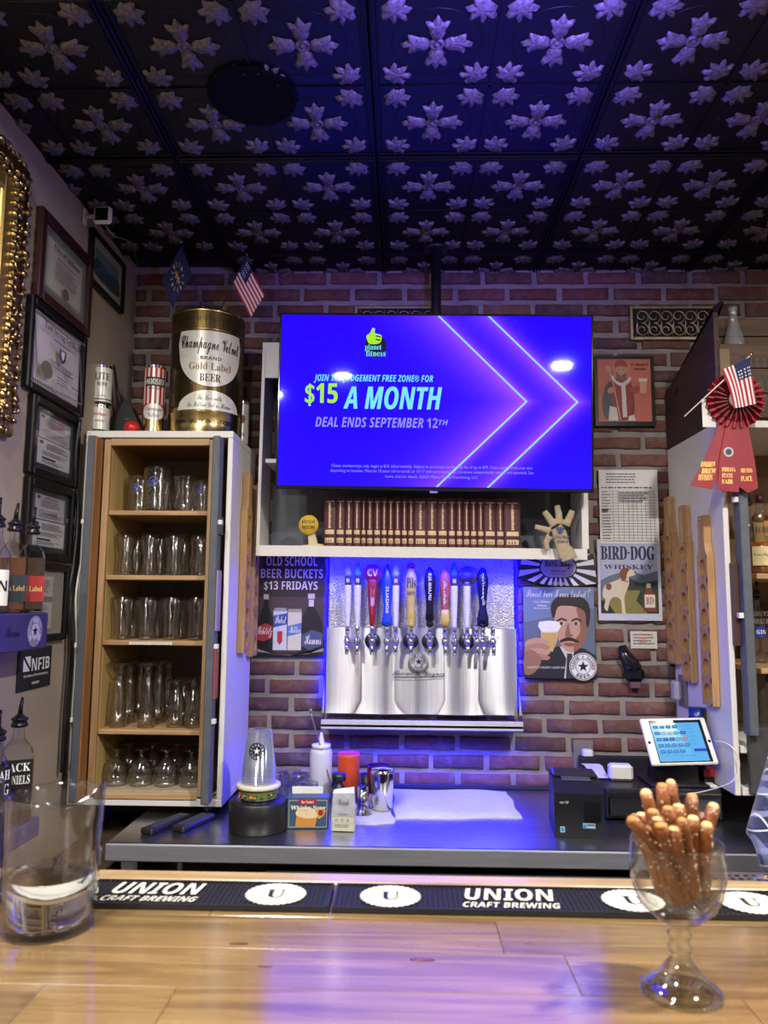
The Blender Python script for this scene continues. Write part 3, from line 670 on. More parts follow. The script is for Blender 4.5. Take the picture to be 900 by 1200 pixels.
# --- flight paddles hung on the cabinet side and on the right-hand cabinet
def paddle_mesh(holes=6, pitch=.078, w=.086, th=.024, hand=.13, hole_r=.028):
    """lies in the local x (width), z (length, hanging from the handle at the top), face towards -y"""
    b = MB(); n = 16; H = holes * pitch
    for k in range(holes):
        cz = -hand - pitch * (k + .5); ring = []; sq = []
        for i in range(n):
            a = 2 * pi * (i + .5) / n; ring.append((hole_r * cos(a), cz + hole_r * sin(a)))
            m_ = max(abs(cos(a)), abs(sin(a))); sq.append((cos(a) / m_ * w / 2, cz + sin(a) / m_ * pitch / 2))
        vs = [(x, 0, z) for x, z in sq] + [(x, 0, z) for x, z in ring] + [(x * .97, th * .75, cz + (z - cz) * .97) for x, z in ring]
        fs = [(i, (i + 1) % n, n + (i + 1) % n, n + i) for i in range(n)] + [(n + i, n + (i + 1) % n, 2 * n + (i + 1) % n, 2 * n + i) for i in range(n)] + [tuple(range(2 * n, 3 * n))]
        b.add(vs, fs, PADW)
    hw = w * .3
    out = [(-hw * .85, 0), (hw * .85, 0), (hw, -.012), (hw, -hand + .04), (w / 2 * .8, -hand + .012), (w / 2, -hand), (w / 2, -hand - H), (-w / 2, -hand - H), (-w / 2, -hand), (-w / 2 * .8, -hand + .012), (-hw, -hand + .04), (-hw, -.012)]
    m = len(out)
    b.add([(x, 0, z) for x, z in out] + [(x, th, z) for x, z in out], [(i, (i + 1) % m, (i + 1) % m + m, i + m) for i in range(m)] + [tuple(range(m, 2 * m))], PADW)
    hd = [out[8], out[9], out[10], out[11], out[0], out[1], out[2], out[3], out[4], out[5]]
    b.add([(x, 0, z) for x, z in hd], [tuple(range(len(hd)))], PADW)
    return b
def paddle(label, loc, rotz, sc_, group, tilt=0):
    t = thing('flight_paddle', label, 'paddle', loc, group=group, rot=(0, tilt, rotz)); t.scale = (1, 1, sc_)
    paddle_mesh().build('board', t, recalc=False)
    MB().tube([(0, .022, -.012), (0, -.006, -.012)], .003, BRASS, 6).build('screw', t); return t
LX = -.592
paddle('oak tasting flight paddle nearer the front on the white cabinet side', (LX + .026, 2.755, atX(281, 545, LX + .02).z), pi / 2, 1.09, 'paddles on the left cabinet', radians(0))
paddle('oak tasting flight paddle behind the first on the white cabinet side', (LX + .026, 2.915, atX(290, 560, LX + .02).z), pi / 2, 1.09, 'paddles on the left cabinet')

# ================================================================ ON TOP OF THE CABINET
TOPZ = cz1 + .0005
def can(name, label, px, Y, z, r, h, skins, cat='can', group=None):
    """skins: (z0,z1,mat) bands up the can body"""
    X = sx_(px, 480, Y); t = thing(name, label, cat, (X, Y, z), atan2(-X, Y), group=group)
    b = MB(); zs = []
    for a, c_, mt in skins: b.shell([(r, a * h), (r, c_ * h)], mt, 28)
    b.shell([(.0001, .004), (r * .78, .003), (r * .84, 0), (r, h * .035)], CHROME, 28) if skins[0][0] > 0 else None
    b.build('body', t)
    MB().lathe([(r * .9, h * .995), (r * .93, h * 1.012), (r * .88, h * 1.015), (r * .86, h), (.0001, h)], CHROME, 28).build('lid', t)
    return t, X, r, h
def wrap_text(s, r, zc, h, wdt, mt, font, mid=0.0, parent=None, b=None, rise=0.0):
    """lettering bent around an upright cylinder, facing the camera"""
    vs, fs = text_mesh(s, font); n = b or MB()
    n.add([((r + .0008) * sin(mid + (u - .5) * wdt / r), -(r + .0008) * cos(mid + (u - .5) * wdt / r), zc + (v - .5) * h + rise * (u - .5)) for u, v in vs], fs, mt)
    return n
def wrap_shape(b, pts, r, mt, off=.0004):                    # pts: (arc metres, z)
    b.add([((r + off) * sin(x / r), -(r + off) * cos(x / r), z) for x, z in pts], [tuple(range(len(pts)))], mt)
def wrap_grid(b, f, r, a0, a1, n, mt, off=.0004):            # f(x)->(z0,z1) filled patch on the cylinder
    vs = []
    for i in range(n + 1): x = a0 + (a1 - a0) * i / n; lo, hi = f(x); vs += [((r + off) * sin(x / r), -(r + off) * cos(x / r), lo), ((r + off) * sin(x / r), -(r + off) * cos(x / r), hi)]
    b.add(vs, [(2 * i, 2 * i + 2, 2 * i + 3, 2 * i + 1) for i in range(n)], mt)
CREAM = mat('can_cream', srgb(214, 212, 204), .3, metal=.1); GREEN = ink(20, 70, 60); REDP = mat('can_red', srgb(168, 24, 36), .3)
# two stacked beer cans
hA = .118; rA = .036; Yc = 2.68
t, X, r, h = can('beer_can', 'white and green beer can at the bottom of the stack of two', 117, Yc, TOPZ, rA, hA, [(.035, .10, GREEN), (.10, .16, CREAM), (.16, .22, GREEN), (.22, .9, CREAM), (.9, 1, CHROME)], group='stacked cans')
b = wrap_text('Steinlager', r, h * .68, .016, .05, ink(190, 50, 40), 'serif'); wrap_text('IMPORTED', r, h * .48, .006, .03, TEXTB, 'bold', b=b); b.build('lettering', t, recalc=False)
t, X, r, h = can('beer_can', 'white LITE beer can on top of the stack of two', 118, Yc, TOPZ + hA * 1.016, rA, .145, [(.035, .06, GREEN), (.06, .10, CREAM), (.10, .13, GREEN), (.13, .93, CREAM), (.93, 1, CHROME)], group='stacked cans')
b = wrap_text('LITE', r, h * .70, .026, .056, TEXTB, 'serif'); wrap_text('BEER', r, h * .50, .013, .036, TEXTB, 'serif', b=b); wrap_text('A FINE PILSNER BEER', r, h * .2, .005, .03, TEXTB, 'plain', b=b); b.build('lettering', t, recalc=False)
# red and white tall can
t, X, r, h = can('tall_beer_can', 'tall red and white striped can with a gold and blue foot', 180, 2.68, TOPZ, .038, .262, [(.03, .075, ink(60, 140, 180)), (.075, .27, GOLDM), (.27, .97, REDP), (.97, 1, CHROME)])
b = MB()
for k in range(8):
    x = (k - 3.5) * .0175
    wrap_grid(b, lambda q: (h * .45, h * .96), r, x, x + .0085, 2, CREAM)
wrap_grid(b, lambda q: (h * .70, h * .83), r, -.036, .044, 12, TEXTB, .0008)
wrap_text('HOOSIER', r, h * .765, .022, .07, TEXTW, 'bold', b=b, mid=.08); wrap_text('RED ALE', r, h * .67, .008, .04, TEXTB, 'bold', b=b)
wrap_grid(b, lambda q: (h * .34 - .030 * sqrt(max(0, 1 - (q / .044) ** 2)), h * .34 + .030 * sqrt(max(0, 1 - (q / .044) ** 2))), r, -.044, .044, 14, CREAM, .0006)
wrap_text('Champagne', r, h * .375, .016, .06, ink(40, 60, 110), 'serif', b=b, mid=.0); wrap_text('Velvet', r, h * .29, .016, .04, ink(40, 60, 110), 'serif', b=b)
b.build('lettering', t, recalc=False)
# second tall can behind the giant one
t, X, r, h = can('tall_beer_can', 'pale printed can half hidden behind the giant gold can', 289.5, 2.90, TOPZ, .031, .19, [(.035, .12, GREEN), (.12, .94, CREAM), (.94, 1, CHROME)])
t.location.x = -.642
b = MB(); wrap_grid(b, lambda q: (h * .62 - sqrt(max(0, .018 ** 2 - q * q)), h * .62 + sqrt(max(0, .018 ** 2 - q * q))), r, -.018, .018, 10, ink(150, 60, 50), .0006); wrap_text('BEER', r, h * .3, .012, .03, TEXTB, 'bold', b=b); b.build('lettering', t, recalc=False)
# giant can
gY = 2.74; gr = .1345; gz1 = atY(243, 357, gY - gr).z; gh = gz1 - TOPZ - .012
t = thing('giant_beer_can', 'giant gold Champagne Velvet beer can with two little flags in its top', 'can', (sx_(243, 430, gY) , gY, TOPZ), radians(20))
b = MB(); b.lathe([(.0001, 0), (gr - .004, 0), (gr + .001, .004), (gr + .001, .012), (gr - .001, .016), (gr - .001, gh * .175), (gr + .0008, gh * .18), (gr + .0008, gh * .186), (gr - .001, gh * .19), (gr - .001, gh * .83), (gr + .0008, gh * .835), (gr + .0008, gh * .842), (gr - .001, gh * .846), (gr - .001, gh - .012), (gr + .002, gh - .006), (gr + .002, gh), (gr - .002, gh + .003)], GOLDM, 48)
b.build('body', t)
MB().lathe([(gr - .004, gh - .001), (gr - .006, gh - .004), (.0001, gh - .004)], BRASS, 40).build('lid', t)
b = MB(); DG = ink(60, 48, 24)
wrap_grid(b, lambda q: (gh * .842, gh * .985), gr, -.18, .18, 30, mat('can_dark_gold', srgb(92, 76, 40), .3, .8), .0012)
wrap_grid(b, lambda q: (gh * .225, gh * .84), gr, -.175, .175, 30, mat('can_black_gold', srgb(70, 58, 34), .3, .8), .0004)
elw = .125
def big(q): e = sqrt(max(0, 1 - (q / elw) ** 2)); return (gh * .72 - gh * .345 * e ** .9, gh * .72 + gh * .10 * min(1, e * 3))
wrap_grid(b, big, gr, -elw, elw, 30, CREAM, .0016)
def low(q): e = sqrt(max(0, 1 - (q / .12) ** 2)); return (gh * .19, gh * .19 + gh * .155 * e)
wrap_grid(b, low, gr, -.12, .12, 30, CREAM, .0016)
R2 = gr + .0014
wrap_text('Champagne Velvet', R2, gh * .70, gh * .145, .225, TEXTB, 'script', b=b, rise=-.012); wrap_text('Champagne Velvet', R2 + .0003, gh * .696, gh * .146, .2255, TEXTB, 'script', b=b, rise=-.012); wrap_text('Champagne Velvet', R2 + .0002, gh * .6985, gh * .146, .2275, TEXTB, 'script', b=b, rise=-.012)
wrap_text('BRAND', R2, gh * .60, gh * .028, .075, TEXTB, 'bold', b=b)
wrap_text('Gold Label', R2, gh * .535, gh * .06, .155, ink(130, 100, 50), 'serif', b=b); wrap_text('BEER', R2, gh * .445, gh * .06, .075, TEXTB, 'serif', b=b)
wrap_text('The Beer with', R2, gh * .285, gh * .04, .085, TEXTB, 'script', b=b); wrap_text('the Million Dollar Flavor', R2, gh * .232, gh * .04, .16, TEXTB, 'script', b=b)
wrap_text('UNIFORM QUALITY ALWAYS', gr + .001, gh * .915, gh * .035, .25, ink(20, 18, 14), 'bold', b=b); wrap_text('TERRE HAUTE, IND. - CONTENTS', gr, gh * .10, gh * .035, .26, ink(20, 18, 14), 'bold', b=b)
b.build('label', t, recalc=False)
gx0, gzt = t.location.x, TOPZ + gh - .004
MB().tube([(gx0 - .02, gY - .02, gzt), (gx0 - .03, gY - .03, gzt + .02), (gx0 - .015, gY - .03, gzt + .05)], [.004, .012, .003], ink(190, 190, 195), 8).build('figurine') 
fg = bpy.data.objects['figurine']; tag(fg, 'tiny pale figurine standing on the giant can between the flags', 'figurine')
b = fg

def flag_cloth(w_, h_, nx, ny, colf, wave=.006, seed=0):
    mb = MB(); vs = []
    for j in range(ny + 1):
        for i in range(nx + 1): u = i / nx; v = j / ny; vs.append((u * w_, wave * sin(u * 7 + v * 3 + seed) * (.3 + u), -v * h_))
    cells = {}
    for j in range(ny):
        for i in range(nx): cells.setdefault(colf((i + .5) / nx, (j + .5) / ny), []).append((j * (nx + 1) + i, j * (nx + 1) + i + 1, (j + 1) * (nx + 1) + i + 1, (j + 1) * (nx + 1) + i))
    for mt, fs in cells.items():
        mb.add(vs, fs, mt, True)
    return mb
FR = ink(170, 30, 48, .8); FW = ink(225, 220, 222, .8); FB = ink(28, 36, 84, .8)
def us(u, v):
    if u < .4 and v < 7 / 13: return FW if (int(u * 40) % 3 == 1 and int(v * 30) % 3 == 1) else FB
    return FR if int(v * 13) % 2 == 0 else FW
def stick_flag(name, label, base, tip, kind, drop, seed=0):
    t = thing(name, label, 'flag', base); d = Vector(tip) - Vector(base); L_ = d.length; q = d.normalized()
    MB().tube([(0, 0, 0), tuple(d)], .0022, ink(40, 30, 24), 6).build('stick', t); MB().sphere(tuple(d), .005, BRASS, 8).build('finial', t)
    e1 = -q                                              # hoist runs down the stick
    fly = Vector((drop, 0, -1)).normalized()             # cloth hangs nearly straight down
    if kind == 'us': b = flag_cloth(.16, .11, 30, 26, us, .006, seed)
    else:
        ST = ink(196, 168, 92, .7)
        def ind(u, v):
            du, dv = (u - .5) * 1.5, v - .5; rr = sqrt(du * du + dv * dv); a = atan2(dv, du)
            if rr < .42 and rr > .3 and abs((a / (2 * pi) * 12) % 1 - .5) > .36: return ST
            if abs(du) < .04 and abs(dv) < .2: return ST
            if rr < .2 and abs((a / (2 * pi) * 8) % 1 - .5) > .42: return ST
            return FB
        b = flag_cloth(.15, .12, 36, 24, ind, .006, seed)
    # local x (fly) -> fly, local -z (hoist) -> down the stick, from just under the tip
    nrm = fly.cross(e1).normalized(); o_ = d - q * .012
    vs = []
    for x, y, z in b.v: vs.append(tuple(o_ + fly * x + e1 * (-z) + nrm * y * 1.6))
    b.v = vs; b.build('cloth', t, recalc=False); return t
zs = gzt
stick_flag('state_flag', 'small dark blue flag with gold torch and stars in the giant can', (gx0 - .008, gY, zs), tuple(atY(212, 284, gY - .02)), 'in', -.50)
stick_flag('national_flag', 'small stars and stripes flag on a stick in the giant can', (gx0 + .022, gY, zs), tuple(atY(289, 298, gY - .02)), 'us', .52, 1)
# red ball and the black router with its aerial
MB().sphere((0, 0, .0265), .0275, mat('red_rubber', srgb(190, 28, 30), .35), 18).build('red_ball'); o = bpy.data.objects['red_ball']; o.location = (sx_(155, 492, 2.64), 2.64, TOPZ); tag(o, 'small red ball on the cabinet top between the cans', 'ball')
rY = 2.78; t = thing('wifi_router', 'black router with one long aerial behind the red ball', 'router', (sx_(146, 480, rY), rY, TOPZ))
b = MB().prism([(-.03, 0), (.075, 0), (.075, .05), (.03, .14), (.0, .16), (-.025, .10)], -.02, .03, BLACK, M=None); b.build('body', t)
MB().tube([(.0, 0, .1), (-.03, -.005, .20), (-.045, -.01, .30)], [.010, .006, .004], BLACK, 8).build('aerial', t)
b = MB(); [b.box((.02 + .006 * k, -.0205, .09 - k * .014), (.018, .001, .004), ink(90, 90, 96)) for k in range(4)]; b.build('indicator_lights', t)
# cable down the left side of the cabinet
cb = MB(); pts = [atX(94, 492, WX + .03), atX(88, 540, WX + .018), atX(91, 600, WX + .02), atX(86, 660, WX + .02), atX(80, 700, WX + .02), atX(81, 760, WX + .02), atX(76, 830, WX + .02), atX(72, 905, WX + .02)]
cb.tube([tuple(p) for p in spline([tuple(p) for p in pts], 5, False)], .006, BLACK, 8)
o = cb.build('power_cable'); tag(o, 'thick black cable running down the wall beside the white cabinet', 'cable')
cb = MB(); cb.tube([tuple(p + Vector((.012, .03, 0))) for p in [Vector(q) for q in spline([tuple(p) for p in pts[3:]], 5, False)]], .0035, ink(200, 200, 200), 6)
o = cb.build('data_cable'); tag(o, 'thin white cable beside the thick black one on the left wall', 'cable')

# ================================================================ LEFT WALL
def wall_frame(name, label, cat, y0, y1, z0, z1, fw, th, fm, matm=None, matw=0.0, art=None, gap=.0):
    """framed picture on the left wall; local x runs away from the camera, local -y faces the room"""
    w_, h_ = y1 - y0, z1 - z0
    t = thing(name, label, cat, (WX + .002, (y0 + y1) / 2, (z0 + z1) / 2), pi / 2)
    b = MB()
    for s_ in (-1, 1):
        b.box((s_ * (w_ - fw) / 2, -th / 2, 0), (fw, th, h_), fm, bev=.004); b.box((0, -th / 2, s_ * (h_ - fw) / 2), (w_ - 2 * fw, th, fw), fm, bev=.004)
    b.build('frame', t)
    MB().box((0, -th * .25, 0), (w_ - 2 * fw, th * .3, h_ - 2 * fw), matm or PAPER).build('mount', t)
    a = Art(w_ - 2 * fw - 2 * matw, h_ - 2 * fw - 2 * matw, -th * .42); art(a); a.build('certificate' if cat != 'picture' else 'print', t)
    MB().box((0, -th * .62, 0), (w_ - 2 * fw, .0015, h_ - 2 * fw), PANE).build('pane', t); return t
MAROON = wood('maroon_frame', srgb(42, 20, 20), srgb(58, 28, 26), .3, axis=2); BLKF = mat('black_frame', srgb(13, 12, 14), .35, spec=.25)
def cert1(a):
    a.rect(0, 0, 1, 1, ink(158, 152, 130)); a.rect(.04, .05, .96, .95, ink(192, 188, 168))
    for k in range(22): a.rect(.02 + k * .0445, .015, .04 + k * .0445, .045, ink(110, 108, 90)); a.rect(.02 + k * .0445, .955, .04 + k * .0445, .985, ink(110, 108, 90))
    a.text('City of Indiana', .15, .12, .85, .24, TEXTB, 'serif'); a.greek(.25, .32, .75, .37, 1, TEXTB); a.greek(.2, .42, .8, .75, 7, TEXTB, .3, .2); a.ell(.5, .86, .08, .1, ink(90, 88, 70))
def cert2(a):
    a.rect(0, 0, 1, 1, ink(222, 214, 212))
    for k in range(26):
        for yy in (.035, .965): a.ell(.03 + k * .0375, yy, .016, .024, ink(120, 112, 112), 8)
        for xx in (.025, .975): a.ell(xx, .04 + k * .0365, .014, .02, ink(120, 112, 112), 8)
    a.text('Food Serving Certificate', .12, .12, .88, .25, TEXTB, 'serif'); a.greek(.3, .29, .7, .32, 1, TEXTB)
    a.poly([(.43, .36), (.57, .36), (.56, .5), (.5, .56), (.44, .5)], ink(40, 40, 44)); a.poly([(.46, .38), (.54, .38), (.53, .47), (.5, .52), (.47, .47)], ink(222, 214, 212))
    a.greek(.25, .60, .75, .70, 3, TEXTB); a.ell(.2, .78, .11, .12, ink(110, 100, 84)); a.greek(.4, .78, .66, .9, 3, ink(90, 90, 90)); a.greek(.72, .8, .94, .84, 1, TEXTB)
def cert3(a):
    G = ink(168, 168, 172)
    a.rect(0, 0, 1, 1, ink(72, 74, 84)); a.rect(.10, .02, .92, .48, G); a.rect(.08, .5, .95, .98, ink(190, 190, 192))
    a.ell(.18, .07, .05, .035, ink(60, 60, 70)); a.text('CERTIFICATE', .34, .05, .72, .085, TEXTB, 'bold'); a.greek(.25, .12, .85, .25, 4, ink(80, 80, 84)); a.greek(.2, .3, .85, .45, 4, ink(110, 110, 112))
    a.ell(.17, .57, .05, .035, ink(50, 50, 56)); a.greek(.3, .55, .9, .68, 5, ink(80, 80, 84)); a.greek(.2, .72, .9, .80, 3, ink(90, 90, 90)); a.rect(.2, .84, .55, .87, TEXTB); a.greek(.2, .9, .8, .96, 2, ink(90, 90, 90))
def cert4(a): cert3(a); a.rect(.3, .34, .7, .37, ink(110, 110, 120))
def cert5(a):
    a.rect(0, 0, 1, 1, ink(150, 142, 130)); a.rect(.05, .05, .7, .96, ink(184, 182, 178)); a.greek(.1, .12, .62, .35, 6, ink(90, 90, 92)); a.rect(.06, .4, .7, .5, ink(120, 118, 118)); a.greek(.1, .55, .62, .9, 9, ink(100, 100, 100))
wall_frame('framed_certificate', 'certificate in a maroon wood frame, topmost in the column on the left wall', 'certificate', 2.145, 2.523, 2.400, 2.684, .032, .024, MAROON, ink(120, 120, 112), .022, cert1)
wall_frame('framed_certificate', 'scallop-bordered certificate in a black frame, second from the top', 'certificate', 2.120, 2.512, 2.114, 2.396, .024, .022, BLKF, ink(30, 30, 32), .006, cert2)
wall_frame('framed_certificate', 'two stacked licences in a black frame, third from the top', 'certificate', 2.165, 2.500, 1.868, 2.108, .026, .022, BLKF, ink(40, 42, 48), .014, cert3)
wall_frame('framed_certificate', 'two licences in a black frame, fourth from the top', 'certificate', 2.170, 2.490, 1.618, 1.860, .026, .022, BLKF, ink(40, 42, 48), .014, cert4)
wall_frame('framed_certificate', 'letter in a black frame, lowest in the column above the sign', 'certificate', 2.20, 2.478, 1.370, 1.610, .022, .022, BLKF, ink(160, 152, 140), .01, cert5)
def sea(a):
    a.rect(0, 0, 1, 1, ink(90, 128, 140)); a.poly([(0, .45), (.3, .4), (.6, .48), (1, .38), (1, 1), (0, 1)], ink(48, 84, 98), 3); a.poly([(0, .72), (.4, .66), (1, .75), (1, 1), (0, 1)], ink(60, 74, 80), 3); a.poly([(.4, .3), (.55, .18), (.62, .32)], ink(120, 140, 146))
wall_frame('framed_picture', 'blue seascape print in a black frame near the corner', 'picture', 2.515, 2.832, 2.608, 2.808, .018, .02, BLKF, ink(176, 172, 164), .032, sea)
# ornate gold frame
gy0, gy1, gz0, gz1 = 1.30, 2.065, 1.93, 2.75
GF = mat('gilt_carving', (0.30, 0.21, 0.09), 0.32, 1.0, var=.35, scale=40, bump=.4, bscale=120); GI = mat('gilt_flat', (0.62, 0.44, 0.14), 0.3, .9, var=.1, scale=6)
t = thing('ornate_frame', 'wide carved gold frame cut off by the left edge', 'picture frame', (WX + .002, (gy0 + gy1) / 2, (gz0 + gz1) / 2), pi / 2)
w_, h_ = gy1 - gy0, gz1 - gz0; b = MB()
for s_ in (-1, 1):
    b.box((s_ * (w_ / 2 - .045), -.014, 0), (.07, .028, h_ - .03), GF, bev=.008); b.box((0, -.014, s_ * (h_ / 2 - .045)), (w_ - .12, .028, .07), GF, bev=.008)
b.build('moulding', t); b = MB()
for s_ in (-1, 1):
    b.box((s_ * (w_ / 2 - .105), -.012, 0), (.05, .018, h_ - .16), GI, bev=.003); b.box((0, -.012, s_ * (h_ / 2 - .105)), (w_ - .26, .018, .05), GI, bev=.003)
b.build('inner_slip', t)
MB().box((0, -.008, 0), (w_ - .24, .01, h_ - .24), mat('mirror', (.8, .8, .82), .03, 1.0, var=0)).build('mirror_glass', t)
b = MB(); rc = random.Random(5)
def curl(cx, cz, s_, a, fl): 
    pts = []
    for k in range(9): th = k / 8 * 4.6; rr = s_ * (1 - k / 10); pts.append((cx + rr * cos(a + fl * th) , -.030 - .006 * sin(k / 8 * pi), cz + rr * sin(a + fl * th)))
    b.tube(pts, [s_ * .30 * (1.1 - k / 9) + .001 for k in range(9)], GF, 6)
def run(x0, z0, x1, z1):
    L_ = sqrt((x1 - x0) ** 2 + (z1 - z0) ** 2); n = int(L_ / .030)
    for k in range(n):
        f = (k + .5) / n; x = x0 + (x1 - x0) * f; z = z0 + (z1 - z0) * f; a = rc.uniform(0, 6.3)
        nx, nz = (z1 - z0) / L_, -(x1 - x0) / L_; o1 = .020 * (1 if k % 2 else -1)
        curl(x + nx * o1, z + nz * o1, rc.uniform(.012, .019), a, 1 if k % 2 else -1)
        b.sphere((x - nx * o1, -.032, z - nz * o1), rc.uniform(.007, .012), GF, 8, 1.3, 1, 1)
        b.sphere((x + nx * .036, -.024, z + nz * .036), rc.uniform(.008, .013), GF, 8)
e = .045
run(w_ / 2 - e, h_ / 2 - e, w_ / 2 - e, -h_ / 2 + e); run(-w_ / 2 + e, -h_ / 2 + e, -w_ / 2 + e, h_ / 2 - e); run(-w_ / 2 + e, h_ / 2 - e, w_ / 2 - e, h_ / 2 - e); run(w_ / 2 - e, -h_ / 2 + e, -w_ / 2 + e, -h_ / 2 + e)
b.build('carving', t)
# black sign NFIB
t = thing('wall_sign', 'black NFIB sign on the left wall below the certificates', 'sign', (WX + .001, 2.309, 1.293), pi / 2)
MB().box((0, -.003, 0), (.204, .006, .124), mat('sign_black', srgb(34, 36, 42), .5), bev=.001).build('panel', t)
a = Art(.204, .124, -.0062); a.poly([(.12, .55), (.12, .25), (.32, .55)], TEXTW); a.poly([(.15, .2), (.33, .2), (.33, .48)], TEXTW); a.text('NFIB', .37, .26, .93, .56, TEXTW, 'bold')
a.text('The Voice of Small Business.', .14, .63, .9, .71, TEXTW, 'ital'); a.text('MEMBER', .4, .82, .62, .88, TEXTW, 'bold'); a.build('lettering', t)
# liquor ledges and bottles
LEDGE = mat('ledge_blue', srgb(58, 50, 104), .45)
def ledge(label, y1, z, X, hh, lg):
    t = thing('liquor_ledge', label, 'shelf', (WX, 1.7, z)); d = X - WX; L_ = y1 - 1.35
    MB().box((d / 2 + .001, y1 - 1.7 - L_ / 2, -hh / 2), (d - .002, L_, hh), LEDGE, bev=.003).build('box', t)
    if lg:
        q = Art(.11, .105, -.0008); q.seal(.5, .5, .041, ink(40, 34, 80), ink(190, 186, 210)); q.text('Thieme', -.9, .35, -.25, .6, ink(30, 26, 60), 'script')
        o = q.build('logo', t); o.rotation_euler = (0, 0, pi / 2); o.location = (d, y1 - 1.7 - .075, -hh / 2)
    return t
ledge('violet-blue ledge with a round seal under the whisky bottles', 2.135, 1.462, -1.002, .098, True)
ledge('lower ledge on the left wall, mostly hidden by the pitcher', 2.12, .915, -.985, .05, False)
def bottle(name, label, loc, prof, liquid, labels, glassm, cap=None, n=20, square=False, group=None, rotz=0, cat='bottle', pour=True, lc=TEXTW):
    t = thing(name, label, cat, loc, rotz, group); k = 4 if square else n
    def body(b, pr, mt): 
        if square:
            vs = []; fs = []; m_ = 12
            for r, z in pr:
                for i in range(m_):
                    a = 2 * pi * (i + .5) / m_; mx_ = max(abs(cos(a)), abs(sin(a))); q = 1 / mx_ if r > .02 else 1; q = min(q, 1.22)
                    vs.append((r * cos(a) * q, r * sin(a) * q, z))
            for j in range(len(pr) - 1):
                for i in range(m_): fs.append((j * m_ + i, j * m_ + (i + 1) % m_, (j + 1) * m_ + (i + 1) % m_, (j + 1) * m_ + i))
            b.add(vs, fs, mt, False)
        else: b.shell(pr, mt, n)
    b = MB(); body(b, prof, glassm); b.build('glass', t)
    if liquid:
        zl, mt = liquid; pr = [(max(.0001, r - .003), max(z, .004)) for r, z in prof if z < zl]; pr.append((pr[-1][0], zl)); pr.append((.0001, zl)); b = MB(); body(b, pr, mt); b.build('liquor', t)
    top = prof[-1][1]; rt = prof[-1][0]
    if pour:
        b = MB().lathe([(rt + .001, top - .006), (rt + .006, top - .004), (rt + .006, top + .003), (rt + .003, top + .005), (rt + .003, top + .012), (rt + .006, top + .013), (rt + .006, top + .018), (rt + .002, top + .020), (.006, top + .030), (.0001, top + .031)], BLACKG, 16)
        b.tube([(0, 0, top + .028), (.001, 0, top + .048), (.004, 0, top + .072)], [.0065, .0055, .0035], cap or BLACKG, 8); b.build('pourer', t)
    elif cap: MB().lathe([(rt + .002, top - .022), (rt + .002, top + .004), (rt * .9, top + .006), (.0001, top + .006)], cap, 14).build('cap', t)
    if labels:
        b = MB(); r0 = max(r for r, z in prof)
        for (z0, z1, wd, mt, txts) in labels:
            if square:
                q = r0 + .001; b.add([(-wd / 2, -q, z0), (wd / 2, -q, z0), (wd / 2, -q, z1), (-wd / 2, -q, z1)], [(0, 1, 2, 3)], mt)
                for (s_, f, c0, c1, tm) in txts: b.text(s_, -wd * .42, z0 + (z1 - z0) * c0, wd * .42, z0 + (z1 - z0) * c1, -q - .0004, tm, f)
            else:
                wrap_grid(b, lambda x: (z0, z1), r0, -wd / 2, wd / 2, 10, mt, .0008)
                for (s_, f, c0, c1, tm) in txts: wrap_text(s_, r0 + .0006, z0 + (z1 - z0) * (c0 + c1) / 2, (z1 - z0) * (c1 - c0), wd * .84, tm, f, b=b)
        b.build('label', t, recalc=False)
    return t
CLG = thin_glass('bottle_glass', tint=(.93, .95, .94), refl=.6, base=.06, rough=.03, edge=(.35, .36, .36))
WHISKY = mat('whisky', srgb(92, 40, 14), .1, spec=.8); DARKW = mat('dark_bourbon', srgb(44, 20, 12), .1, spec=.8); GINL = thin_glass('clear_spirit', tint=(.9, .93, .93), refl=.3, base=.03)
sq = [(.0001, 0), (.034, .002), (.036, .01), (.036, .15), (.030, .17), (.016, .188), (.0135, .20), (.0135, .222)]
rd = [(.0001, 0), (.036, .002), (.038, .01), (.038, .13), (.036, .15), (.022, .175), (.015, .19), (.0135, .225)]
LZ = 1.4625
bottle('whisky_bottle', 'square whisky bottle with a dark slanted label and silver-black pourer', (-1.045, 2.005, LZ), sq, (.145, WHISKY), [(.03, .10, .07, ink(16, 30, 44), [('Black Label', 'serif', .4, .6, ink(190, 160, 90))])], CLG, square=True, rotz=radians(30), group='bottles on the ledge')
bottle('whisky_bottle', 'square whisky bottle with a red slanted label, right of the dark-labelled one', (-1.040, 2.092, LZ), sq, (.15, DARKW), [(.03, .10, .07, ink(150, 26, 28), [('Red Label', 'serif', .4, .6, ink(210, 180, 110))])], CLG, square=True, rotz=radians(30), group='bottles on the ledge')
bottle('liquor_bottle', 'clear bottle with a white label at the left edge of the ledge', (-1.045, 1.915, LZ), rd, (.10, GINL), [(.02, .11, .08, PAPER, [('GIN', 'bold', .4, .7, TEXTB)])], CLG, rotz=radians(30), group='bottles on the ledge')
LZ2 = .9455
bottle('bourbon_bottle', 'bourbon bottle with a white-lettered black label and black pourer, behind the pitcher', (-1.035, 1.965, LZ2 - .03), [(r * 1.1, z * 1.02) for r, z in rd], (.16, DARKW), [(.04, .165, .085, ink(20, 20, 26), [('ELIJAH', 'serif', .72, .93, TEXTW), ('CRAIG', 'serif', .45, .66, TEXTW)])], CLG, rotz=radians(30))
bottle('whiskey_bottle', 'square clear whiskey bottle with a black label, right of the bourbon', (-1.03, 2.065, LZ2 - .03), [(r * 1.15, z * 1.12) for r, z in sq], (.12, DARKW), [(.04, .165, .075, ink(18, 18, 20), [('JACK', 'serif', .74, .93, TEXTW), ('DANIELS', 'serif', .5, .68, TEXTW)])], CLG, square=True, rotz=radians(28))

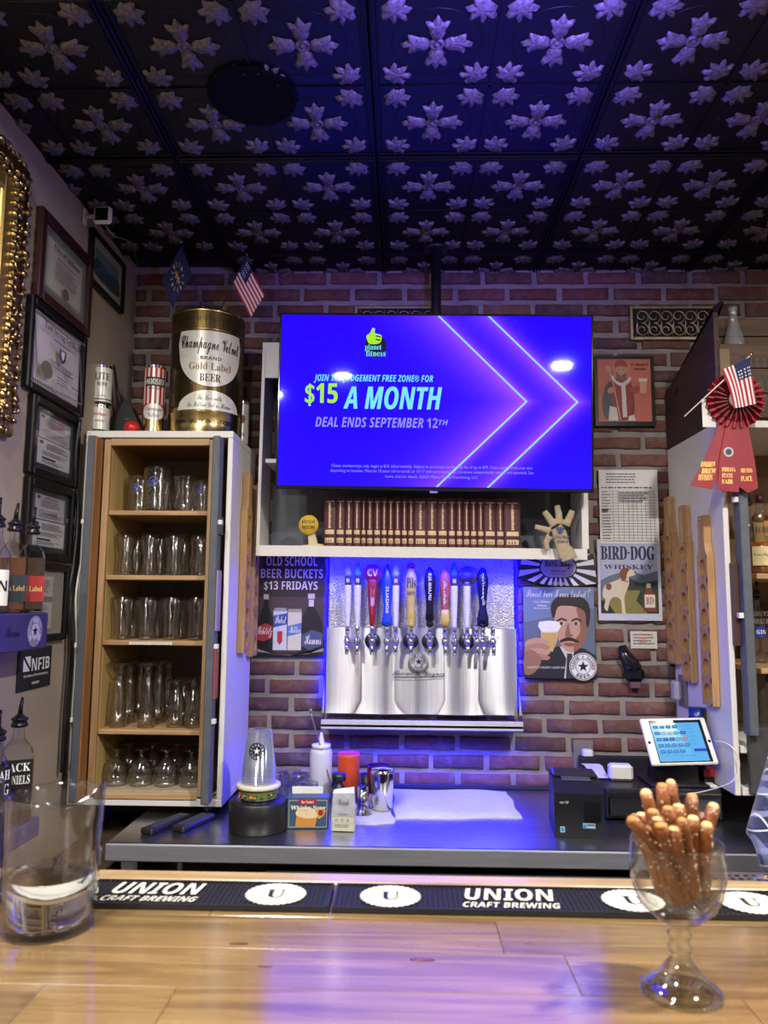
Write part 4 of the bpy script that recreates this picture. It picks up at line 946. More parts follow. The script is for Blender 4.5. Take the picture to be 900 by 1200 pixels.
# white security camera under the ceiling
sp = atX(118, 250, WX + .06)
t = thing('security_camera', 'small white square security camera on a bracket near the ceiling', 'camera', (WX, 2.47, 2.862), 0)
MB().box((.006, 0, -.045), (.010, .022, .055), WHITE, bev=.003).build('wall_plate', t)
MB().tube([(.01, 0, -.045), (.05, -.01, -.045)], .006, WHITE, 8).build('arm', t)
b = MB().box((.078, -.02, -.05), (.062, .022, .062), mat('camera_shell', srgb(236, 238, 240), .3, emit=(1, 1, 1), es=0.0), bev=.008); b.build('housing', t)
MB().box((.078, -.0315, -.05), (.045, .003, .045), BLACKG, bev=.001).build('lens_panel', t)
MB().tube([(.085, -.01, -.082), (.10, .03, -.10), (.11, .12, -.07), (.10, .2, -.04), (.05, .4, -.03)], .0015, ink(150, 150, 160), 5).build('cord', t)
# ================================================================ TELEVISION
TY = 2.695
c, tw, th_ = span(326, 370.5, 694.5, 575, TY)
t = thing('television', 'large flat television hung from the ceiling above the taps, blue advert on', 'television', c, 0, rot=(radians(2.4), radians(0.55), 0))
fr = .008
b = MB()
for s_ in (-1, 1): b.box((s_ * (tw - fr) / 2, 0, 0), (fr, .03, th_), BLACKG, bev=.002); b.box((0, 0, s_ * (th_ - (fr if s_ > 0 else .014)) / 2), (tw - 2 * fr, .03, fr if s_ > 0 else .014), BLACKG, bev=.002)
b.build('bezel', t)
MB().box((0, .03, -.02), (tw * .98, .035, th_ * .9), BLACK, bev=.01).box((0, .06, -.08), (tw * .6, .04, th_ * .55), BLACK, bev=.01).build('rear_housing', t)
sw, sh_ = tw - 2 * fr, th_ - fr - .014; TVK = 6.0
m, N, L, bs = newmat('tv_screen')
bs.inputs['Base Color'].default_value = (.004, .004, .006, 1); bs.inputs['Roughness'].default_value = .04; bs.inputs['Specular IOR Level'].default_value = .25
tc = N.new('ShaderNodeTexCoord'); sp_ = N.new('ShaderNodeSeparateXYZ'); L.new(tc.outputs['Object'], sp_.inputs[0])
def MM(op, a, b_=None, c_=None):
    n = N.new('ShaderNodeMath'); n.operation = op
    for i, v in enumerate((a, b_, c_)):
        if v is None: continue
        if isinstance(v, (int, float)): n.inputs[i].default_value = v
        else: L.new(v, n.inputs[i])
    return n.outputs[0]
az = MM('ABSOLUTE', sp_.outputs['Z']); base_ = MM('MULTIPLY_ADD', az, 1.02, sp_.outputs['X'])
pxm = tw / 368.5
x1 = (617 - 510.25) * pxm; x2 = (676 - 510.25) * pxm
d1 = MM('SUBTRACT', base_, x1); d2 = MM('SUBTRACT', base_, x2)
def expo(d, s_): return MM('POWER', 2.718, MM('MULTIPLY', MM('ABSOLUTE', d), -s_))
g1 = MM('MULTIPLY', MM('LESS_THAN', d1, 0), expo(d1, 13)); g2 = MM('MULTIPLY', MM('LESS_THAN', d2, 0), expo(d2, 20)); g3 = MM('MULTIPLY', MM('GREATER_THAN', d1, 0), expo(d1, 45)); g4 = MM('MULTIPLY', MM('GREATER_THAN', d2, 0), expo(d2, 40))
gs = MM('MULTIPLY', MM('ADD', MM('ADD', g1, g2), MM('ADD', g3, g4)), MM('MULTIPLY_ADD', MM('SUBTRACT', 1, MM('MULTIPLY', az, 1.6)), .7, .25))
mx = N.new('ShaderNodeMixRGB'); mx.use_clamp = True; L.new(gs, mx.inputs[0]); mx.inputs[1].default_value = (.0032, .0001, .42, 1); mx.inputs[2].default_value = (.075, .016, .45, 1)
lw_ = MM('MULTIPLY', MM('MAXIMUM', MM('LESS_THAN', MM('ABSOLUTE', d1), .0042), MM('LESS_THAN', MM('ABSOLUTE', d2), .0042)), 1.0)
m2 = N.new('ShaderNodeMixRGB'); L.new(lw_, m2.inputs[0]); L.new(mx.outputs[0], m2.inputs[1]); m2.inputs[2].default_value = (.05, .13, .16, 1)
L.new(m2.outputs[0], bs.inputs['Emission Color']); bs.inputs['Emission Strength'].default_value = TVK
MB().add([(-sw / 2, 0, -sh_ / 2), (sw / 2, 0, -sh_ / 2), (sw / 2, 0, sh_ / 2), (-sw / 2, 0, sh_ / 2)], [(0, 1, 2, 3)], m).build('screen', t, loc=(0, -.0125, (.014 - fr) / 2), recalc=False)
a = Art(tw, th_, -.0130, (326, 370.5, 694.5, 575))
CY = glow('tv_cyan', (.20, .80, .90), 1.0); LM = glow('tv_lime', (.40, .85, .02), 1.0); LV = glow('tv_lavender', (.30, .28, .85), 1.0); TVB = glow('tv_black', (.004, .002, .05), 1.0)
a.text('JOIN THE JUDGEMENT FREE ZONE® FOR', 368, 442.5, 508, 452.5, CY, 'ital')
a.text('$15', 358, 453, 396, 479.5, LM, 'ital'); a.text('$15', 358.6, 453, 396.6, 479.5, LM, 'ital'); a.text('A MONTH', 403.5, 456, 518, 482.5, CY, 'ital'); a.text('A MONTH', 404.2, 456, 518.7, 482.5, CY, 'ital')
a.text('DEAL ENDS SEPTEMBER 12', 371, 492, 514, 503.5, LV, 'ital'); a.text('TH', 515, 494, 526, 500, LV, 'ital')
a.text('Classic memberships only, begin at $10, billed monthly. Subject to an annual membership fee of up to $49. Taxes apply. Prices may vary', 391, 546, 624, 550.5, LV)
a.text('depending on location. Must be 18 years old to enroll, or 13-17 with parent/guardian. Locations independently owned and operated. See', 390, 551.5, 625, 556, LV); a.text('home club for details. ©2023 Planet Fitness Franchising, LLC', 454, 557.5, 561, 562, LV)
a.build('offer_lettering', t); a = Art(tw, th_, -.0130, (326, 370.5, 694.5, 575)); a.ell(440, 409, 13.5, 13.5, TVB, 24); a.poly([(429, 397), (433, 394), (436, 388), (439, 389), (439, 394), (446, 396), (447, 400), (446, 404), (442, 406.5), (433, 406.5), (430, 402)], LM, 3); a.poly([(440, 396.5), (446, 397.5), (446, 399), (440, 398)], TVB); a.poly([(440, 400.5), (446, 401.5), (445, 403), (440, 402)], TVB)
a.text('planet', 427.5, 407, 447, 415, CY, 'serif'); a.text('fitness', 429, 414, 452, 421, CY, 'serif')
a.build('screen_logo', t)
MB().box((0, -.012, -th_ / 2 - .004), (.03, .012, .008), CHROME, bev=.002).build('brand_tab', t)
pole_x = atY(511, 320, 2.80).x
tm_ = thing('ceiling_mount', 'black pole mount from the ceiling behind the television', 'tv mount', (pole_x, 2.80, CEIL - .002))
MB().lathe([(.05, 0), (.05, -.01), (.02, -.014)], BLACK, 20).build('ceiling_flange', tm_)
MB().lathe([(.019, -.012), (.019, -.56)], BLACK, 16).build('pole', tm_); MB().box((0, .0, -.56), (.18, .03, .12), BLACK, bev=.004).build('bracket', tm_)

# ================================================================ SHELF UNIT AND BOOKS
SY = 2.80
c, w_, h_ = span(303, 402, 685.5, 649, SY); D_ = .19
t = thing('wall_shelf_unit', 'white-edged slate box shelf on the brick wall behind the television', 'shelf', (c.x, SY, c.z - h_ / 2), 0, rot=(0, radians(.35), 0))
bd = .025
MB().box((0, D_ / 2, bd / 2), (w_, D_, bd), WHITE, bev=.001).build('bottom_board', t); MB().box((0, D_ / 2, h_ - bd / 2), (w_, D_, bd), WHITE, bev=.001).build('top_board', t)
for s_ in (-1, 1): MB().box((s_ * (w_ / 2 - bd / 4), D_ / 2, h_ / 2), (bd / 2 if s_ < 0 else bd, D_, h_ - 2 * bd), WHITE, bev=.001).build('side_board', t)
MB().box((0, D_ / 2, atY(315, 541, SY).z - c.z + h_ / 2), (w_ - 2 * bd, D_, .016), WHITE, bev=.001).build('middle_board', t)
MB().box((0, .002, -.007), (w_, .004, .016), WHITE, bev=.0005).build('front_lip', t)
MB().box((0, D_ - .004, h_ / 2), (w_ - 2 * bd, .006, h_ - 2 * bd), SLATE).build('back_panel', t)
MB().box((-w_ / 2 + .058, .004, h_ - .075), (.09, .010, .13), WHITE, bev=.001).build('corner_panel', t)
BZ = c.z - h_ / 2 + bd + .001
bw_ = [33, 83, 122, 156, 190, 213, 243, 275, 302, 330, 360, 388, 416, 468, 514, 558, 592, 622, 652, 682, 712, 762, 798, 865]
LEATHER = mat('burgundy_leather', srgb(74, 26, 34), .45, var=.2, scale=50); GILT = mat('gilt_print', srgb(216, 190, 150), .4, metal=.2); LEATHD = mat('dark_leather', srgb(40, 12, 18), .45)
for k in range(23):
    xa, xb = 370 + bw_[k] / 3.6, 370 + bw_[k + 1] / 3.6
    A, B_ = atY(xa, 610, SY), atY(xb, 610, SY); wd = B_.x - A.x - .0012; hb = .182 + .003 * sin(k * 2.1)
    slope = -tan(radians(.35)) * ((A.x + B_.x) / 2 - c.x)
    t = thing('book', 'burgundy gilt-banded volume, %s from the left end of the row' % ORD[k], 'book', ((A.x + B_.x) / 2, SY + .012, BZ + slope), group='burgundy volumes on the shelf')
    b = MB(); n = 6
    for j in range(n): pass
    arc = [(-wd / 2 + wd * j / n, -.006 * sin(pi * j / n)) for j in range(n + 1)]
    vs = [(x, y, 0) for x, y in arc] + [(x, y, hb) for x, y in arc]; b.add(vs, [(j, j + 1, n + 2 + j, n + 1 + j) for j in range(n)], LEATHER, True)
    b.box((-wd / 2 + .001, .07, hb / 2), (.002, .14, hb), LEATHER).box((wd / 2 - .001, .07, hb / 2), (.002, .14, hb), LEATHER); b.build('cover', t, recalc=False)
    MB().box((0, .07, hb / 2), (wd - .004, .13, hb - .008), ink(200, 190, 170)).build('pages', t)
    b = MB()
    for z0, z1, mt in ((.012, .030, GILT), (.044, .060, GILT), (.034, .040, LEATHD), (.165, .168, GILT)):
        b.add([(x * .92, y - .0006, z0) for x, y in arc] + [(x * .92, y - .0006, z1) for x, y in arc], [(j, j + 1, n + 2 + j, n + 1 + j) for j in range(n)], mt)
    for q in range(14): b.add([(x, -.0074, .066 + q * .0070 + z) for x, z in ((-wd * .09, 0), (wd * .09, 0), (wd * (.05 if q % 3 else .11), .0052), (-wd * .07, .0052))], [(0, 1, 2, 3)], GILT)
    for q in range(3): b.add([(-wd * .3 + wd * .2 * q, -.0075, .015), (-wd * .2 + wd * .2 * q, -.0075, .015), (-wd * .25 + wd * .2 * q, -.0075, .027)], [(0, 1, 2)], LEATHD)
    b.build('spine_gilding', t, recalc=False)

# yellow round tap handle lying on the shelf, and the work glove hung from the shelf corner
p0 = atY(366, 646, 2.775)
t = thing('tap_handle', 'loose wooden tap handle with a round yellow HIGH NOON disc on the shelf edge', 'tap handle', (p0.x, 2.845, BZ - .004))
dz = atY(360, 613, 2.80).z - BZ
MB().prism([(-.055, 0), (.052, .004), (.052, .012), (.012, .016), (-.004, .075), (-.026, .075), (-.022, .012), (-.055, .008)], -.012, .012, ink(206, 190, 150), smooth=False).build('handle', t)
YW = mat('yellow_enamel', srgb(214, 176, 48), .4)
M_ = Matrix.Translation((-.022, -.012, dz)) @ Matrix.Rotation(pi / 2, 4, 'X')
MB().lathe([(.0001, 0), (.036, 0), (.038, .003), (.036, .012), (.0001, .014)], YW, 28, M=M_).build('disc', t)
b = MB(); b.text('HIGH', -.045, dz + .004, .001, dz + .018, -.0265, TEXTB, 'bold'); b.text('NOON', -.045, dz - .016, .001, dz - .002, -.0265, TEXTB, 'bold'); b.build('lettering', t, recalc=False)
GLV = mat('canvas_glove', srgb(172, 158, 130), .9, var=.1, scale=90, bump=.4, bscale=300)
c, w_, h_ = span(624, 588, 682, 658, 2.77)
def lp(px, py): q = atY(px, py, 2.77); return (q.x - c.x, 0, q.z - c.z)
t = thing('work_glove', 'cream canvas work glove with blue print hung palm up at the shelf corner', 'glove', (c.x, 2.775, c.z))
b = MB(); r = .0105
b.tube([lp(664, 653), lp(660, 640), lp(656, 625), lp(652, 618)], [.028, .027, .027, .022], GLV, 12, flat_y=.42)
for pts, rr in (([(645, 622), (634, 619), (627, 617)], .0115), ([(650, 616), (643, 606), (638, 599)], .0135), ([(656, 614), (655, 602), (653, 592)], .013), ([(663, 616), (668, 606), (671, 598)], .0135), ([(644, 628), (640, 636), (642, 645)], .0115)):
    b.tube([lp(*q) for q in pts], [rr * 1.15, rr, rr * .85], GLV, 10, flat_y=.75)
b.tube([lp(668, 656), lp(663, 643)], [.031, .026], GLV, 12, flat_y=.4)
b.build('glove_body', t, remesh=.0028, smooth_it=4)
a = Art(w_, h_, -.0155, (624, 588, 682, 658)); BL = ink(50, 56, 110)
a.ell(656, 622, 3.2, 4.2, BL, 10); a.poly([(651, 617), (655, 619), (652, 622)], BL); a.poly([(661, 617), (657, 619), (660, 622)], BL); a.text('LITTLE KINGS', 648, 628, 668, 631, BL, 'bold', .3); a.text('CREAM ALE', 652, 633, 666, 636, BL, 'bold', .3); a.build('print', t)

# ================================================================ BEER TAP WALL
c, w_, h_ = span(383, 652, 605, 850, 2.965)
x0, x1 = c.x - w_ / 2, c.x + w_ / 2; zl = atY(495, 740, 2.955).z; zb0 = atY(495, 838, 2.94).z; zt0 = c.z + h_ / 2
tap = thing('beer_tower', 'stainless wall tap station with crinkled foil backing and drip tray', 'beer tap station', (c.x, 2.995, zb0))
FOIL = mat('crinkled_foil', (.50, .50, .53), .34, .9, var=.3, scale=140, bump=1.0, bscale=170)
MB().box((0, -.012, (zt0 + zl) / 2 - zb0), (w_ - .012, .02, zt0 - zl), FOIL).build('foil_panel', tap)
STT = mat('tap_steel', (.70, .71, .74), .34, 1.0, var=.07, scale=4, stretch=(30, 1, 1), bump=.05, bscale=8)
_n = STT.node_tree; _b = _n.nodes['Principled BSDF']; _t = _n.nodes.new('ShaderNodeTangent'); _t.direction_type = 'RADIAL'; _t.axis = 'Z'
_n.links.new(_t.outputs[0], _b.inputs['Tangent']); _b.inputs['Anisotropic'].default_value = .85; _b.inputs['Anisotropic Rotation'].default_value = .25
def steel_sheet():
    b = MB(); n = 24; vs = []                                # gently rippled vertical sheet
    for i in range(n + 1):
        x = -w_ / 2 + w_ * i / n; y = -.035 + .007 * sin(i * .62 + .5) + .001 * sin(i * 2.3)
        vs += [(x, y - .004, .0), (x, y, .05), (x, y, zl - zb0 + .012)]
    fs = []
    for i in range(n): fs += [(3 * i, 3 * i + 3, 3 * i + 4, 3 * i + 1), (3 * i + 1, 3 * i + 4, 3 * i + 5, 3 * i + 2)]
    b.add(vs, fs, STT, True); return b
steel_sheet().build('steel_backsplash', tap, recalc=False)
zd = atY(495, 853, 2.86).z - zb0
b = MB().box((0, -.085, zd + .006), (w_ + .012, .12, .012), STEEL, bev=.002).box((0, -.142, zd + .010), (w_ + .012, .006, .034), mat('tray_lip_steel', (.85, .86, .88), .55, 1.0, var=.05), bev=.002)
for s_ in (-1, 1): b.add([(s_ * (w_ / 2 + .004), -.142, zd), (s_ * (w_ / 2 + .004), -.02, zd), (s_ * (w_ / 2 + .004), -.025, zd + .20), (s_ * (w_ / 2 + .004), -.05, zd + .15), (s_ * (w_ / 2 + .004), -.142, zd + .028)], [(0, 1, 2, 3, 4)], STEEL)
b.build('drip_tray', tap, recalc=False)
b = MB(); [b.box((-w_ / 2 + .012 + k * (w_ - .024) / 70, -.09, zd + .016), (.0035, .09, .008), CHROME) for k in range(71)]; o = b.build('grate_bars', tap); o['kind'] = 'stuff'
a = Art(w_, .24, -.050, (383, 740, 605, 838)); a.seal(491, 772, .034, ink(30, 30, 36), ink(200, 200, 205)); a.text('Thieme & Wagner', 461, 785, 521, 796, TEXTB, 'script'); a.line([(462, 796.5), (520, 794)], 1.2, TEXTB)
o = a.build('lettering', tap); o.location = (0, 0, (zl - zb0) / 2 + .0)
for bx_ in (-.8, -.45, .45, .8):                              # mounting screws of the splash plate
    MB().sphere((bx_ * w_ / 2, -.05, zl - zb0 - .02), .004, CHROME, 8).build('rivet', tap)
# LED strips
LEDM = glow('blue_led', (.0006, .0002, 1.0), 70)
for k, (xx, za, zb, lab) in enumerate(((x0 - .006, zb0 + .02, zt0 - .01, 'blue LED strip down the left edge of the tap station'), (x1 + .006, zb0 + .02, zt0 - .01, 'blue LED strip down the right edge of the tap station'))):
    t = thing('led_strip', lab, 'light strip', (xx, 2.990, za)); b = MB(); n = 26
    b.tube([(.0025 * sin(i * 1.9), -.004, (zb - za) * i / n) for i in range(n + 1)], .005, LEDM, 6); b.build('light_tube', t)
t = thing('led_strip', 'blue LED strip under the shelf above the taps', 'light strip', (c.x, SY + .045, BZ - bd - .005))
MB().box((0, 0, 0), (w_ * .98, .010, .005), glow('blue_led_upper', (.0006, .0002, 1.0), 260)).build('light_tube', t)
t = thing('led_strip', 'blue LED strip with an added light block under the drip tray', 'light strip', (c.x, 2.880, zb0 + zd - .0045))
MB().box((0, 0, 0), (w_ * .98, .010, .005), glow('blue_led_lower', (.0006, .0002, 1.0), 520)).build('light_tube', t); MB().box((0, .009, -.002), (w_ * .98, .003, .014), BLACK).build('light_block', t)  # added back plate, keeps the LED light off the bricks

# --- taps: faucet + handle, each one a thing
def WHT(c=(226, 224, 230)): return mat('tap_white_%d' % c[2], srgb(*c), .3)
def faucet(t, badge, hz):
    b = MB().tube([(0, .045, 0), (0, 0, 0)], .010, CHROME, 12).lathe([(.0001, -.014), (.011, -.012), (.013, -.004), (.013, .006), (.010, .012), (.006, .018), (.006, .026), (.0095, .028), (.0095, .036), (.0001, .037)], CHROME, 14, c=(0, -.002, 0))
    b.tube([(0, -.004, -.004), (0, -.022, -.018), (0, -.028, -.048)], [.0095, .0085, .0065], CHROME, 10); b.build('faucet', t)
    if badge:
        M_ = Matrix.Translation((0, .030, 0)) @ Matrix.Rotation(pi / 2, 4, 'X')
        o = MB().lathe([(.0001, 0), (.029, 0), (.030, .003), (.028, .006), (.0001, .0065)], BLACK, 24, M=M_).build('badge', t)
        b = MB(); b.arc_text('IPA', .022, -.9, .9, .022, .008, TEXTW, 'bold'); b.build('badge_lettering', o, recalc=False)
def prof_handle(t, pr, z0, mt, name='handle', fy=.8):
    """pr: (radius, height) outline; a turned, slightly flattened handle"""
    b = MB(); M_ = Matrix.Translation((0, -.002, z0)) @ Matrix.Diagonal((1, fy, 1, 1)); b.lathe(pr, mt, 16, M=M_); return b.build(name, t)
slim = [(.006, 0), (.008, .002), (.0085, .012), (.0075, .02), (.0095, .04), (.0125, .10), (.0135, .15), (.0135, .158)]
baluster = [(.010, 0), (.014, .003), (.014, .012), (.0115, .018), (.017, .03), (.0135, .07), (.0145, .10), (.021, .15), (.021, .185), (.012, .215), (.005, .225)]
zf_ = atY(495, 752, 2.90).z; TYY = 2.905
def ferrule(t): MB().lathe([(.006, .034), (.0085, .038), (.0085, .052), (.007, .056)], CHROME, 12, c=(0, -.002, 0)).build('ferrule', t)
def tapthing(px, lab, badge):
    p = atY(px, 752, TYY); t = thing('beer_tap', lab, 'beer tap', (p.x, TYY, zf_), group='beer taps'); faucet(t, badge, 0); ferrule(t); return t
def slim_tap(px, lab, badge, topc, label_c, cap='cone', wc=(222, 222, 232)):  # topc: tip colour with the blue LED light painted in
    t = tapthing(px, lab, badge); prof_handle(t, slim, .052, WHT(wc)); z = .052 + .158
    MB().box((0, -.002, z + .016), (.023, .018, .036), ink(*label_c), bev=.003).build('label_block', t)
    b = MB(); b.box((0, -.0118, z + .018), (.012, .001, .014), ink(200, 196, 190)); b.build('label_mark', t)
    if cap == 'cone': prof_handle(t, [(.011, 0), (.014, .012), (.012, .03), (.007, .05), (.0001, .056)], z + .034, ink(*topc), 'finial')
    else:
        M_ = Matrix.Translation((.004, .006, z + .040)) @ Matrix.Rotation(pi / 2, 4, 'X')
        MB().lathe([(.0001, 0), (.034, 0), (.036, .003), (.036, .012), (.030, .016), (.0001, .016)], wood('tap_disc_wood', srgb(70, 44, 34), srgb(104, 66, 46), .5), 24, M=M_).build('disc', t)
        b = MB(); M2 = Matrix.Translation((.0, -.011, z + .040)) @ Matrix.Rotation(pi / 2, 4, 'X'); b.lathe([(.026, 0), (.026, .002), (.0001, .002)], ink(50, 52, 110), 20, M=M2); b.build('disc_print', t)
    return t
slim_tap(407, 'white tapered tap handle at the left end with a dark label block', 0, (150, 160, 230), (44, 40, 44))
slim_tap(418.5, 'white tap handle with dark label block and tip tinted as LED-lit, next to the leftmost', 0, (90, 140, 230), (50, 50, 56))
t = tapthing(436, 'red paddle tap handle with a round CV disc on top', 1)
prof_handle(t, [(.007, 0), (.010, .01), (.013, .05), (.018, .12), (.019, .17), (.016, .178), (.0001, .18)], .055, mat('tap_red', srgb(150, 24, 34), .3), fy=.5)
M_ = Matrix.Translation((0, .004, .052 + .205)) @ Matrix.Rotation(pi / 2, 4, 'X')
MB().lathe([(.0001, 0), (.033, 0), (.034, .003), (.034, .010), (.0001, .011)], ink(150, 30, 60), 24, M=M_).build('disc', t)
b = MB(); b.text('CV', -.02, .245, .02, .272, -.0078, TEXTW, 'bold'); b.text('Champagne Velvet', -.006, .10, .008, .20, -.0125, TEXTW, 'script'); b.build('lettering', t, recalc=False)
def fancy(px, lab, badge, mt, pr=baluster, txt=None, tcol=TEXTW, base=None, topm=None, fy=.75, vt=True):
    t = tapthing(px, lab, badge); prof_handle(t, pr, .056, mt, fy=fy)
    if base: prof_handle(t, [(.0145, 0), (.0178, .028), (.0165, .045), (.0150, .062)], .058, base, 'handle_base', fy)
    if topm: prof_handle(t, [(.007, 0), (.012, .004), (.018, .012), (.014, .02), (.0001, .026)], .056 + .215, topm, 'finial', .8)
    if txt:
        b = MB()
        for (s_, z0, z1, wd, f) in txt:
            if vt and z1 - z0 > .05:                          # vertical lettering
                vs, fs = text_mesh(s_, f); b.add([((.5 - v) * wd * -1, -.002 - .0235 * fy * .98 + 0, .056 + z0 + u * (z1 - z0)) for u, v in vs], fs, tcol)
            else: b.text(s_, -wd / 2, .056 + z0, wd / 2, .056 + z1, -.002 - .0235 * fy, tcol, f)
        b.build('lettering', t, recalc=False)
    return t
fancy(453.5, 'bright blue tapered tap handle, right of the red CV one', 0, mat('tap_blue', srgb(30, 70, 190), .25), [(.012, 0), (.020, .004), (.021, .02), (.015, .05), (.0145, .08), (.021, .14), (.021, .17), (.010, .22), (.004, .235)], [('GONZALES', .05, .15, .011, 'bold')])
slim_tap(463.5, 'white tap handle with brown label block and pale tip, beside the bright blue one', 0, (170, 190, 235), (92, 60, 48))
fancy(481.5, 'yellow baluster tap handle lettered Pils with a red cap', 1, mat('tap_yellow', srgb(206, 184, 84), .35), baluster, [('Pils', .145, .185, .034, 'serif'), ('BREW', .118, .132, .030, 'serif')], TEXTB, None, mat('tap_cap_red', srgb(150, 40, 36), .4), vt=False)
fancy(503.5, 'black baluster tap handle with white vertical lettering in the middle', 1, mat('tap_black', srgb(16, 18, 34), .25), baluster, [('UPLAND ALE', .10, .20, .011, 'bold')])
fancy(521.5, 'orange, red and yellow tap handle right of the black one', 0, mat('tap_orange', srgb(176, 84, 60), .35), baluster, [('Amber Ale', .08, .17, .014, 'script')], TEXTW, mat('tap_yellow2', srgb(220, 190, 90), .35))
slim_tap(532.5, 'white tap handle with a dark block and tip tinted as LED-lit, beside the orange one', 0, (60, 110, 220), (52, 48, 60))
slim_tap(547.5, 'white tap handle topped by a round dark wooden disc', 1, (0, 0, 0), (70, 66, 100), cap='disc')
fancy(566, 'navy tap handle fading to white at its foot, at the right end', 0, mat('tap_navy', srgb(14, 20, 60), .2), [(.010, 0), (.021, .003), (.022, .03), (.014, .07), (.015, .10), (.021, .15), (.022, .18), (.014, .215), (.004, .225)], [('Lagunitas', .08, .19, .014, 'script')], TEXTW, WHT((226, 226, 236)))
t = tapthing(577.5, 'bare chrome faucet without a handle beyond the navy tap', 0)
t = tapthing(558.5, 'bare chrome faucet tucked between the navy and disc-topped taps', 0)

# ================================================================ THINGS ON THE BRICK WALL
FWY = WY - .010                                             # just proud of the brick faces
def wall_art(name, label, cat, box, depth, bodym, draw, bev=.001, Y=None, rot=0):
    c, w_, h_ = span(*box, (Y or FWY) - depth); t = thing(name, label, cat, (c.x, (Y or FWY), c.z), rot=(0, rot, 0))
    MB().box((0, -depth / 2, 0), (w_, depth, h_), bodym, bev=bev).build('panel', t)
    a = Art(w_, h_, -depth - .0004, box); draw(a); a.build('print', t); return t, w_, h_
# OLD SCHOOL poster
def poster1(a):
    a.rect(300, 648, 382, 768, ink(44, 30, 30)); rr = random.Random(2)
    for k in range(9): a.rect(300, 650 + k * 13, 382, 651 + k * 13, ink(54, 38, 36))
    W_ = ink(222, 214, 210)
    a.text('OLD SCHOOL', 311, 652, 371, 663.5, W_, 'bold'); a.text('BEER BUCKETS', 305, 667, 378, 678, W_, 'bold'); a.text('$13 FRIDAYS', 309, 681.5, 372, 693, W_, 'bold')
    BT1, BT2 = ink(18, 14, 14), ink(22, 16, 18); a.poly([(303, 700), (381, 700), (381, 765), (303, 765)], ink(70, 52, 50))
    a.poly([(310, 700), (314, 700), (315, 712), (320, 724), (323, 764), (304, 764), (304, 724), (309, 712)], BT1, 2); a.rect(309, 697, 315, 703, ink(190, 180, 160))
    a.poly([(362, 699), (368, 699), (369, 712), (378, 730), (380, 764), (350, 764), (352, 730), (361, 712)], BT2, 2); a.rect(361, 696, 369, 702, ink(200, 190, 170)); a.rect(362, 703, 368, 711, ink(210, 200, 190))
    a.rect(321, 716, 337, 762, ink(196, 204, 220)); a.poly([(321, 722), (337, 719), (337, 732), (321, 736)], ink(50, 80, 160)); a.rect(322, 713, 336, 717, ink(150, 150, 156)); a.text('Pabst', 323, 722, 336, 731, TEXTW, 'script'); a.poly([(326, 740), (332, 740), (332, 752), (329, 756), (326, 752)], ink(180, 40, 50))
    a.rect(338, 717, 354, 762, ink(210, 206, 190)); a.rect(338, 714, 354, 718, ink(160, 150, 130)); a.poly([(338, 734), (354, 730), (354, 742), (338, 746)], ink(90, 120, 180)); a.text('Miller', 340, 734, 353, 742, TEXTW, 'script')
    a.poly([(301, 736), (312, 731), (320, 734), (320, 748), (310, 752), (301, 750)], ink(170, 50, 50)); a.text('Schlitz', 302, 735, 320, 748, TEXTW, 'script', .2)
    a.poly([(355, 744), (366, 738), (379, 742), (379, 756), (364, 762), (355, 757)], ink(70, 80, 120)); a.text('Hamms', 358, 744, 377, 755, TEXTW, 'script'); a.poly([(302, 760), (320, 766), (341, 767.5), (362, 766), (380, 759), (380, 763), (341, 768), (302, 764)], ink(150, 146, 150))
wall_art('beer_bucket_poster', 'dark poster lettered OLD SCHOOL BEER BUCKETS beside the taps', 'poster', (300, 647, 382.5, 769), .006, ink(30, 24, 24), poster1)
# Little Kings sign
c, w_, h_ = span(606, 648, 701, 688, FWY - .01)
t = thing('bar_sign', 'black and white sunburst Little Kings sign above the vintage beer advert', 'sign', (c.x, FWY, c.z))
A_ = Art(w_, h_, -.0085, (606, 648, 701, 688)); out = [(611, 649), (640, 647), (668, 647), (696, 649), (701, 684), (680, 686.5), (653, 687.5), (628, 684), (606, 677)]
MB().prism([A_.p(*q) for q in out], -.008, 0, ink(24, 22, 26)).build('panel', t)
for k in range(20):
    a0 = k * 2 * pi / 20 + .08; a1 = a0 + pi / 20; cx_, cy_ = 654, 665
    def hit(a):
        best = 1e9; d = (cos(a), sin(a))
        for i in range(len(out)):
            x_, y_ = out[i]; u_, v_ = out[(i + 1) % len(out)]; ex, ey = u_ - x_, v_ - y_; den = d[0] * ey - d[1] * ex
            if abs(den) < 1e-9: continue
            tt = ((x_ - cx_) * ey - (y_ - cy_) * ex) / den; ss = ((x_ - cx_) * d[1] - (y_ - cy_) * d[0]) / den
            if tt > 0 and -.001 <= ss <= 1.001: best = min(best, tt)
        return cx_ + d[0] * best * .97, cy_ + d[1] * best * .97
    A_.poly([(cx_ + 12 * cos(a0), cy_ + 8 * sin(a0)), hit(a0), hit(a1), (cx_ + 12 * cos(a1), cy_ + 8 * sin(a1))], TEXTW)
pl = lambda s_: [(654 + s_ * x, 664.5 + s_ * y) for x, y in ((-18, -10), (-12, -13), (12, -13), (18, -10), (22, -2), (22, 4), (18, 10), (12, 13), (-12, 13), (-18, 10), (-22, 4), (-22, -2))]
A_.poly(pl(1.0), TEXTB); A_.poly(pl(.93), ink(176, 172, 180)); A_.text('Little Kings', 637.5, 657, 670.5, 667.5, TEXTB, 'script'); A_.text('Little Kings', 638, 657, 671, 667.5, TEXTB, 'script'); A_.text('CREAM ALE', 645, 668, 663, 670.5, TEXTB, 'bold'); A_.text('SINCE 1958', 647, 672, 661, 674, ink(150, 40, 40)); A_.text('1500 ML', 645, 682, 663, 685.5, TEXTW, 'bold')
A_.build('print', t)
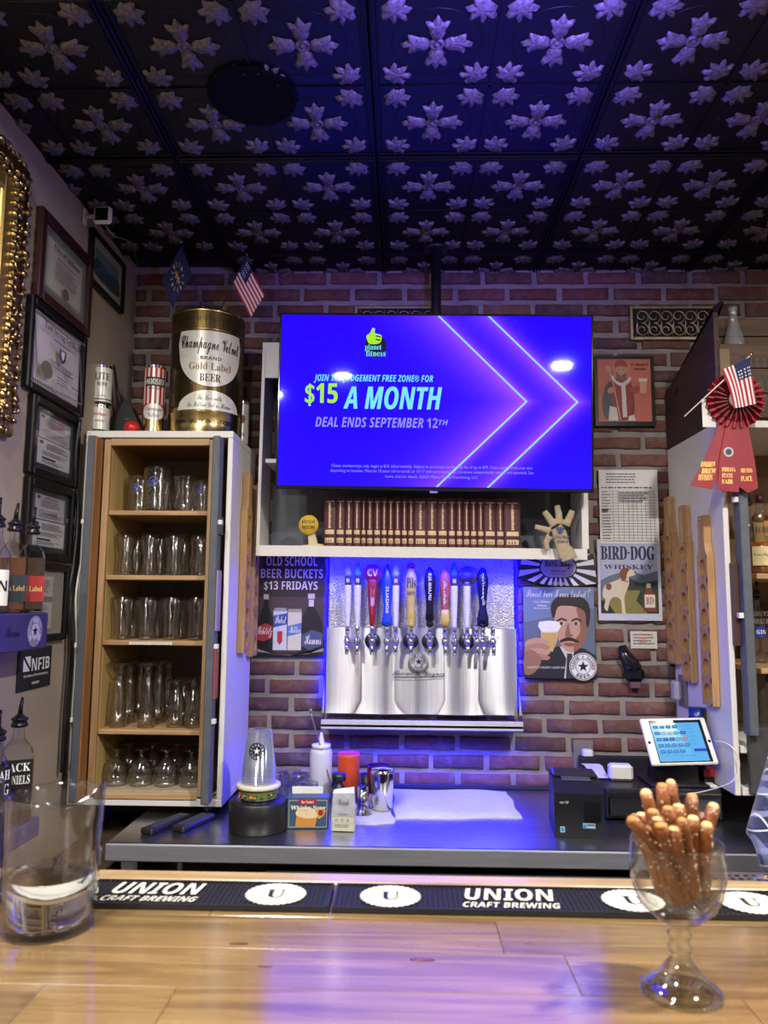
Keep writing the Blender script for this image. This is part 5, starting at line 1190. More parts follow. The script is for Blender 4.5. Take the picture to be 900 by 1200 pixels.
# vintage advert portrait
def poster2(a):
    a.rect(613.5, 688, 697, 795, ink(96, 108, 130)); a.poly([(614, 688), (697, 688), (697, 712), (660, 720), (614, 730)], ink(112, 130, 156)); a.rect(614, 780, 697, 795, ink(22, 22, 30))
    S1, S2, HR, SU = ink(192, 152, 128), ink(140, 98, 80), ink(36, 28, 28), ink(32, 32, 42)
    a.poly([(617, 795), (624, 776), (642, 762), (655, 757), (684, 760), (697, 768), (697, 795)], SU)
    a.poly([(655, 757), (672, 764), (668, 795), (660, 795)], ink(206, 204, 206)); a.poly([(664, 766), (670, 766), (672, 795), (662, 795)], ink(50, 46, 66)); a.poly([(655, 757), (663, 772), (660, 795), (650, 795), (648, 764)], SU); a.poly([(673, 760), (684, 762), (680, 795), (668, 795)], SU)
    a.poly([(650, 716), (656, 708), (668, 705), (682, 708), (689, 722), (688, 742), (682, 756), (672, 764), (662, 762), (654, 750), (650, 734)], S1, 4)
    a.poly([(676, 712), (687, 716), (689, 726), (688, 742), (682, 756), (672, 764), (674, 750), (680, 740), (678, 724)], S2, 3)
    a.poly([(647, 722), (646, 710), (652, 701), (664, 697), (678, 698), (689, 705), (692, 718), (690, 734), (687, 732), (686, 718), (678, 712), (664, 710), (654, 712), (650, 724)], HR, 3)
    a.poly([(648, 728), (650, 726), (651, 738), (649, 738)], S2)
    for ex in (658.5, 675.5): a.poly([(ex - 4.5, 731), (ex, 729.3), (ex + 4.5, 731), (ex, 732.5)], ink(196, 186, 178), 3); a.ell(ex - .5, 731, 1.8, 1.8, HR, 10); a.poly([(ex - 6, 727), (ex, 724), (ex + 6, 726.5), (ex + 6, 728.5), (ex, 726.3), (ex - 6, 729)], HR)
    a.poly([(666, 730), (668, 742), (672, 745), (666, 747), (662, 745)], S2, 3); a.poly([(657, 750), (666, 747), (676, 750), (678, 753), (666, 751), (656, 753)], HR, 3); a.poly([(660, 754.5), (667, 753.5), (674, 755), (667, 757.5)], ink(150, 78, 70), 3)
    a.poly([(633, 731), (655, 731), (652, 752), (647, 764), (636, 764), (634, 748)], ink(214, 208, 190), 0); a.poly([(634, 742), (653, 742), (650, 758), (646, 764), (637, 764)], ink(206, 168, 96)); a.poly([(632, 729), (655, 729), (654, 740), (634, 740)], ink(240, 238, 228), 2)
    for k in range(4): a.poly([(616, 752 + k * 6), (628, 748 + k * 6), (640, 750 + k * 6), (644, 753 + k * 6), (640, 756 + k * 6), (628, 755 + k * 6), (616, 760 + k * 6)], [S1, ink(176, 130, 106)][k % 2], 3)
    a.poly([(614, 768), (622, 762), (634, 772), (626, 788), (614, 790)], ink(150, 112, 94), 3)
    a.text('Finest beer I ever tasted !"', 617, 690, 693, 700, ink(226, 228, 232), 'script'); a.text('Leo Chaney', 626, 704, 645, 707.5, TEXTW, 'serif'); a.text('Indiana', 630, 708.5, 641, 711, TEXTW, 'serif'); a.text('Brewmaster', 626, 712, 645, 714, TEXTW)
    a.text("AMERICA'S OLDEST LAGER BEER", 617, 781, 663, 783.5, ink(200, 200, 206), 'bold'); a.seal(682, 781, .052, TEXTB, ink(232, 232, 234))
wall_art('vintage_beer_advert', 'framed blue vintage advert of a moustached man holding beer', 'poster', (613.5, 687, 697.5, 796), .012, BLKF, poster2)
# Bird Dog sign
def poster3(a):
    a.rect(701, 633, 774, 727, ink(196, 200, 214)); NV = ink(26, 34, 84)
    a.rect(703.5, 637, 771, 719, ink(168, 174, 196)); a.text('BIRD·DOG', 704.5, 640, 767.5, 656.5, NV, 'serif'); a.text('BIRD·DOG', 705.2, 640, 768.2, 656.5, NV, 'serif'); a.text('WHISKEY', 708, 662, 766, 667.5, NV, 'serif')
    a.poly([(703.5, 681), (712, 676), (724, 672), (740, 670), (755, 674), (771, 669), (771, 719), (703.5, 719)], ink(96, 108, 116), 0); a.poly([(735, 676), (750, 684), (771, 680), (771, 719), (735, 719)], ink(44, 56, 44), 0)
    a.poly([(703.5, 700), (715, 696), (735, 692), (750, 692), (745, 704), (758, 719), (703.5, 719)], ink(132, 124, 62), 0); a.poly([(703.5, 703), (711, 706), (720, 719), (703.5, 719)], ink(26, 30, 26))
    DG_, BR = ink(214, 200, 172), ink(126, 72, 46)
    a.poly([(706, 693), (709, 686), (718, 682), (727, 678), (732, 671), (736, 671), (737, 684), (733, 694), (731, 702), (732, 718), (734, 719.5), (728, 719.5), (727, 704), (720, 700), (714, 704), (711, 716), (707, 712), (709, 703), (706, 700)], DG_, 3)
    a.poly([(728, 674), (728, 668), (733, 666), (739, 668), (745, 671), (744, 674), (738, 676), (733, 678)], DG_, 3); a.poly([(728, 668), (732, 665.5), (738, 667), (735, 672), (733, 680), (728, 679), (726, 673)], BR, 3); a.ell(744.5, 671, 1.2, 1.2, TEXTB, 8); a.ell(713, 688, 3.5, 4, BR, 10); a.line([(727, 680), (736, 682)], 1.2, BR)
    a.poly([(756, 686), (756, 692), (753, 698), (753, 716), (768, 717), (768, 699), (763, 692), (763, 686)], ink(120, 60, 36), 0); a.rect(757, 684, 762, 689, ink(210, 200, 180)); a.rect(754.5, 697, 766.5, 712, ink(220, 212, 196)); a.text('BD', 756, 700, 765, 708, BR, 'serif')
wall_art('tin_sign', 'blue-grey BIRD DOG WHISKEY tin sign with a pointing hound', 'sign', (700.5, 632, 775, 727.5), .004, ink(200, 202, 214), poster3)
# paper schedule above
def sched(a):
    a.rect(703, 551, 771, 636, PAPER); G = ink(120, 120, 120)
    a.greek(711, 555, 748, 568, 4, ink(70, 70, 70), .4, .1); a.greek(705, 571, 768, 574, 1, ink(60, 60, 60)); a.greek(705, 576, 717, 634, 17, ink(110, 110, 110), .4, .5)
    for k in range(18): a.rect(705, 576 + k * 3.4, 769, 576.4 + k * 3.4, G)
    for x in (718, 724, 730, 736, 741, 746, 751, 756, 761, 766): a.rect(x, 575, x + .35, 635, G)
    a.greek(725, 577, 760, 590, 4, ink(110, 110, 110)); a.rect(705, 597, 712, 599, TEXTB)
wall_art('paper_schedule', 'printed white table sheet pinned above the whiskey sign', 'paper', (702.5, 550.5, 771.5, 637), .0015, PAPER, sched, 0, Y=FWY - .005, rot=radians(0))
def card(a): a.rect(739.5, 740.5, 769.5, 759.5, ink(206, 204, 186)); a.greek(742, 743, 768, 757, 4, ink(90, 90, 80)); a.rect(749, 746.5, 758, 749, ink(190, 130, 110)); a.rect(749, 751, 758, 753, ink(190, 130, 110))
wall_art('note_card', 'small handwritten card taped below the whiskey sign', 'paper', (739, 740, 770, 760), .0012, PAPER, card, 0)
# saint print
def saint(a):
    a.rect(697, 417, 767, 499, BLKF); a.rect(701, 421, 763, 494, ink(188, 96, 76)); RD, WHt, SK = ink(140, 24, 30), ink(206, 200, 190), ink(176, 130, 104)
    a.poly([(721, 444), (710, 452), (706, 470), (708, 488), (715, 492), (738, 492), (743, 480), (742, 460), (738, 447), (730, 441)], ink(96, 30, 34), 3)
    a.poly([(706, 462), (716, 456), (725, 476), (728, 492), (708, 490)], ink(60, 70, 84), 3)
    a.poly([(716, 455), (722, 443), (735, 443), (741, 455), (740, 478), (736, 490), (724, 490), (718, 474)], RD, 3); a.poly([(714, 476), (722, 478), (724, 493), (712, 493)], WHt); a.poly([(736, 488), (742, 486), (744, 493), (735, 493)], WHt)
    a.poly([(717, 443), (722, 450), (730, 453), (737, 449), (740, 444), (738, 442), (730, 449), (722, 446), (719, 440)], WHt, 2); a.poly([(728, 452), (733, 452), (734, 489), (729, 489)], WHt)
    a.ell(728, 433, 11, 12, ink(196, 108, 84), 20); a.poly([(723, 428), (733, 428), (734, 437), (730, 444), (726, 444), (722, 437)], SK, 3); a.poly([(722, 437), (724, 437), (728, 441), (733, 437), (735, 438), (732, 446), (725, 446)], ink(110, 80, 66), 2)
    a.poly([(721, 431), (722, 424), (728, 421.5), (734, 424), (736, 431), (728, 429)], ink(150, 44, 36), 2); a.ell(725.5, 433.5, .8, .7, TEXTB, 6); a.ell(731, 433.5, .8, .7, TEXTB, 6)
    a.line([(714, 432), (719, 452), (726, 492)], 1, ink(190, 180, 160)); a.ell(712.5, 432, 2.8, 3.2, ink(190, 180, 160), 12); a.ell(712.5, 432, 1.6, 2, ink(180, 84, 66), 12); a.poly([(712, 456), (720, 454), (721, 459), (713, 462)], SK, 2); a.poly([(738, 456), (750, 452), (754, 454), (750, 458), (740, 462)], ink(150, 60, 56), 2); a.poly([(749, 446), (758, 446), (757, 462), (750, 462)], ink(214, 150, 130)); a.rect(748.5, 444, 758.5, 448, WHt)
    a.text('St. Arnold of', 740, 426, 760, 429, TEXTB, 'serif'); a.text('Soissons', 743, 431, 757, 434, TEXTB, 'serif')
wall_art('framed_saint_print', 'black-framed orange print of a bishop saint holding a beer', 'picture', (696.5, 417, 767.5, 500), .014, BLKF, saint, .003)
# brass vents
def vent(label, box, mt):
    c, w_, h_ = span(*box, WY - .015); t = thing('brass_vent', label, 'air vent', (c.x, WY - .006, c.z))
    MB().box((0, -.001, 0), (w_ * .9, .004, h_ * .8), DARK).build('dark_back', t); b = MB(); f = .014
    for s_ in (-1, 1): b.box((s_ * (w_ - f) / 2, -.007, 0), (f, .010, h_), mt, bev=.002); b.box((0, -.007, s_ * (h_ - f) / 2), (w_ - 2 * f, .010, f), mt, bev=.002)
    b.build('border', t); b = MB(); n = 6; dx = (w_ - .05) / n
    for k in range(n):
        cx_ = -w_ / 2 + .025 + dx * (k + .5)
        for sz in (-1, 1):
            R_ = h_ * .21; pts = [(cx_ + R_ * 1.0 * cos(a) * (1 - .09 * i / 2), -.007, sz * h_ * .20 + sz * R_ * sin(a) * (1 - .045 * i)) for i, a in enumerate([-pi / 2 + j * 2 * pi / 12 for j in range(17)])]
            b.tube(pts, .0032, mt, 5)
        b.tube([(cx_ - dx / 2, -.007, -h_ * .38), (cx_ - dx / 2 + .006, -.007, 0), (cx_ - dx / 2, -.007, h_ * .38)], .003, mt, 5)
    b.build('scrollwork', t); return t
vent('brass scrollwork wall vent right of the television', (738, 358.5, 838, 398.5), BRASS)
vent('brass scrollwork wall vent mostly hidden behind the television', (415, 358.5, 516, 398.5), BRASS)
# bottle opener and its catcher
p = atY(742, 782, 2.96); t = thing('bottle_opener', 'black wall-mounted bottle opener below the note card', 'bottle opener', (p.x, FWY, p.z))
b = MB().tube([(-.034, -.008, .078), (-.026, -.016, .045), (-.008, -.022, .015), (.004, -.024, -.01)], [.016, .024, .030, .034], BLACKG, 14, flat_y=.6); b.box((.006, -.022, -.028), (.074, .040, .058), BLACKG, bev=.016); b.build('body', t)
MB().box((.008, -.02, -.066), (.040, .02, .026), mat('opener_tongue', srgb(110, 80, 84), .4), bev=.003).build('tongue', t); MB().sphere((-.028, -.016, .072), .005, CHROME, 8).build('screw', t)

# ================================================================ RIGHT-HAND BOTTLE CABINET
RX, RFY = 1.040, 2.492
rc_ = thing('bottle_cabinet', 'tall white cabinet of liquor bottles cut off by the right edge', 'cabinet', (RX, RFY, .905))
RH = 2.105 - .905; RWd = .62; dR = WY - RFY - .012
MB().box((.009, dR / 2, RH / 2 + .0), (.018, dR, RH), WHITE, bev=.002).build('side_panel', rc_)
MB().box((RWd - .011, dR / 2, RH / 2), (.022, dR, RH), WHITE, bev=.002).build('side_panel', rc_)
for z_ in (.012, RH - .012): MB().box((RWd / 2, dR / 2, z_), (RWd - .046, dR, .024), WHITE, bev=.002).build('cross_panel', rc_)
MB().box((RWd / 2, dR - .008, RH / 2), (RWd - .046, .01, RH - .05), mat('bottle_cabinet_back', srgb(120, 92, 62), .6)).build('back_panel', rc_)
def rz(px, py): return atY(px, py, RFY).z - .905
for py in (672, 784): MB().box((RWd / 2 + .04, dR / 2, rz(890, py + 3)), (RWd - .13, dR - .03, .018), OAKX, bev=.002).build('shelf', rc_)
zlow = rz(880, 879); MB().box((RWd / 2, dR / 2, zlow), (RWd - .046, dR, .022), WHITE, bev=.002).build('shelf', rc_)
xd = atY(879, 700, RFY - .05).x - RX
d = MB().box((xd - .005, -.026, RH / 2 + .07), (.028, .05, RH - .24), SLATE, bev=.003).build('door', rc_)
for zz in (.93, .56): MB().box((xd - .026, -.035, zz), (.016, .02, .018), WHITE, bev=.002).build('hinge', d)
MB().box((xd - .030, -.006, rz(868, 708)), (.020, .03, .265), mat('spine_burgundy', srgb(70, 44, 48), .5), bev=.002).build('pocket_book', d)
MB().box((.12, -.012, .11), (.16, .02, .20), mat('cabinet_skirt', srgb(64, 62, 66), .6), bev=.002).build('lower_panel', rc_)
BAMB = [(.0001, 0), (.038, .002), (.042, .01), (.046, .05), (.044, .085), (.034, .11), (.016, .125), (.0135, .14), (.0135, .185)]
z1s = .905 + rz(890, 675) + .0095; z2s = .905 + rz(890, 787) + .0095; z3s = .905 + zlow + .0115
def bx2(px, Y): return atY(px, 640, Y).x
bottle('whisky_bottle', 'round faceted whisky bottle with a cream oval label in the right cabinet', (bx2(891, 2.64), 2.64, z1s), [(r * 1.0, z * 1.1) for r, z in BAMB], (.11, mat('amber_whisky', srgb(128, 66, 20), .1)), [(.03, .095, .066, ink(206, 190, 140), [('Crown Royal', 'script', .45, .65, TEXTB)])], CLG, rotz=-.3, cap=BRASS, pour=False)
bottle('bourbon_bottle', 'tall amber bottle with a tan label behind the oval-labelled whisky', (bx2(893, 2.80), 2.80, z1s), [(r * .95, z * 1.3) for r, z in rd], (.22, WHISKY), [(.09, .20, .06, ink(196, 150, 90), [('BOURBON', 'serif', .6, .8, TEXTB)])], CLG, rotz=-.3, cap=mat('cap_wine', srgb(80, 20, 34), .4), pour=False)
bottle('liquor_bottle', 'slim clear bottle with a black pourer at the left of the upper right shelf', (bx2(879, 2.76), 2.76, z1s), [(r * .55, z * 1.15) for r, z in rd], (.15, GINL), None, CLG)
bottle('whisky_bottle', 'amber bottle beside the oval-labelled whisky, mostly past the frame', (bx2(922, 2.68), 2.68, z1s), [(r, z * 1.2) for r, z in rd], (.2, WHISKY), [(.04, .14, .07, ink(190, 170, 120), [('RYE', 'serif', .4, .7, TEXTB)])], CLG, cap=BLACK, pour=False)
bottle('liqueur_bottle', 'blue-labelled clear bottle with black pourer on the middle right shelf', (bx2(884, 2.74), 2.74, z2s - .0), [(r * .6, z * 1.0) for r, z in rd], (.1, GINL), [(.09, .125, .04, ink(30, 60, 170), [('GIN', 'bold', .3, .7, TEXTW)])], CLG)
bottle('vodka_bottle', 'large clear vodka bottle lettered NEW AMSTERDAM down its side', (bx2(895, 2.63), 2.63, z3s + .0), [(r * 1.0, z * .93) for r, z in sq], (.1, GINL), None, CLG, square=True, pour=False, cap=BLACK)
v = bpy.data.objects['vodka_bottle']; b = MB(); vs, fs = text_mesh('NEW AMSTERDAM', 'bold'); b.add([(.014 - (v_ - .5) * -.02 - .012, -.0405, .155 - u * .135) for u, v_ in vs], fs, TEXTW); b.box((0, -.0385, .012), (.06, .002, .02), ink(24, 40, 80)); b.build('lettering', v, recalc=False)
bottle('whiskey_bottle', 'squat amber bottle at the right of the lowest bottle shelf', (bx2(925, 2.66), 2.66, z3s), [(r, z * .85) for r, z in rd], (.12, WHISKY), [(.03, .1, .06, PAPER, [('ALE', 'bold', .4, .7, TEXTB)])], CLG, pour=False, cap=BLACK)
t, _, _ = wall_art('display_card', 'dark printed display card with shield badges at the back of the right cabinet', 'card', (873, 700, 935, 775), .004, ink(30, 26, 26), lambda a: (a.rect(873, 700, 935, 775, ink(34, 28, 28)), a.text('"AMERICA\'S BEST', 880, 706, 930, 712, TEXTW, 'bold'), a.text('LARGER BREWERS', 880, 715, 930, 721, TEXTW, 'bold'), a.rect(874, 726, 935, 775, ink(120, 80, 50)), [a.ell(884 + k * 13, 745, 5.5, 9, ink(170, 124, 84), 12) for k in range(4)]), 0, Y=2.93)
t.location.z = z2s + .078
# the three flight paddles on the cabinet side (facing left)
for px, py, Y_, lab in ((797, 577, 2.952, 'oak flight paddle hung farthest back on the right cabinet side'), (813, 588, 2.80, 'oak flight paddle hung in the middle of the three on the right cabinet side'), (835, 601, 2.618, 'oak flight paddle hung nearest the front on the right cabinet side')):
    paddle(lab, (RX - .026, Y_, atX(px, py, RX - .02).z), -pi / 2, 1.06, 'paddles on the right cabinet')

# ================================================================ WOODEN CRATES ON THE RIGHT CABINET
CRW = wood('crate_wood', srgb(58, 42, 34), srgb(92, 68, 52), .7, axis=0, ring=5); CRD = wood('crate_side_wood', srgb(48, 32, 34), srgb(70, 48, 46), .7, axis=1, ring=5)
zc0 = 2.107
t = thing('wooden_crate', 'slant-sided dark wooden crate lettered THE ELL LA above the right cabinet', 'crate', (RX, 2.50, zc0))
zA, zB = atX(785, 455, RX).z - zc0, atX(843, 353, RX).z - zc0; yA = .49; yB = atX(843, 353, RX).y - 2.50
side = [(0, .0), (.49, .0), (.49, zA * .93), (.46, zA), (yB, zB), (0, zB)]
b = MB(); n = len(side)
b.add([(0, y, z) for y, z in side] + [(.016, y, z) for y, z in side], [tuple(range(n)), tuple(range(2 * n - 1, n - 1, -1))] + [(i, (i + 1) % n, (i + 1) % n + n, i + n) for i in range(n)], CRD); b.build('side_board', t)
MB().add([(.60 + dx_, y, z) for dx_ in (0, .016) for y, z in side], [tuple(range(n)), tuple(range(2 * n - 1, n - 1, -1))] + [(i, (i + 1) % n, (i + 1) % n + n, i + n) for i in range(n)], CRD).build('side_board', t)
zF = atY(880, 405, 2.50).z - zc0
for k in range(3): MB().box((.31, .008, .008 + zF * (k + .5) / 3), (.585, .014, zF / 3 - .003), CRW, bev=.002).build('front_board', t)
for k in range(2): MB().box((.31, .105, zF + (zB - zF) * (k + .5) / 2), (.585, .014, (zB - zF) / 2 - .003), CRW, bev=.002).build('rear_board', t)
MB().box((.31, .25, .005), (.58, .47, .010), CRW, bev=.001).build('floor_board', t)
MB().box((.03, -.004, zF / 2 + .02), (.035, .008, zF * .75), mat('crate_batten', srgb(120, 100, 76), .7), bev=.002).build('batten', t)
b = MB(); CT_ = ink(30, 22, 20)
for s_, zq in (('THE LAF', .78), ('ELL', .48), ('LAFAYET', .18)): b.text(s_, .085, zF * zq - .02, .085 + .034 * len(s_), zF * zq + .02, -.0006, CT_, 'serif')
b.text('BREWING CO', .3, zF * .48 - .02, .56, zF * .48 + .02, -.0006, CT_, 'serif'); b.build('lettering', t, recalc=False)
MB().lathe([(.0001, 0), (.016, 0)], DARK, 14, M=Matrix.Translation((-.0008, .36, .2)) @ Matrix.Rotation(pi / 2, 4, 'Y')).build('hand_hole', t)
pb = atY(860, 405, 2.535); 
bottle('empty_bottle', 'empty clear long-necked bottle standing in the front of the wooden crate', (atY(861, 385, 2.545).x, 2.553, zc0 + .0105), [(.0001, 0), (.032, .002), (.034, .02), (.034, zF + .0), (.030, zF + .035), (.016, zF + .085), (.0125, zF + .11), (.0125, zF + .13), (.015, zF + .135), (.015, zF + .145), (.012, zF + .146)], None, None, thin_glass('frosted_bottle', tint=(.8, .82, .84), refl=.5, base=.12, rough=.15, body=.15, bodycol=(.7, .7, .72)), pour=False)

# ================================================================ PRIZE RIBBON WITH FLAG
RBY = 2.42
pc = atY(861, 470, RBY); t = thing('prize_ribbon', 'red second place rosette ribbon hanging from the crate front', 'ribbon', pc)
SAT = mat('red_satin', srgb(138, 14, 34), .35, var=.15, scale=14); SATD = mat('red_satin_fold', srgb(104, 10, 24), .4)
def rp_(px, py): q = atY(px, py, RBY); return q.x - pc.x, q.z - pc.z
b = MB(); nr = 96
for r0, r1, y_, amp in ((.028, .092, -.004, .010), (.018, .070, -.012, .008)):
    vs = []
    for i in range(nr):
        a = 2 * pi * i / nr; k_ = i % 4; dy = amp * (1 if k_ in (0, 1) else -1); tw = .09 * (1 if k_ < 2 else 0)
        vs += [(r0 * sin(a), y_ - .012, r0 * cos(a)), (r1 * sin(a + tw) * (1 + .04 * (k_ == 1)), y_ - dy, r1 * cos(a + tw))]
    b.add(vs, [(2 * i, 2 * i + 1, (2 * i + 3) % (2 * nr), (2 * i + 2) % (2 * nr)) for i in range(nr)], SAT if r1 > .08 else SATD)
b.build('rosette', t, recalc=False)
MB().lathe([(.0001, .004), (.026, .004), (.028, .002), (.028, 0)], ink(225, 220, 214), 24, M=Matrix.Translation((0, -.022, 0)) @ Matrix.Rotation(pi / 2, 4, 'X')).build('centre_disc', t)
tails = [([(846, 488), (857, 488), (842, 560), (834, 574), (809, 569), (824, 540)], 0, 'left'), ([(852, 488), (872, 488), (868, 540), (865, 577), (840, 575), (842, 540)], -.004, 'mid'), ([(866, 488), (874, 488), (884, 540), (888, 572), (876, 578), (865, 570), (864, 530)], -.002, 'right')]
for pts, y_, nm in tails:
    q = [rp_(*p_) for p_ in pts]; b = MB().prism(q, y_ - .0012, y_, SAT); o = b.build('ribbon_tail', t)
    o['label'] = {'left': 'slanting ribbon tail lettered division', 'mid': 'middle ribbon tail with a seal and fair lettering', 'right': 'ribbon tail lettered SECOND PLACE'}[nm]
    GT = mat('gold_foil', srgb(230, 196, 110), .3, .6); b = MB()
    if nm == 'mid':
        for s_, y0_, y1_ in (('INDIANA', 548, 553), ('STATE', 555, 560), ('FAIR', 562, 567)): x0_, z1_ = rp_(845, y0_); x1_, z0_ = rp_(861 if s_ == 'INDIANA' else 858, y1_); b.text(s_, x0_, z0_, x1_, z1_, y_ - .0018, GT, 'serif')
        cx_, cz_ = rp_(853, 530); b.lathe([(.0001, 0), (.016, 0)], ink(180, 176, 180), 20, M=Matrix.Translation((cx_, y_ - .0016, cz_)) @ Matrix.Rotation(pi / 2, 4, 'X')); b.lathe([(.0001, 0), (.010, 0)], ink(50, 60, 90), 20, M=Matrix.Translation((cx_, y_ - .0022, cz_)) @ Matrix.Rotation(pi / 2, 4, 'X'))
    elif nm == 'left':
        for s_, y0_, y1_, xo in (('HOMEBREW', 541, 547, 821), ('BREW', 549, 555, 822), ('DIVISION', 556, 563, 818)): x0_, z1_ = rp_(xo, y0_); x1_, z0_ = rp_(xo + 17, y1_); b.text(s_, x0_, z0_, x1_, z1_, y_ - .0018, GT, 'serif', shear=.15)
    else:
        for s_, y0_, y1_ in (('SECOND', 549, 554), ('PLACE', 558, 564)): x0_, z1_ = rp_(867.5, y0_); x1_, z0_ = rp_(881, y1_); b.text(s_, x0_, z0_, x1_, z1_, y_ - .0018, GT, 'serif')
    b.build('lettering', o, recalc=False)
a0_ = rp_(823, 467); a1_ = rp_(840, 500); MB().box(((a0_[0] + a1_[0]) / 2, .006, (a0_[1] + a1_[1]) / 2), (a1_[0] - a0_[0], .001, a0_[1] - a1_[1]), PAPER).build('entry_card', t)
q0, q1 = atY(802, 488, RBY - .04), atY(882, 414, RBY - .04); t = thing('national_flag', 'small stars and stripes flag draped across the red rosette', 'flag', q0)
MB().tube([(0, 0, 0), tuple(q1 - q0)], .0022, ink(225, 220, 210), 6).build('stick', t); MB().tube([tuple((q1 - q0) * .96), tuple(q1 - q0)], .0038, GOLDM, 8).build('finial', t)
cn = [(846, 436), (877, 418), (886, 474), (858, 480)]
b = MB(); cells = {}; nx_, ny_ = 28, 26; vs = []
P4 = [atY(x_, y_, RBY - .046) - q0 for x_, y_ in ((878, 419), (845, 434), (859, 479), (887, 473))]       # canton corner, hoist end, ...
for j in range(ny_ + 1):
    for i in range(nx_ + 1):
        u, v_ = i / nx_, j / ny_; p_ = (P4[0] * (1 - v_) + P4[1] * v_) * (1 - u) + (P4[3] * (1 - v_) + P4[2] * v_) * u
        vs.append((p_.x + .006 * sin(u * 3) * v_, p_.y - .004 * sin(v_ * 9), p_.z))
for j in range(ny_):
    for i in range(nx_): cells.setdefault(us((i + .5) / nx_, (j + .5) / ny_), []).append((j * (nx_ + 1) + i, j * (nx_ + 1) + i + 1, (j + 1) * (nx_ + 1) + i + 1, (j + 1) * (nx_ + 1) + i))
for mt_, fs in cells.items(): b.add(vs, fs, mt_, True)
b.build('cloth', t, recalc=False)
# ================================================================ THINGS ON THE STEEL COUNTER
CZ = CT + .0005
def at_c(px, py): q = atZ(px, py, CT); return q
# two remote controls under the cabinet
def remote(label, loc, rz_, L_):
    t = thing('remote_control', label, 'remote control', loc, rz_); MB().box((0, 0, .009), (.046, L_, .018), BLACK, bev=.005).build('case', t)
    b = MB(); [b.box((-.013 + .013 * i, -L_ * .36 + L_ * .066 * j, .0185), (.008, .007, .002), ink(70, 72, 78)) for i in range(3) for j in range(12)]; o = b.build('buttons', t); o['kind'] = 'stuff'
remote('long black remote control on the counter under the glass cabinet, left one', (-.735, 2.44, CZ), radians(-22), .19)
remote('black remote control on the counter right beside the long one', (-.655, 2.46, CZ), radians(-20), .17)
# black round canister with lime tub and cup stack
bc = atZ(302, 968, CT); bY = 2.435; bX = atY(302, 960, bY).x; br = .089
t = thing('round_canister', 'low round black canister under the stack of cups', 'canister', (bX, bY, CZ)); hb_ = atY(302, 945, bY - br).z - CT
MB().lathe([(.0001, 0), (br - .002, 0), (br, .003), (br, hb_ - .006), (br - .004, hb_), (.0001, hb_)], BLACK, 40).build('body', t); MB().lathe([(br * .8, hb_), (br * .78, hb_ + .0015), (.0001, hb_ + .0015)], BLACKG, 36).build('lid', t)
hz_ = hb_ + .002
t = thing('snack_tub', 'cream round tub with a green fruit band on the black canister', 'tub', (bX, bY, CZ + hz_))
MB().lathe([(.0001, 0), (.050, 0), (.056, .004), (.060, .032), (.0001, .032)], CREAM, 32).build('tub', t); MB().lathe([(.0001, .0325), (.066, .0325), (.068, .036), (.068, .044), (.064, .046), (.0001, .044)], mat('tub_lid', srgb(220, 214, 190), .5), 32).build('lid', t)
b = MB(); rr_ = random.Random(4); b.shell([(.0572, .007), (.0600, .029)], ink(110, 130, 60), 32)
for k in range(26): a = -pi / 2 + rr_.uniform(-1.3, 1.3); q = .0603; z_ = rr_.uniform(.010, .024); b.sphere((q * .985 * cos(a), q * .985 * sin(a), z_), .0045, ink(*rr_.choice([(170, 60, 40), (210, 200, 120), (60, 90, 40), (200, 150, 60)])), 6)
b.build('band', t)
hz2 = hz_ + .0465
cupw = .115
for k in range(6):
    t = thing('plastic_cup', 'clear plastic cup with a dark star seal, topmost of the inverted stack' if k == 5 else 'clear plastic cup nested in the inverted stack, %s from the bottom' % ORD[k], 'cup', (bX, bY, CZ + hz2 + k * .0095), group='stack of plastic cups')
    MB().shell([(.0520, .0), (.0535, .0015), (.0515, .004), (.0365, cupw), (.035, cupw + .001), (.0001, cupw + .0005)], CUPM, 28).build('cup_wall', t)
    if k == 5:
        n = 22; s_ = .025; zc_ = .055; f_ = lambda x, z: (x, -((.0515 - (z - .004) * (.0150 / .111)) ** 2 - x * x) ** .5 - .0012, z); b = MB(); DK = ink(20, 20, 26)
        ring = lambda r0, r1, mt: b.add([f_(r0 * sin(2 * pi * i / n), zc_ + r0 * cos(2 * pi * i / n)) for i in range(n)] + [f_(r1 * sin(2 * pi * i / n), zc_ + r1 * cos(2 * pi * i / n)) for i in range(n)], [(i, (i + 1) % n, n + (i + 1) % n, n + i) for i in range(n)], mt)
        ring(s_, s_ * .90, DK); ring(s_ * .58, .001, DK); st = [f_((s_ * .45 if i % 2 == 0 else s_ * .18) * sin(pi * i / 5), zc_ + (s_ * .45 if i % 2 == 0 else s_ * .18) * cos(pi * i / 5)) for i in range(10)]
        b.add([(x, y - .0004, z) for x, y, z in st], [tuple(range(10))], PAPER)
        for i in range(12): a = 2 * pi * i / 12; b.add([f_(s_ * r_ * sin(a + d_), zc_ + s_ * r_ * cos(a + d_)) for r_, d_ in ((.66, -.14), (.66, .14), (.84, .11), (.84, -.11))], [(0, 1, 2, 3)], DK)
        b.build('seal', t, recalc=False)
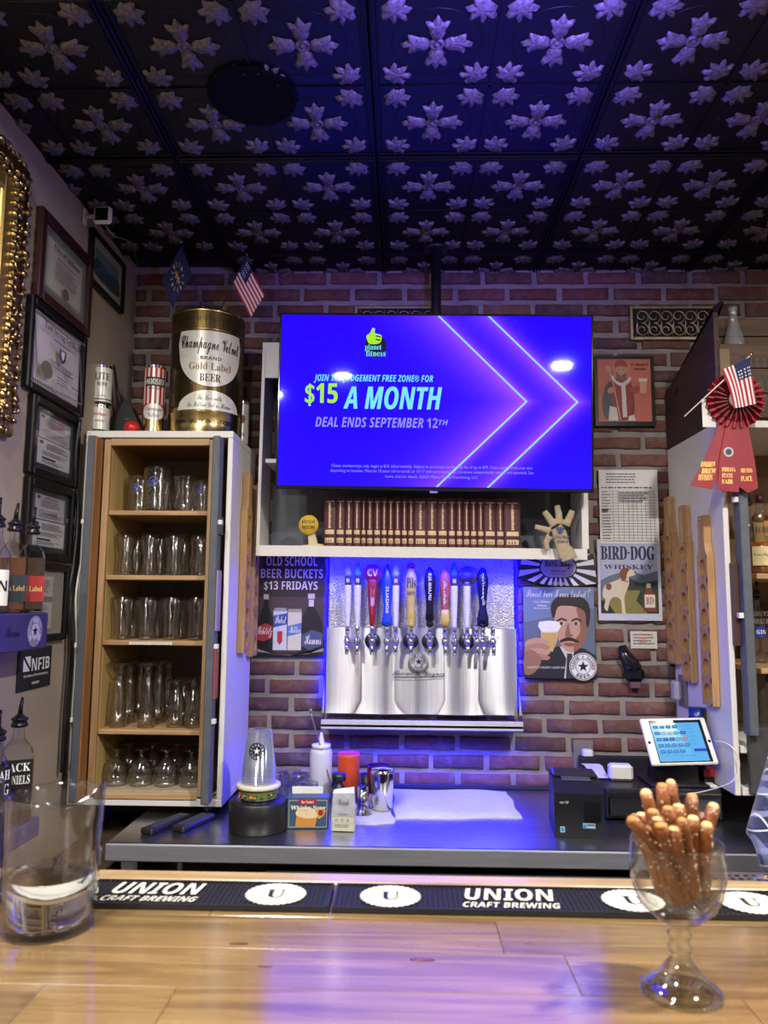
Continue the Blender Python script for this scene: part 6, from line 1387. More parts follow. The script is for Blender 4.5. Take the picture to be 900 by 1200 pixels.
# drink mix box
t = thing('drink_mix_box', 'blue Whisky Sour drink mix box with an opened white flap', 'box', (atZ(359, 973, CT).x, 2.47, CZ), radians(4))
bw2 = .128; bh2 = atY(359, 935, 2.44).z - CT
MB().box((0, 0, bh2 / 2), (bw2, .06, bh2), ink(58, 84, 112), bev=.001).build('carton', t); MB().box((-.005, .024, bh2 + .010), (bw2 * .76, .003, .022), PAPER, bev=.0005).build('flap', t)
a = Art(bw2, bh2, -.0303, (334, 934, 384, 973)); a.rect(336, 937, 382, 971, ink(206, 190, 160)); a.rect(336.5, 937.7, 381.5, 970.3, ink(52, 80, 110))
a.poly([(344, 970), (346, 951), (371, 954), (368, 970)], ink(206, 140, 62)); a.poly([(345, 956), (346, 949), (352, 946), (364, 947), (370, 951), (371, 958), (358, 960)], ink(228, 206, 170), 3); a.ell(374, 953, 4, 4.2, ink(160, 40, 36)); a.poly([(368, 949), (381, 950), (378, 957), (372, 961)], ink(210, 160, 80)); a.ell(374.5, 953, 3.3, 3.8, ink(160, 40, 36))
a.poly([(349, 936), (368, 936), (369, 939), (368, 942), (349, 942), (348, 939)], ink(170, 30, 36), 2); a.text('Bar-Tender\'s', 351, 937, 366, 941, TEXTW, 'serif'); a.text('Whisky Sour', 338, 943.5, 380.5, 950.5, ink(240, 226, 190), 'serif'); a.text('Whisky Sour', 338.4, 943.5, 380.9, 950.5, ink(240, 226, 190), 'serif'); o = a.build('print', t); o.location = (0, 0, bh2 / 2)
# foil packet
t = thing('foil_packet', 'upright white and silver drink pouch beside the mix box', 'pouch', (atZ(400, 983, CT).x, 2.435, CZ), radians(-3)); ph = atY(400, 922, 2.435).z - CT; b = MB()
pw = .036; vs = [(-pw, -.016, 0), (pw, -.016, 0), (pw, .016, 0), (-pw, .016, 0), (-pw * 1.02, -.018, ph * .35), (pw * 1.02, -.018, ph * .35), (pw * 1.02, .018, ph * .35), (-pw * 1.02, .018, ph * .35), (-pw * .92, -.008, ph * .86), (pw * .9, -.010, ph * .88), (pw * .9, .008, ph * .88), (-pw * .92, .006, ph * .86), (-pw * .88, -.001, ph * .93), (pw * .86, -.001, ph), (pw * .86, .001, ph), (-pw * .88, .001, ph * .93)]
fs = [(0, 3, 2, 1), (12, 13, 14, 15)] + [(4 * r_ + i, 4 * r_ + (i + 1) % 4, 4 * r_ + 4 + (i + 1) % 4, 4 * r_ + 4 + i) for r_ in range(3) for i in range(4)]
b.add(vs, fs, mat('pouch_foil', srgb(196, 200, 210), .3, .3, bump=.3, bscale=60)); b.build('pouch', t)
a = Art(.07, ph, -.0195, (386, 922, 414, 983)); 
a.rect(387, 962, 413, 982, ink(206, 208, 190)); a.line([(387, 962), (413, 962)], .6, ink(150, 150, 150)); a.line([(387, 971), (413, 971)], .4, ink(150, 150, 150)); a.text('Drink', 394, 937, 407, 945, ink(70, 80, 90), 'script'); a.greek(390, 973, 410, 978, 2, ink(110, 110, 100)); a.greek(394, 958, 406, 960, 1, ink(120, 120, 120)); [a.ell(392 + 7 * k, 966.5, 2, 2.2, ink(170, 172, 140), 10) for k in range(3)]
o = a.build('print', t); o.location = (0, 0, ph / 2)
# squeeze bottle with bar spoon
sY = 2.80; sX = atY(376, 900, sY).x; sh2 = atY(376, 872, sY).z - CT
SQ = mat('squeeze_plastic', srgb(206, 208, 226), .35, var=.02)
t = thing('squeeze_bottle', 'translucent white squeeze bottle behind the mix box', 'bottle', (sX, sY, CZ)); MB().lathe([(.0001, 0), (.038, 0), (.040, .004), (.040, sh2 - .03), (.036, sh2 - .018), (.030, sh2 - .014), (.0001, sh2 - .014)], SQ, 28).build('body', t)
MB().lathe([(.034, sh2 - .0135), (.034, sh2), (.012, sh2 + .004), (.004, sh2 + .040), (.0001, sh2 + .041)], mat('squeeze_cap', srgb(222, 222, 236), .4), 24).build('nozzle_cap', t)
q0 = Vector((sX + .056, sY - .03, CZ + .002)); t = thing('bar_spoon', 'long twisted bar spoon leaning beside the squeeze bottle', 'spoon', q0); tp = atY(364, 834, sY - .03) - q0
MB().tube([tuple(tp * f) for f in [k / 16 for k in range(17)]], [.0022 + .0007 * (k % 2) for k in range(17)], CHROME, 6).build('stem', t); MB().sphere(tuple(tp), .008, CHROME, 10, .8, .5, 1.3).build('bowl', t)
# orange tin, black stopper, jiggers and shaker
def simple(name, label, cat, px, Y, prof, mt, pn='body', n=28):
    t = thing(name, label, cat, (atY(px, 930, Y).x, Y, CZ)); MB().lathe(prof, mt, n).build(pn, t); return t
oh = atY(407, 882, 2.82).z - CT
t = simple('metal_tumbler', 'orange enamel tumbler behind the foil packet', 'tumbler', 408, 2.82, [(.0001, 0), (.030, 0), (.034, .01), (.042, oh - .01), (.040, oh), (.037, oh - .003), (.0001, oh - .006)], mat('orange_enamel', srgb(206, 78, 26), .3))
t = simple('bottle_stopper', 'black plastic pourer cap beside the orange tumbler', 'stopper', 397, 2.70, [(.0001, 0), (.018, 0), (.018, .07), (.012, .075), (.012, .085), (.024, .088), (.024, .112), (.0001, .113)], BLACK)
t = simple('jigger', 'bell-shaped steel jigger standing before the shaker', 'jigger', 425, 2.60, [(.0001, 0), (.034, 0), (.034, .004), (.020, .018), (.0175, .04), (.019, .092), (.0172, .092), (.0001, .088)], CHROME)
t = simple('jigger', 'low wide steel jigger foot beside the shaker base', 'jigger', 438, 2.68, [(.0001, 0), (.030, 0), (.031, .010), (.022, .02), (.016, .05), (.0001, .05)], CHROME)
t = simple('small_cup', 'small black cup half hidden by the jigger', 'cup', 430, 2.80, [(.0001, 0), (.018, 0), (.022, .09), (.0001, .09)], BLACK)
shh = atY(448, 898, 2.66).z - CT
t = simple('cocktail_shaker', 'tall polished steel cocktail shaker on the folded white towel', 'shaker', 448, 2.655, [(.0001, .006), (.030, .006), (.034, .010), (.040, shh - .02), (.036, shh - .004), (.0001, shh - .002)], CHROME, n=36)
t = simple('metal_tumbler', 'dark red metal tumbler just behind the steel shaker', 'tumbler', 443, 2.76, [(.0001, 0), (.030, 0), (.040, shh * .88), (.037, shh * .88), (.0001, shh * .86)], mat('wine_enamel', srgb(76, 16, 30), .2, .4), n=32)
# drinking glasses behind the box
tum = [(.0001, .006), (.026, .007), (.031, .085), (.033, .09), (.0335, .088), (.029, .0), (.0001, 0)]; p0 = None
BG = thin_glass('tumbler_glass', tint=(.9, .92, .96), refl=.8, base=.08, rough=.05, bump=.3, edge=(.6, .6, .68))
for k, (X, Y) in enumerate([(-.46, 2.66), (-.39, 2.66), (-.32, 2.65), (-.50, 2.74), (-.43, 2.74), (-.36, 2.73), (-.47, 2.82), (-.40, 2.82)]):
    lab = 'clear rocks glass behind the drink mix box, %s, %s from the left' % (['front row', 'middle row', 'rear row'][0 if k < 3 else 1 if k < 6 else 2], ORD[k % 3])
    if not p0: p0 = thing('rocks_glass', lab, 'glass', (X, Y, CZ), group='rocks glasses on the counter'); MB().shell(tum, BG, 20).build('bowl', p0)
    else: dup(p0, (X, Y, CZ), label=lab)
# towels
def cloth(name, label, pts, h, mt, seed):
    P4 = [atZ(x, y, CT) for x, y in pts]; cx_ = sum((p_ for p_ in P4), Vector()) / 4; cx_.z = CZ; t = thing(name, label, 'towel', cx_); b = MB(); nx_, ny_ = 26, 20; vs = []; rr = random.Random(seed); ph_ = rr.uniform(0, 6)
    for j in range(ny_ + 1):
        for i in range(nx_ + 1):
            u, v_ = i / nx_, j / ny_; p_ = (P4[0] * (1 - u) + P4[1] * u) * (1 - v_) + (P4[3] * (1 - u) + P4[2] * u) * v_ - cx_; ed = min(1, 8 * min(u, 1 - u, v_, 1 - v_) + .25)
            vs.append((p_.x + .004 * sin(v_ * 11 + ph_), p_.y + .004 * sin(u * 9 + ph_), h * ed * (.75 + .25 * sin(u * 6 + ph_) * sin(v_ * 5)) + .001))
    m_ = len(vs); top = [(j * (nx_ + 1) + i, j * (nx_ + 1) + i + 1, (j + 1) * (nx_ + 1) + i + 1, (j + 1) * (nx_ + 1) + i) for j in range(ny_) for i in range(nx_)]
    b.add(vs, top, mt, True); bd_ = [i for i in range(nx_ + 1)] + [(j + 1) * (nx_ + 1) - 1 for j in range(1, ny_ + 1)] + [ny_ * (nx_ + 1) + i for i in range(nx_ - 1, -1, -1)] + [j * (nx_ + 1) for j in range(ny_ - 1, 0, -1)]
    lo = [(vs[k][0], vs[k][1], 0) for k in bd_]; b.add([vs[k] for k in bd_] + lo, [(i, (i + 1) % len(bd_), len(bd_) + (i + 1) % len(bd_), len(bd_) + i) for i in range(len(bd_))], mt); b.build('cloth', t); return t
TWL = mat('white_towel', srgb(206, 206, 214), .95, var=.06, scale=40, bump=.6, bscale=260)
cloth('bar_towel', 'large folded white towel spread on the steel counter below the taps', [(462, 961), (611, 960), (594, 929), (461, 926)], .016, TWL, 1)
cloth('bar_towel', 'small folded white cloth under the shaker and jigger', [(404, 968), (463, 966), (456, 942), (404, 944)], .005, TWL, 2)
# receipt printer
t = thing('receipt_printer', 'black cube receipt printer with two small stickers on the counter', 'printer', (atZ(683, 984, CT).x + .005, 2.49, CZ), radians(-6))
pw_, pd_, ph_ = .148, .20, atY(690, 925, 2.40).z - CT
b = MB().prism([(-.10, 0), (.10, 0), (.10, ph_ + .012), (-.055, ph_ + .012), (-.10, ph_ - .012)], -pw_ / 2, pw_ / 2, BLACK, M=Matrix.Rotation(pi / 2, 4, 'Z')); b.build('case', t)
MB().box((0, -.02, ph_ + .015), (pw_ * .6, .05, .006), ink(70, 72, 78), bev=.002).build('paper_slot', t); MB().box((0, .045, ph_ + .018), (pw_ * .92, .09, .014), BLACK, bev=.005).build('lid', t)
MB().box((.038, -.1005, ph_ * .55), (.05, .003, ph_ * .42), BLACKG, bev=.001).build('front_window', t)
a = Art(pw_, ph_, -.1016, (647, 928, 720, 985)); a.text('star TSP', 655, 942, 668, 945, ink(200, 200, 206), 'bold'); a.rect(655, 972, 662, 979, ink(150, 190, 214)); a.rect(656.5, 973.5, 660.5, 977.5, ink(70, 130, 190)); a.rect(688, 967, 706, 973, ink(150, 190, 214)); a.rect(694, 968, 705, 970, ink(120, 90, 80)); a.ell(691, 971, 2.6, 2.6, ink(60, 140, 200), 12); o = a.build('stickers', t); o.location = (0, 0, ph_ / 2)
for sx in (-1, 1): MB().box((sx * .05, -.08, -.0), (.02, .02, .001), BLACK).build('foot', t)
# cash drawer
dxa, dxb = .655, 1.042; dY = 2.58; dzt = atY(800, 925, dY).z - CT
t = thing('cash_drawer', 'wide black cash drawer under the tablet till', 'cash drawer', ((dxa + dxb) / 2 - .004, dY, CZ)); dw = dxb - dxa - .01
MB().box((0, .175, dzt / 2 + .004), (dw, .35, dzt - .008), BLACK, bev=.004).build('case', t); MB().box((0, -.004, dzt * .45), (dw * .94, .012, dzt * .6), BLACKG, bev=.003).build('drawer_front', t); MB().box((0, -.002, dzt * .86), (dw * .98, .006, .004), CHROME).build('trim_strip', t)
for sx in (-1, 1): MB().lathe([(.012, 0), (.012, .006)], BLACK, 12, c=(sx * dw * .44, .03, -.0)).build('foot', t)
t = thing('cable_box', 'long low black box against the wall behind the cash drawer', 'box', (.84, 2.962, CZ)); MB().box((0, 0, .065), (.36, .032, .13), mat('dark_box', srgb(24, 24, 30), .5), bev=.004).build('box', t)
# tablet on stand
TYb = 2.60; c, w_, h_ = span(754, 844, 836, 894, TYb); zd_ = CZ + dzt + .001
t = thing('tablet_till', 'white-framed till tablet with a blue button screen on a black stand', 'tablet', (c.x, TYb, c.z), 0, rot=(radians(-32), radians(-1), radians(6)))
h3 = h_ * 1.16; wt = w_ * .98
MB().box((0, 0, 0), (wt, .014, h3), mat('tablet_white', srgb(232, 234, 226), .35), bev=.004).build('case', t)
m, N, L, bs = newmat('tablet_glow'); bs.inputs['Base Color'].default_value = (.01, .01, .01, 1); bs.inputs['Roughness'].default_value = .15; bs.inputs['Emission Color'].default_value = (.10, .44, .85, 1); bs.inputs['Emission Strength'].default_value = 1.0
MB().box((0.004, -.0072, -.001), (wt * .80, .001, h3 * .90), BLACKG).build('screen_border', t); MB().box((.0, -.0079, -.004), (wt * .74, .0006, h3 * .82), m).build('screen', t)
a = Art(wt * .74, h3 * .82, -.0084, (0, 0, 100, 70)); cols = [glow('ui_blue', (.03, .2, .5), 1), glow('ui_navy', (.02, .06, .5), 1), glow('ui_green', (.05, .5, .3), 1), glow('ui_red', (.6, .15, .15), 1), glow('ui_grey', (.4, .5, .6), 1)]; lay = [(0, 0, 0, 0), (0, 4, 4, 2, 1), (0, 1, 1, 2, 3), (0, 0, 0, 0, 0), (0, 0, 0, 0)]
for j, rw in enumerate(lay):
    for i, cc in enumerate(rw): a.rect(4 + i * 13, 7 + j * 11.5, 14.5 + i * 13, 12.5 + j * 11.5, cols[cc]); a.rect(6 + i * 13, 9 + j * 11.5, 12 + i * 13, 10 + j * 11.5, cols[4])
a.greek(70, 8, 84, 50, 6, cols[0], .12, .2); a.rect(72, 52, 97, 57, cols[1]); a.greek(8, 64, 80, 66, 1, cols[0]); a.build('screen_buttons', t)
for sx in (-1, 1): MB().lathe([(.0001, 0), (.005, 0)], BLACKG, 14, M=Matrix.Translation((sx * wt * .455, -.0075, -.004)) @ Matrix.Rotation(pi / 2, 4, 'X')).build('home_button', t)
t = thing('tablet_stand', 'black angled stand holding up the white till tablet', 'stand', (c.x + .0, TYb + .07, zd_)); sz = c.z - zd_
MB().box((0, .0, .005), (.19, .16, .010), BLACK, bev=.003).build('base', t); MB().prism([(-.05, .010), (.05, .010), (.012, sz - .03), (-.03, sz - .04)], -.07, .07, BLACKG, M=Matrix.Rotation(pi / 2, 4, 'Z')).build('support', t)
# charger, small boxes, blue cup, outlet, receipt
q = atY(720, 924, 2.78); t = thing('power_adapter', 'white square power adapter on the cash drawer', 'power adapter', (q.x, 2.70, zd_), radians(-4)); MB().box((0, 0, .026), (.078, .05, .052), WHITE, bev=.008).build('body', t)
cb = MB(); P_ = [atY(*k) for k in ((733, 922, 2.67), (748, 927, 2.60), (775, 931, 2.575), (810, 930, 2.575), (838, 924, 2.52), (858, 916, 2.475), (866, 900, 2.470), (865, 888, 2.470), (858, 876, 2.475), (848, 870, 2.52), (838, 869, 2.585))]; cb.tube(spline([tuple(p_) for p_ in P_], 5, False), .0022, WHITE, 6); o = cb.build('charging_cable'); tag(o, 'white charging cable looping from the adapter up to the tablet', 'cable')
q = atY(835, 912, 2.66); t = thing('card_box', 'small red and black box on the cash drawer beside the tablet', 'box', (q.x + .01, 2.68, zd_)); MB().box((0, 0, .011), (.085, .06, .022), BLACKG, bev=.002).build('lower_box', t); MB().box((-.003, 0, .034), (.08, .06, .022), mat('red_card', srgb(170, 36, 40), .5), bev=.002).build('upper_box', t)
t = thing('paper_pad', 'small pile of white papers on the cash drawer edge', 'papers', (.985, 2.635, zd_)); MB().box((0, 0, .003), (.09, .07, .006), PAPER, .001).build('sheets', t)
t = thing('travel_cup', 'dark blue cup with a lid behind the tablet', 'cup', (1.008, 2.70, zd_)); hh = atY(818, 829, 2.70).z - zd_
MB().lathe([(.0001, 0), (.022, 0), (.026, hh * .8), (.027, hh * .82), (.027, hh), (.0001, hh)], mat('blue_cup', srgb(20, 36, 120), .3), 24).build('cup', t); MB().lathe([(.028, hh * .84), (.028, hh * .87)], BLACK, 24).build('rim_band', t)
t = thing('wall_outlet', 'grey wall outlet with a plug above the printer', 'outlet', atY(684, 886, WY - .012)); MB().box((0, .004, 0), (.075, .008, .115), mat('outlet_plate', srgb(120, 116, 112), .5), bev=.002).build('plate', t); MB().box((.01, -.018, .012), (.04, .034, .034), WHITE, bev=.006).build('plug', t)
t = thing('receipt_paper', 'long curled receipt hanging beside the white adapter', 'paper', atY(693, 897, 2.93)); b = MB(); PQ = [atY(681, 897, 2.935), atY(685, 902, 2.90), atY(690, 909, 2.80), atY(699, 920, 2.70)]; Q2 = [atY(702, 898, 2.935), atY(706, 903, 2.90), atY(709, 910, 2.80), atY(714, 919, 2.70)]; o0 = t.location.copy()
for p_ in PQ + Q2: p_.z = max(p_.z, zd_ + .004)
b.add([tuple(p_ - o0) for p_ in PQ] + [tuple(p_ - o0) for p_ in Q2], [(i, i + 1, 5 + i, 4 + i) for i in range(3)], PAPER, True); b.build('sheet', t, recalc=False)
t = thing('wall_outlet', 'outlet with a plugged-in clear white freshener below the flight paddles', 'outlet', (RX - .001, 2.90, atX(797, 808, RX).z), -pi / 2); MB().box((0, -.004, 0), (.075, .008, .115), mat('outlet_plate', srgb(120, 116, 112), .5), bev=.002).build('plate', t); MB().box((-.01, -.025, .0), (.05, .03, .07), thin_glass('freshener', tint=(.8, .8, .84), refl=.5, base=.1, body=.3), bev=.008).build('freshener', t)

# ================================================================ ON THE BAR: PITCHER, GOBLET, PRETZELS
BZt = BT + .0005
PIT = thin_glass('clear_acrylic', tint=(.95, .96, .98), refl=.7, base=.05, rough=.06, edge=(.50, .50, .58))
WAT = real_glass('water', (.96, .98, .98), 0.0, 1.33)
pX, pY = -.408, .915
t = thing('water_pitcher', 'clear fluted plastic pitcher half full of water at the left of the bar', 'pitcher', (pX, pY, BZt))
H_ = .150; n = 48; b = MB(); rings = []
def prad(z, i, inner):
    a = 2 * pi * i / n; base_ = .0500 + .0055 * (z / H_); fl = .0010 * cos(a * 16) * (1 if .01 < z < H_ * .62 else 0) * (0 if inner else 1)
    sp_ = 0
    if z > H_ * .80: f_ = (z - H_ * .8) / (H_ * .2); d_ = abs(((a - radians(-4) + pi) % (2 * pi)) - pi); sp_ = .004 * f_ * max(0, 1 - d_ / .42) ** 1.4
    return base_ + fl + sp_ - (.0028 if inner else 0)
def pz(z, i):
    a = 2 * pi * i / n; d_ = abs(((a - radians(-4) + pi) % (2 * pi)) - pi); return z + (.014 * max(0, 1 - d_ / .5) if z > H_ * .97 else 0) - (.004 * (1 - abs(sin(a))) if z > H_ * .97 and d_ > .6 else 0)
zo = [0, .004, .03, .06, .085, .096, .100, .118, .128, .138, H_]; zi = list(reversed([.008, .012, .03, .06, .085, .096, .100, .118, .128, .138, H_]))
vs = []
for z in zo: vs += [((prad(z, i, 0)) * cos(2 * pi * i / n), prad(z, i, 0) * sin(2 * pi * i / n), pz(z, i)) for i in range(n)]
for z in zi: vs += [((prad(z, i, 1)) * cos(2 * pi * i / n), prad(z, i, 1) * sin(2 * pi * i / n), pz(z, i)) for i in range(n)]
nr_ = len(zo) + len(zi); fs = [(r_ * n + i, r_ * n + (i + 1) % n, (r_ + 1) * n + (i + 1) % n, (r_ + 1) * n + i) for r_ in range(nr_ - 1) for i in range(n)]
fs.append(tuple(range(n))[::-1]); fs.append(tuple((nr_ - 1) * n + i for i in range(n)))
b.add(vs, fs, PIT, True); b.build('pitcher_wall', t)
b = MB(); b.lathe([(.0466, .0084), (.0490, .060), (.0486, .0605), (.0001, .0605)], WAT, 48); b.build('water', t)
b = MB(); b.tube([(-.055, 0, .135), (-.078, 0, .130), (-.090, 0, .10), (-.084, 0, .06), (-.052, 0, .045)], [.009, .008, .008, .008, .009], PIT, 10); b.build('handle', t)
# dark menu holder at the far left
t = thing('menu_holder', 'black upright menu holder cut off by the left edge behind the pitcher', 'menu holder', (-.555, .985, BZt), radians(10)); MB().box((0, 0, .006), (.10, .06, .012), BLACK, bev=.002).build('base', t); MB().box((0, 0, .078), (.09, .016, .134), BLACK, bev=.003).build('panel', t)

GOB = real_glass('goblet_glass', (.97, .98, .97), 0.0, 1.45)
gX, gY_ = atZ(795, 1158, BT).x, .795
t = thing('glass_goblet', 'thick-stemmed round glass goblet holding pretzel rods on the bar', 'goblet', (gX, gY_, BZt))
gH = .142; k = gH / .165
op = [(.0001, .004), (.030, .003), (.0405, .0), (.044, .002), (.0435, .005), (.036, .010), (.024, .019), (.015, .032), (.0095, .040), (.012, .044), (.0135, .049), (.0095, .054), (.012, .059), (.0135, .063), (.0098, .068), (.013, .073), (.026, .080), (.040, .092), (.048, .107), (.0515, .122), (.0525, .135), (.0518, .148), (.0505, .160), (.0505, .164), (.0490, .165), (.0475, .162), (.0485, .148), (.0492, .135), (.0480, .122), (.0445, .109), (.036, .097), (.023, .087), (.010, .083), (.0001, .082)]
GT_ = thin_glass('goblet_bowl_glass', tint=(.97, .975, .97), refl=.8, base=.05, rough=.02, edge=(.45, .47, .46))
io = [i for i, q in enumerate(op) if q[1] == .080][0]; lo_ = [(r_ * .87, z * k) for r_, z in op]
MB().shell(lo_[io:-3], GT_, 56).build('bowl', t)
MB().shell(lo_[:io + 1], thin_glass('goblet_foot_glass', tint=(.97, .975, .97), refl=.95, base=.15, rough=.03, edge=(.30, .32, .31)), 56).build('stem_and_foot', t)
PRZ = mat('pretzel_crust', srgb(122, 70, 34), .42, var=.35, scale=60, bump=.4, bscale=200); SALT = mat('pretzel_salt', srgb(230, 220, 196), .5); CRUMB = mat('pretzel_broken_end', srgb(206, 172, 116), .8, var=.15)
rods = [(739, 962, .0, -.028, 0), (757, 930, -.012, -.010, 1), (776, 922, -.004, .0, 2), (786, 918, .006, .012, 3), (811, 934, .010, .012, 4), (836, 946, .026, .008, 5), (822, 955, .02, .016, 6), (752, 955, -.016, .010, 7), (765, 952, -.006, -.020, 8), (770, 960, -.014, -.024, 9), (783, 948, .004, -.018, 10), (795, 945, .002, -.004, 11), (799, 962, .012, -.022, 12), (812, 960, .016, -.010, 13), (774, 968, .002, -.028, 14), (789, 972, .008, -.026, 15), (760, 972, -.010, -.016, 16), (828, 968, .024, -.012, 17), (744, 958, -.022, -.004, 18), (803, 950, .0, .018, 19)]
names = {0: 'pretzel rod leaning far out over the left rim of the goblet', 1: 'pretzel rod standing upright left of the two tallest', 2: 'pretzel rod, left one of the tallest pair in the goblet', 3: 'pretzel rod, right one of the tallest pair in the goblet', 4: 'tall pretzel rod just right of the tallest pair', 5: 'pretzel rod with a pale broken end at the right rim'}
order_ = [q[4] for q in sorted(rods)]
for (px, py, bx_, by_, k_) in rods:
    dp = by_ * 1.25; top = atY(px, py, gY_ + dp * 1.35); bot = Vector((gX + bx_ * .9, gY_ + by_ * .75, 0)); bot.z = BZt + .081 + (abs(bx_) + abs(by_)) * .36
    # keep the rod inside the bowl at the rim height
    d = top - bot; rimz = BZt + gH; f = (rimz - bot.z) / d.z; at_rim = bot + d * f; off = Vector((at_rim.x - gX, at_rim.y - gY_, 0))
    if off.length > .0345:
        bot -= off * (1 - .0345 / off.length) / (1 - f); r0 = Vector((bot.x - gX, bot.y - gY_, 0))
        if r0.length > .029: bot -= r0 * (1 - .029 / r0.length)
        d = top - bot; f = (rimz - bot.z) / d.z; at_rim = bot + d * f; off = Vector((at_rim.x - gX, at_rim.y - gY_, 0))
        if off.length > .0355: top -= off * (1 - .0355 / off.length) / f; d = top - bot
    t = thing('pretzel_rod', 'brown salted pretzel rod, %s tip from the left in the goblet' % ORD[order_.index(k_)], 'pretzel', bot, group='pretzel rods in the goblet')
    rr = random.Random(k_); L_ = d.length; r_ = .0062; npt = 9; ax = d.normalized(); s1 = ax.cross(Vector((0, 1, 0))).normalized(); s2 = ax.cross(s1)
    bow = rr.uniform(-.002, .002); pts = [tuple(d * (i / npt) + s1 * bow * sin(pi * i / npt)) for i in range(npt + 1)]
    MB().tube(pts, [r_ * (.85 if i == 0 else rr.uniform(.94, 1.07)) for i in range(npt + 1)], PRZ, 10).build('rod', t)
    b = MB()
    b.sphere(tuple(d), r_ * (.93 if k_ % 3 else .8), CRUMB if k_ % 2 else mat('pretzel_end_toasted', srgb(170, 118, 62), .7), 8, 1, 1, rr.uniform(.4, .9)); b.build('broken_end', t); b = MB()
    for q in range(26):
        a = rr.uniform(0, 2 * pi); f_ = rr.uniform(.1, .97); c_ = d * f_ + (s1 * cos(a) + s2 * sin(a)) * r_ + s1 * bow * sin(pi * f_); e_ = rr.uniform(.0007, .0012); b.box(tuple(c_), (e_ * 1.4, e_ * 1.2, e_), SALT)
    o = b.build('salt', t); o['kind'] = 'stuff'

# ================================================================ THE BARTENDER
def plaid():
    m, N, L, b = newmat('plaid_flannel'); b.inputs['Roughness'].default_value = .9; b.inputs['Sheen Weight'].default_value = .3
    tc = N.new('ShaderNodeTexCoord'); mp = N.new('ShaderNodeMapping'); mp.inputs['Rotation'].default_value = (.15, .25, .4); L.new(tc.outputs['Object'], mp.inputs[0]); sp = N.new('ShaderNodeSeparateXYZ'); L.new(mp.outputs[0], sp.inputs[0])
    def stripe(sock, per, wd, ph=0):
        a = MM2(N, L, 'MULTIPLY_ADD', sock, 1 / per, ph); a = MM2(N, L, 'FRACT', a); return MM2(N, L, 'LESS_THAN', a, wd)
    def MM2(N, L, op, a, b_=None, c_=None):
        n_ = N.new('ShaderNodeMath'); n_.operation = op
        for i, v in enumerate((a, b_, c_)):
            if v is None: continue
            if isinstance(v, (int, float)): n_.inputs[i].default_value = v
            else: L.new(v, n_.inputs[i])
        return n_.outputs[0]
    col = None; base_ = N.new('ShaderNodeRGB'); base_.outputs[0].default_value = (*srgb(44, 56, 116), 1); col = base_.outputs[0]
    xs = MM2(N, L, 'ADD', sp.outputs['X'], MM2(N, L, 'MULTIPLY', sp.outputs['Y'], .6))
    for sock, per, wd, ph, c_, f_ in ((xs, .06, .42, 0, srgb(20, 24, 56), .7), (sp.outputs['Z'], .06, .42, .1, srgb(18, 22, 50), .7), (xs, .06, .18, .35, srgb(140, 150, 200), .6), (sp.outputs['Z'], .06, .16, .4, srgb(150, 158, 204), .6), (xs, .06, .05, .8, srgb(230, 230, 240), .7), (sp.outputs['Z'], .06, .05, .8, srgb(230, 230, 240), .7)):
        mx = N.new('ShaderNodeMixRGB'); L.new(MM2(N, L, 'MULTIPLY', stripe(sock, per, wd, ph), f_), mx.inputs[0]); L.new(col, mx.inputs[1]); mx.inputs[2].default_value = (*c_, 1); col = mx.outputs[0]
    L.new(col, b.inputs['Base Color']); return m
PL = plaid(); SKIN = mat('skin', srgb(196, 146, 120), .5, var=.05); JEAN = mat('dark_jeans', srgb(34, 40, 60), .8); HAIR = mat('brown_hair', srgb(60, 42, 30), .6, var=.3, scale=120, stretch=(1, 1, .2))
t = thing('person', 'person in a blue and white plaid flannel shirt leaning in from the right edge', 'person', (1.04, 1.62, 0))
b = MB(); T = lambda pts, rs, mt=PL, fy=1.0, n_=14: b.tube(pts, rs, mt, n_, flat_y=fy)
T([(0, 0, .86), (0, -.01, 1.0), (-.01, -.02, 1.15), (-.02, -.03, 1.30), (-.02, -.03, 1.40), (-.02, -.03, 1.46)], [.165, .160, .165, .18, .165, .07], fy=.72)
T([(-.17, -.03, 1.405), (-.235, -.02, 1.20), (-.315, -.03, 1.02)], [.062, .060, .050]); T([(-.315, -.03, 1.015), (-.25, -.16, 1.04), (-.18, -.26, 1.07)], [.050, .046, .038])
T([(.14, -.03, 1.405), (.20, -.04, 1.22), (.22, -.08, 1.08)], [.062, .058, .050]); T([(.22, -.08, 1.08), (.14, -.20, 1.09), (.05, -.28, 1.11)], [.05, .045, .038])
T([(-.10, -.03, 1.42), (-.17, -.03, 1.405)], [.07, .066]); T([(.06, -.03, 1.42), (.14, -.03, 1.405)], [.07, .066])
b.build('shirt', t, remesh=.012, smooth_it=5)
b = MB(); T([(-.02, -.03, 1.42), (-.02, -.045, 1.52)], [.055, .052], SKIN)
b.sphere((-.02, -.055, 1.62), .10, SKIN, 18, .78, .95, 1.15); T([(-.02, -.10, 1.55), (-.02, -.125, 1.535)], [.045, .028], SKIN); T([(-.02, -.145, 1.635), (-.02, -.172, 1.605)], [.010, .014], SKIN, 1, 8); b.sphere((-.10, -.05, 1.61), .018, SKIN, 8, .5, 1, 1.5); b.sphere((.06, -.05, 1.61), .018, SKIN, 8, .5, 1, 1.5)
b.build('head', t, remesh=.006, smooth_it=4)
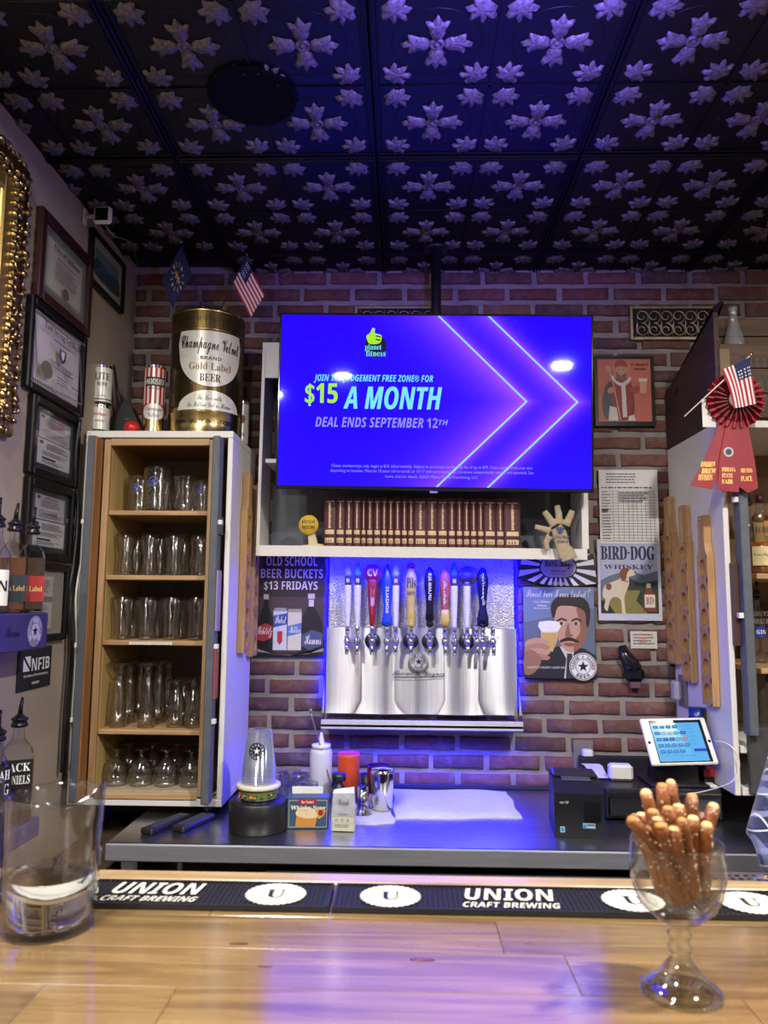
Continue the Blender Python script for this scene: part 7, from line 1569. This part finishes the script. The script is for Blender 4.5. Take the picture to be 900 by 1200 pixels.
b = MB(); b.sphere((-.02, -.035, 1.655), .108, HAIR, 18, .80, .95, .95); b.build('hair', t)
for sx in (-1, 1): MB().sphere((-.02 + sx * .033, -.143, 1.64), .011, PAPER, 10).sphere((-.02 + sx * .033, -.152, 1.64), .005, TEXTB, 8).build('eye', t)
MB().tube([(-.045, -.150, 1.572), (-.02, -.158, 1.570), (.005, -.150, 1.572)], [.003, .006, .003], mat('lips', srgb(160, 90, 80), .5), 6).build('mouth', t)
for hx, hy, hz, sx in ((-.18, -.26, 1.07, 1), (.05, -.28, 1.11, -1)):
    b = MB(); d_ = Vector((.42 * sx, -.55, .0)).normalized(); P0 = Vector((hx, hy, hz)); sd = Vector((-d_.y, d_.x, 0))
    b.tube([tuple(P0 - d_ * .03), tuple(P0 + d_ * .02), tuple(P0 + d_ * .055), tuple(P0 + d_ * .085)], [.024, .026, .032, .028], SKIN, 12)
    for i in range(4):
        o_ = sd * (-.026 + .0175 * i); ln = [.030, .036, .034, .026][i]; q0 = P0 + d_ * .08 + o_; b.tube([tuple(q0), tuple(q0 + d_ * ln), tuple(q0 + d_ * (ln * 1.5) + Vector((0, 0, -.018))), tuple(q0 + d_ * (ln * 1.6) + Vector((0, 0, -.036)))], [.0095, .0088, .008, .0065], SKIN, 8)
    q0 = P0 + d_ * .03 + sd * -.026; b.tube([tuple(q0), tuple(q0 + d_ * .025 - sd * .02), tuple(q0 + d_ * .05 - sd * .024)], [.011, .010, .008], SKIN, 8); b.build('hand', t, remesh=.004, smooth_it=2)
b = MB(); T([(0, 0, .95), (0, 0, .85)], [.160, .165], JEAN, .72)
for sx in (-1, 1): T([(sx * .085, 0, .88), (sx * .10, .01, .50), (sx * .10, .03, .10)], [.095, .070, .052], JEAN)
b.build('jeans', t, remesh=.012, smooth_it=4)
for sx in (-1, 1): MB().sphere((sx * .10, -.03, .045), .05, BLACK, 14, 1, 2.4, .9).box((sx * .10, -.03, .011), (.09, .24, .022), BLACK, bev=.008).build('shoe', t)
